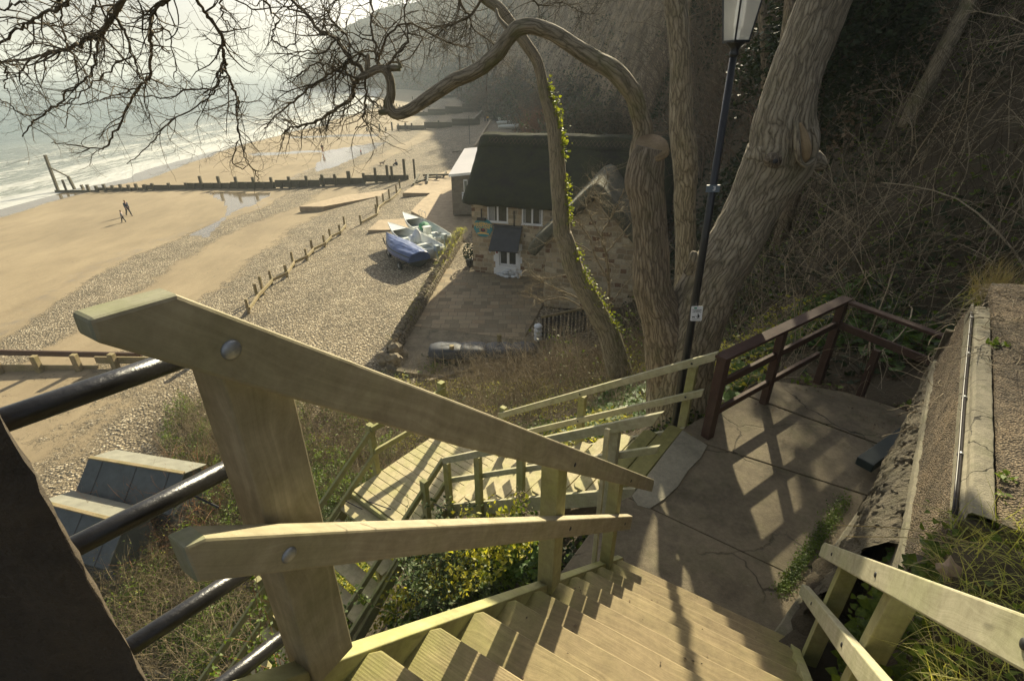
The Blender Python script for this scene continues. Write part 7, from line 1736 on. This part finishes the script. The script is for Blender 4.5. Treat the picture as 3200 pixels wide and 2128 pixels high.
for (px_, py_, yy, s_, n_, lab) in ((3120,1090,3.35,.050,26,'rosette of green leaves growing in the coping crack'),(3140,1500,1.95,.032,22,'small green weed in the wall crack, upper one'),(3135,1570,1.83,.032,22,'small green weed in the wall crack, lower one'),(2790,1740,2.25,.035,30,'leafy weed at the foot of the rubble wall'),(2700,1900,2.3,.035,34,'dark weed between the right hand posts'),(2850,1790,2.05,.04,44,'bushy weed where the rubble wall breaks off')):
    c0 = Py(px_, py_, yy); d = rng.normal(size=(n_, 3)); d[:, 2] = np.abs(d[:, 2])*.6+.25; d /= np.linalg.norm(d, axis=1, keepdims=True)
    C = np.array(c0)+d*s_*rng.uniform(.5, 1.6, n_)[:, None]; v, f = leaves(C, s_*.62, .5); o = npmesh('weed', v, f, M['ivy'] if yy > 2.3 or px_ > 3000 else M['leaf_round']); tag(o, lab, 'weed')
C = []
for k in range(3000):
    f_ = random.random(); p = Pz(2440+(2640-2440)*f_+random.gauss(0,14), 1850-(1850-1560)*f_+random.gauss(0,14), -3.89); C.append((p.x, p.y, p.z+random.random()*.03))
v, f = leaves(np.array(C), .011, .8); o = npmesh('moss_edge', v, f, M['ivy']); struct(o, 'stuff', 'low weeds along the kerb at the right edge of the landing')
# ---- scrub at the foot of and up the cliff
def cliff_scrub():
    X_, Y_, H_ = CL; n0, n1 = X_.shape; P, sz = [], []
    for _ in range(5200):
        i = int(n0*random.random()**1.25*.92); j = int(random.random()**1.5*(n1-4))
        if 26 < j < 74 and random.random() < .84: continue
        P.append((X_[i,j], Y_[i,j], H_[i,j])); sz.append(random.uniform(.5, 1.5)*(1+Y_[i,j]/160))
    P = np.array(P); sz = np.array(sz); k = 26; C = np.repeat(P, k, 0); s_ = np.repeat(sz, k); d = rng.normal(size=C.shape); d /= np.linalg.norm(d, axis=1, keepdims=True); C = C+d*s_[:, None]*np.array([.8,.8,1.0])*rng.uniform(.5,1,len(C))[:, None]; C[:, 2] += s_*.5
    pick = np.repeat(rng.random(len(P)), k); dist = C[:, 1]
    for nm, m_, lo, hi, lab in (('cliff_scrub', 'ivy_dark', 0, .38, 'dark evergreen scrub clinging to the cliff'), ('cliff_scrub', 'twig_brown', .38, .8, 'bare brown scrub at the foot of the cliff'), ('cliff_scrub', 'leaf_olive', .8, 1.1, 'olive green scrub on the cliff')):
        q = (pick >= lo) & (pick < hi); v, f = leaves(C[q], .10*np.sqrt(s_[q])*(1+dist[q]/170), .2, 'diamond'); o = npmesh(nm, v, f, M[m_]); struct(o, 'stuff', lab)
cliff_scrub()
for i, (px_, py_, y_, r_, m_, lab) in enumerate(((1600,330,175,9,'twig_brown','brown bare bush nearest the far boats'),(1705,325,112,6,'twig_brown','large brown bush left of the slender trunk, at the cliff foot'),(1690,385,85,3.6,'twig_red','rusty brown bush just above the thatched ridge'),(1530,310,205,9,'twig_brown','brown bush where the shore path meets the cliff'),(1780,400,66,4,'leaf_olive','olive bush right of the slender trunk above the thatch'),(1880,395,60,4,'ivy_dark','dark bush above the thatch near the forked tree'))):
    c0 = Py(px_, py_, y_); n = 2600; root = thing('cliff_bush', lab, 'bush', c0, 'bushes at the foot of the cliff')
    s0 = np.tile(np.array(c0)+np.array([0,0,-r_*.6]), (220, 1))+rng.normal(size=(220, 3))*np.array([r_*.3,r_*.3,.1]); d = rng.normal(size=(220, 3))*.55; d[:, 2] = 1.0
    P = walk(s0, d, rng.uniform(.7, 1.5, 220)*r_*.9, 8, .18, 0.0); rr_ = np.linspace(.05,.015,8)[None]*np.ones((220,1)); C, rc = branchlets(P, rr_, 6, r_*.15, r_*.4, .5, 5, .3, .7); C2, rc2 = branchlets(C, rc, 2, r_*.08, r_*.2, .7, 4, .3, .7); v, f = join([batch_tubes(P, rr_, 3), batch_tubes(C, rc, 3), batch_tubes(C2, np.maximum(rc2, .012), 3)]); npmesh('branches', v, f, M[m_ if m_.startswith('twig') else 'twig_brown'], root)
    if not m_.startswith('twig'): Q = C.reshape(-1, 3); v, f = leaves(Q[rng.integers(0, len(Q), 5000)]+rng.normal(size=(5000,3))*.2, .16, .3); npmesh('foliage', v, f, M[m_], root)
C = []
for k in range(5200):
    f_ = random.random(); p = Vector((-4.45,44.2,-12.25)).lerp(Vector((-6.15,23.3,-12.25)), f_); C.append((p.x+random.gauss(0,.17), p.y, p.z+random.gauss(0,.10)-abs(random.gauss(0,.12))))
C = np.array(C); C = C[fbm(C[:, 0]*2, C[:, 1]*1.1, 0, 3) > -.12]; v, f = leaves(C, .05, .8); o = npmesh('wall_moss', v, f, M['wall_moss']); struct(o, 'stuff', 'moss and small plants over the low dry stone wall')
# tufts on the stone wall and pebbles you can pick out near the groyne
C = []
for k in range(900):
    f_ = random.random()**1.6; p = Vector((-4.45,44.2,-12.2)).lerp(Vector((-5.2,35,-12.3)), f_)+Vector((random.gauss(0,.25),0,random.gauss(0,.08))); C.append(tuple(p))
v, f = blades(np.array(C), .22, .012, 4, .6); o = npmesh('wall_grass', v, f, M['grass']); tag(o, 'grass tufts growing on top of the low dry stone wall', 'grass')
# ---------------------------------------------------------------- people and dog
def person(px, py, z, h, label, top, legs, hair='hair', stride=.28, yaw=0.0, sit=False, arms=.1, bend=0.0):
    base = Pz(px, py, z); t_ = thing('person', label, 'person', base); s = h/1.75; c, s_ = math.cos(yaw), math.sin(yaw)
    def w(x, y, z_): return (base.x+(x*c-y*s_)*s, base.y+(x*s_+y*c)*s, base.z+z_*s)
    st_ = stride
    if not sit:
        pts = {'pel':(0,0,.95,.13),'che':(0+bend,0,1.28,.15),'nec':(bend*1.4,0,1.48,.06),'hea':(bend*1.6,0,1.60,.10),'top':(bend*1.6,0,1.70,.085),
               'h1':(0,.09,.90,.10),'k1':(st_*.6,.09,.50,.068),'f1':(st_*1.05,.09,.07,.05),'t1':(st_*1.05+.15,.09,.03,.04),
               'h2':(0,-.09,.90,.10),'k2':(-st_*.3,-.09,.50,.068),'f2':(-st_*1.15,-.09,.10,.05),'t2':(-st_*1.15+.13,-.09,.03,.04),
               's1':(bend,.19,1.40,.07),'e1':(bend-arms,.24,1.13,.05),'a1':(bend+arms*.4,.24,.88,.04),'s2':(bend,-.19,1.40,.07),'e2':(bend+arms,-.24,1.13,.05),'a2':(bend+arms*2.2,-.23,.92,.04)}
    else:
        pts = {'pel':(0,0,.16,.15),'che':(.10,0,.50,.16),'nec':(.16,0,.68,.06),'hea':(.20,0,.80,.10),'top':(.20,0,.90,.085),
               'h1':(.06,.10,.15,.10),'k1':(.42,.13,.40,.07),'f1':(.66,.12,.07,.05),'t1':(.80,.12,.03,.04),'h2':(.06,-.10,.15,.10),'k2':(.42,-.13,.38,.07),'f2':(.68,-.12,.07,.05),'t2':(.82,-.12,.03,.04),
               's1':(.12,.19,.60,.07),'e1':(.28,.24,.40,.05),'a1':(.48,.10,.42,.04),'s2':(.12,-.19,.60,.07),'e2':(.28,-.24,.40,.05),'a2':(.48,-.10,.40,.04)}
    names = list(pts); E = [('pel','che'),('che','nec'),('nec','hea'),('hea','top'),('pel','h1'),('h1','k1'),('k1','f1'),('f1','t1'),('pel','h2'),('h2','k2'),('k2','f2'),('f2','t2'),('che','s1'),('s1','e1'),('e1','a1'),('che','s2'),('s2','e2'),('e2','a2')]
    def skin(nm, keep, edges, mt, grow=0.0):
        ns = [k for k in names if k in keep]; me = bpy.data.meshes.new(nm); me.from_pydata([w(*pts[k][:3]) for k in ns], [(ns.index(a), ns.index(b_)) for a, b_ in edges if a in ns and b_ in ns], []); me.update()
        me.materials.append(M[mt]); o = link(me, nm, t_); sk = o.modifiers.new('skin', 'SKIN'); sk.use_smooth_shade = True
        for i, k in enumerate(ns): me.skin_vertices[0].data[i].radius = ((pts[k][3]+grow)*s,)*2; me.skin_vertices[0].data[i].use_root = (i == 0)
        sb = o.modifiers.new('sub', 'SUBSURF'); sb.levels = 1; sb.render_levels = 2; return o
    body = skin('body', names, E, 'skin'); skin('trousers', ['pel','h1','k1','f1','h2','k2','f2'], E, legs, .014); skin('jacket', ['pel','che','s1','e1','a1','s2','e2','a2'], E, top, .018)
    b = MB(); p = Vector(w(*pts['top'][:3])); b.ball(p+Vector((0,0,-.02*s)), .105*s, 12, 8, (1,1,.95)); b.build('hair', M[hair], t_, smooth=True)
    for sd_ in ('1','2'):
        a = Vector(w(*pts['a'+sd_][:3])); b = MB(); b.ball(a+Vector((0,0,-.05*s)), .045*s, 8, 6, (.7,1,1.3))
        for k in range(4): b.tube([a+Vector(((k-1.5)*.02*s,0,-.07*s)), a+Vector(((k-1.5)*.024*s,.005,-.13*s-.004*k))], .009*s, 5)
        b.tube([a+Vector((.03*s,0,-.04*s)), a+Vector((.055*s,.01,-.09*s))], .010*s, 5); b.build('hand', M['skin'], t_, smooth=True)
        f = Vector(w(*pts['t'+sd_][:3])); g = Vector(w(*pts['f'+sd_][:3])); b = MB(); b.tube([g+Vector((0,0,-.03*s)), f+Vector((0,0,.015*s))], [.055*s,.045*s], 8); b.build('shoe', M['cloth_black'], t_, smooth=True)
    return t_
person(404, 674, -15.2, 1.80, 'adult in dark jacket and black trousers striding across the sand beside the child', 'cloth_navy', 'cloth_black', 'cut_wood', .33, R(-25))
person(388, 696, -15.18, 1.38, 'child in black with pale sleeves walking on the sand beside the adult', 'cloth_grey', 'cloth_black', 'hair', .22, R(-160))
person(1009, 477, -15.1, 1.75, 'person in dark clothes walking by the bright strip of water far down the beach', 'cloth_black', 'cloth_red', 'hair', .25, R(60))
person(1129, 486, -15.0, 1.2, 'small figure at the edge of the pool beyond the main groyne', 'cloth_red', 'cloth_black', 'hair', .1, 0)
person(1242, 519, -14.4, 1.9, 'person in dark clothes sitting on the shingle beyond the groyne', 'cloth_navy', 'cloth_black', 'hair', sit=True, yaw=R(200))
person(1516, 382, -12.9, 1.75, 'left one of two people in black at the far end of the kerb wall', 'cloth_black', 'cloth_black', 'hair', .1, R(90))
person(1524, 382, -12.9, 1.75, 'right one of two people at the far end, yellow at the shoulder', 'yellow', 'cloth_black', 'hair', .1, R(90))
def dog(px, py, z):
    c = Pz(px, py, z); t_ = thing('dog', 'small pale dog standing on the shingle left of the seated person', 'dog', c)
    P = [(.0,0,.46,.13),(.28,0,.48,.15),(.50,0,.50,.13),(.62,0,.66,.08),(.70,0,.78,.085),(.84,0,.74,.05),(-.18,0,.52,.03),(-.34,0,.66,.02)]; E = [(0,1),(1,2),(2,3),(3,4),(4,5),(0,6),(6,7)]
    for x, kx, pt in ((0,-.07,0),(.50,.03,2)):
        for y in (-.09,.09):
            i = len(P); P += [(x,y,.36,.065),(x+kx,y,.20,.035),(x+.01,y,.03,.03)]; E += [(pt,i),(i,i+1),(i+1,i+2)]
    me = bpy.data.meshes.new('body'); me.from_pydata([(c.x+p[0]*1.1, c.y+p[1], c.z+p[2]*1.1) for p in P], E, []); me.materials.append(M['dog']); o = link(me, 'body', t_); o.modifiers.new('skin', 'SKIN').use_smooth_shade = True
    for i, p in enumerate(P): me.skin_vertices[0].data[i].radius = (p[3],)*2; me.skin_vertices[0].data[i].use_root = (i == 0)
    o.modifiers.new('sub', 'SUBSURF').render_levels = 2
    b = MB()
    for y in (-.05,.05): b.ball((c.x+.74, c.y+y, c.z+.95), .04, 6, 4, (.6,.5,1.3))
    b.build('ear', M['dog'], t_)
dog(1190, 519, -14.6)
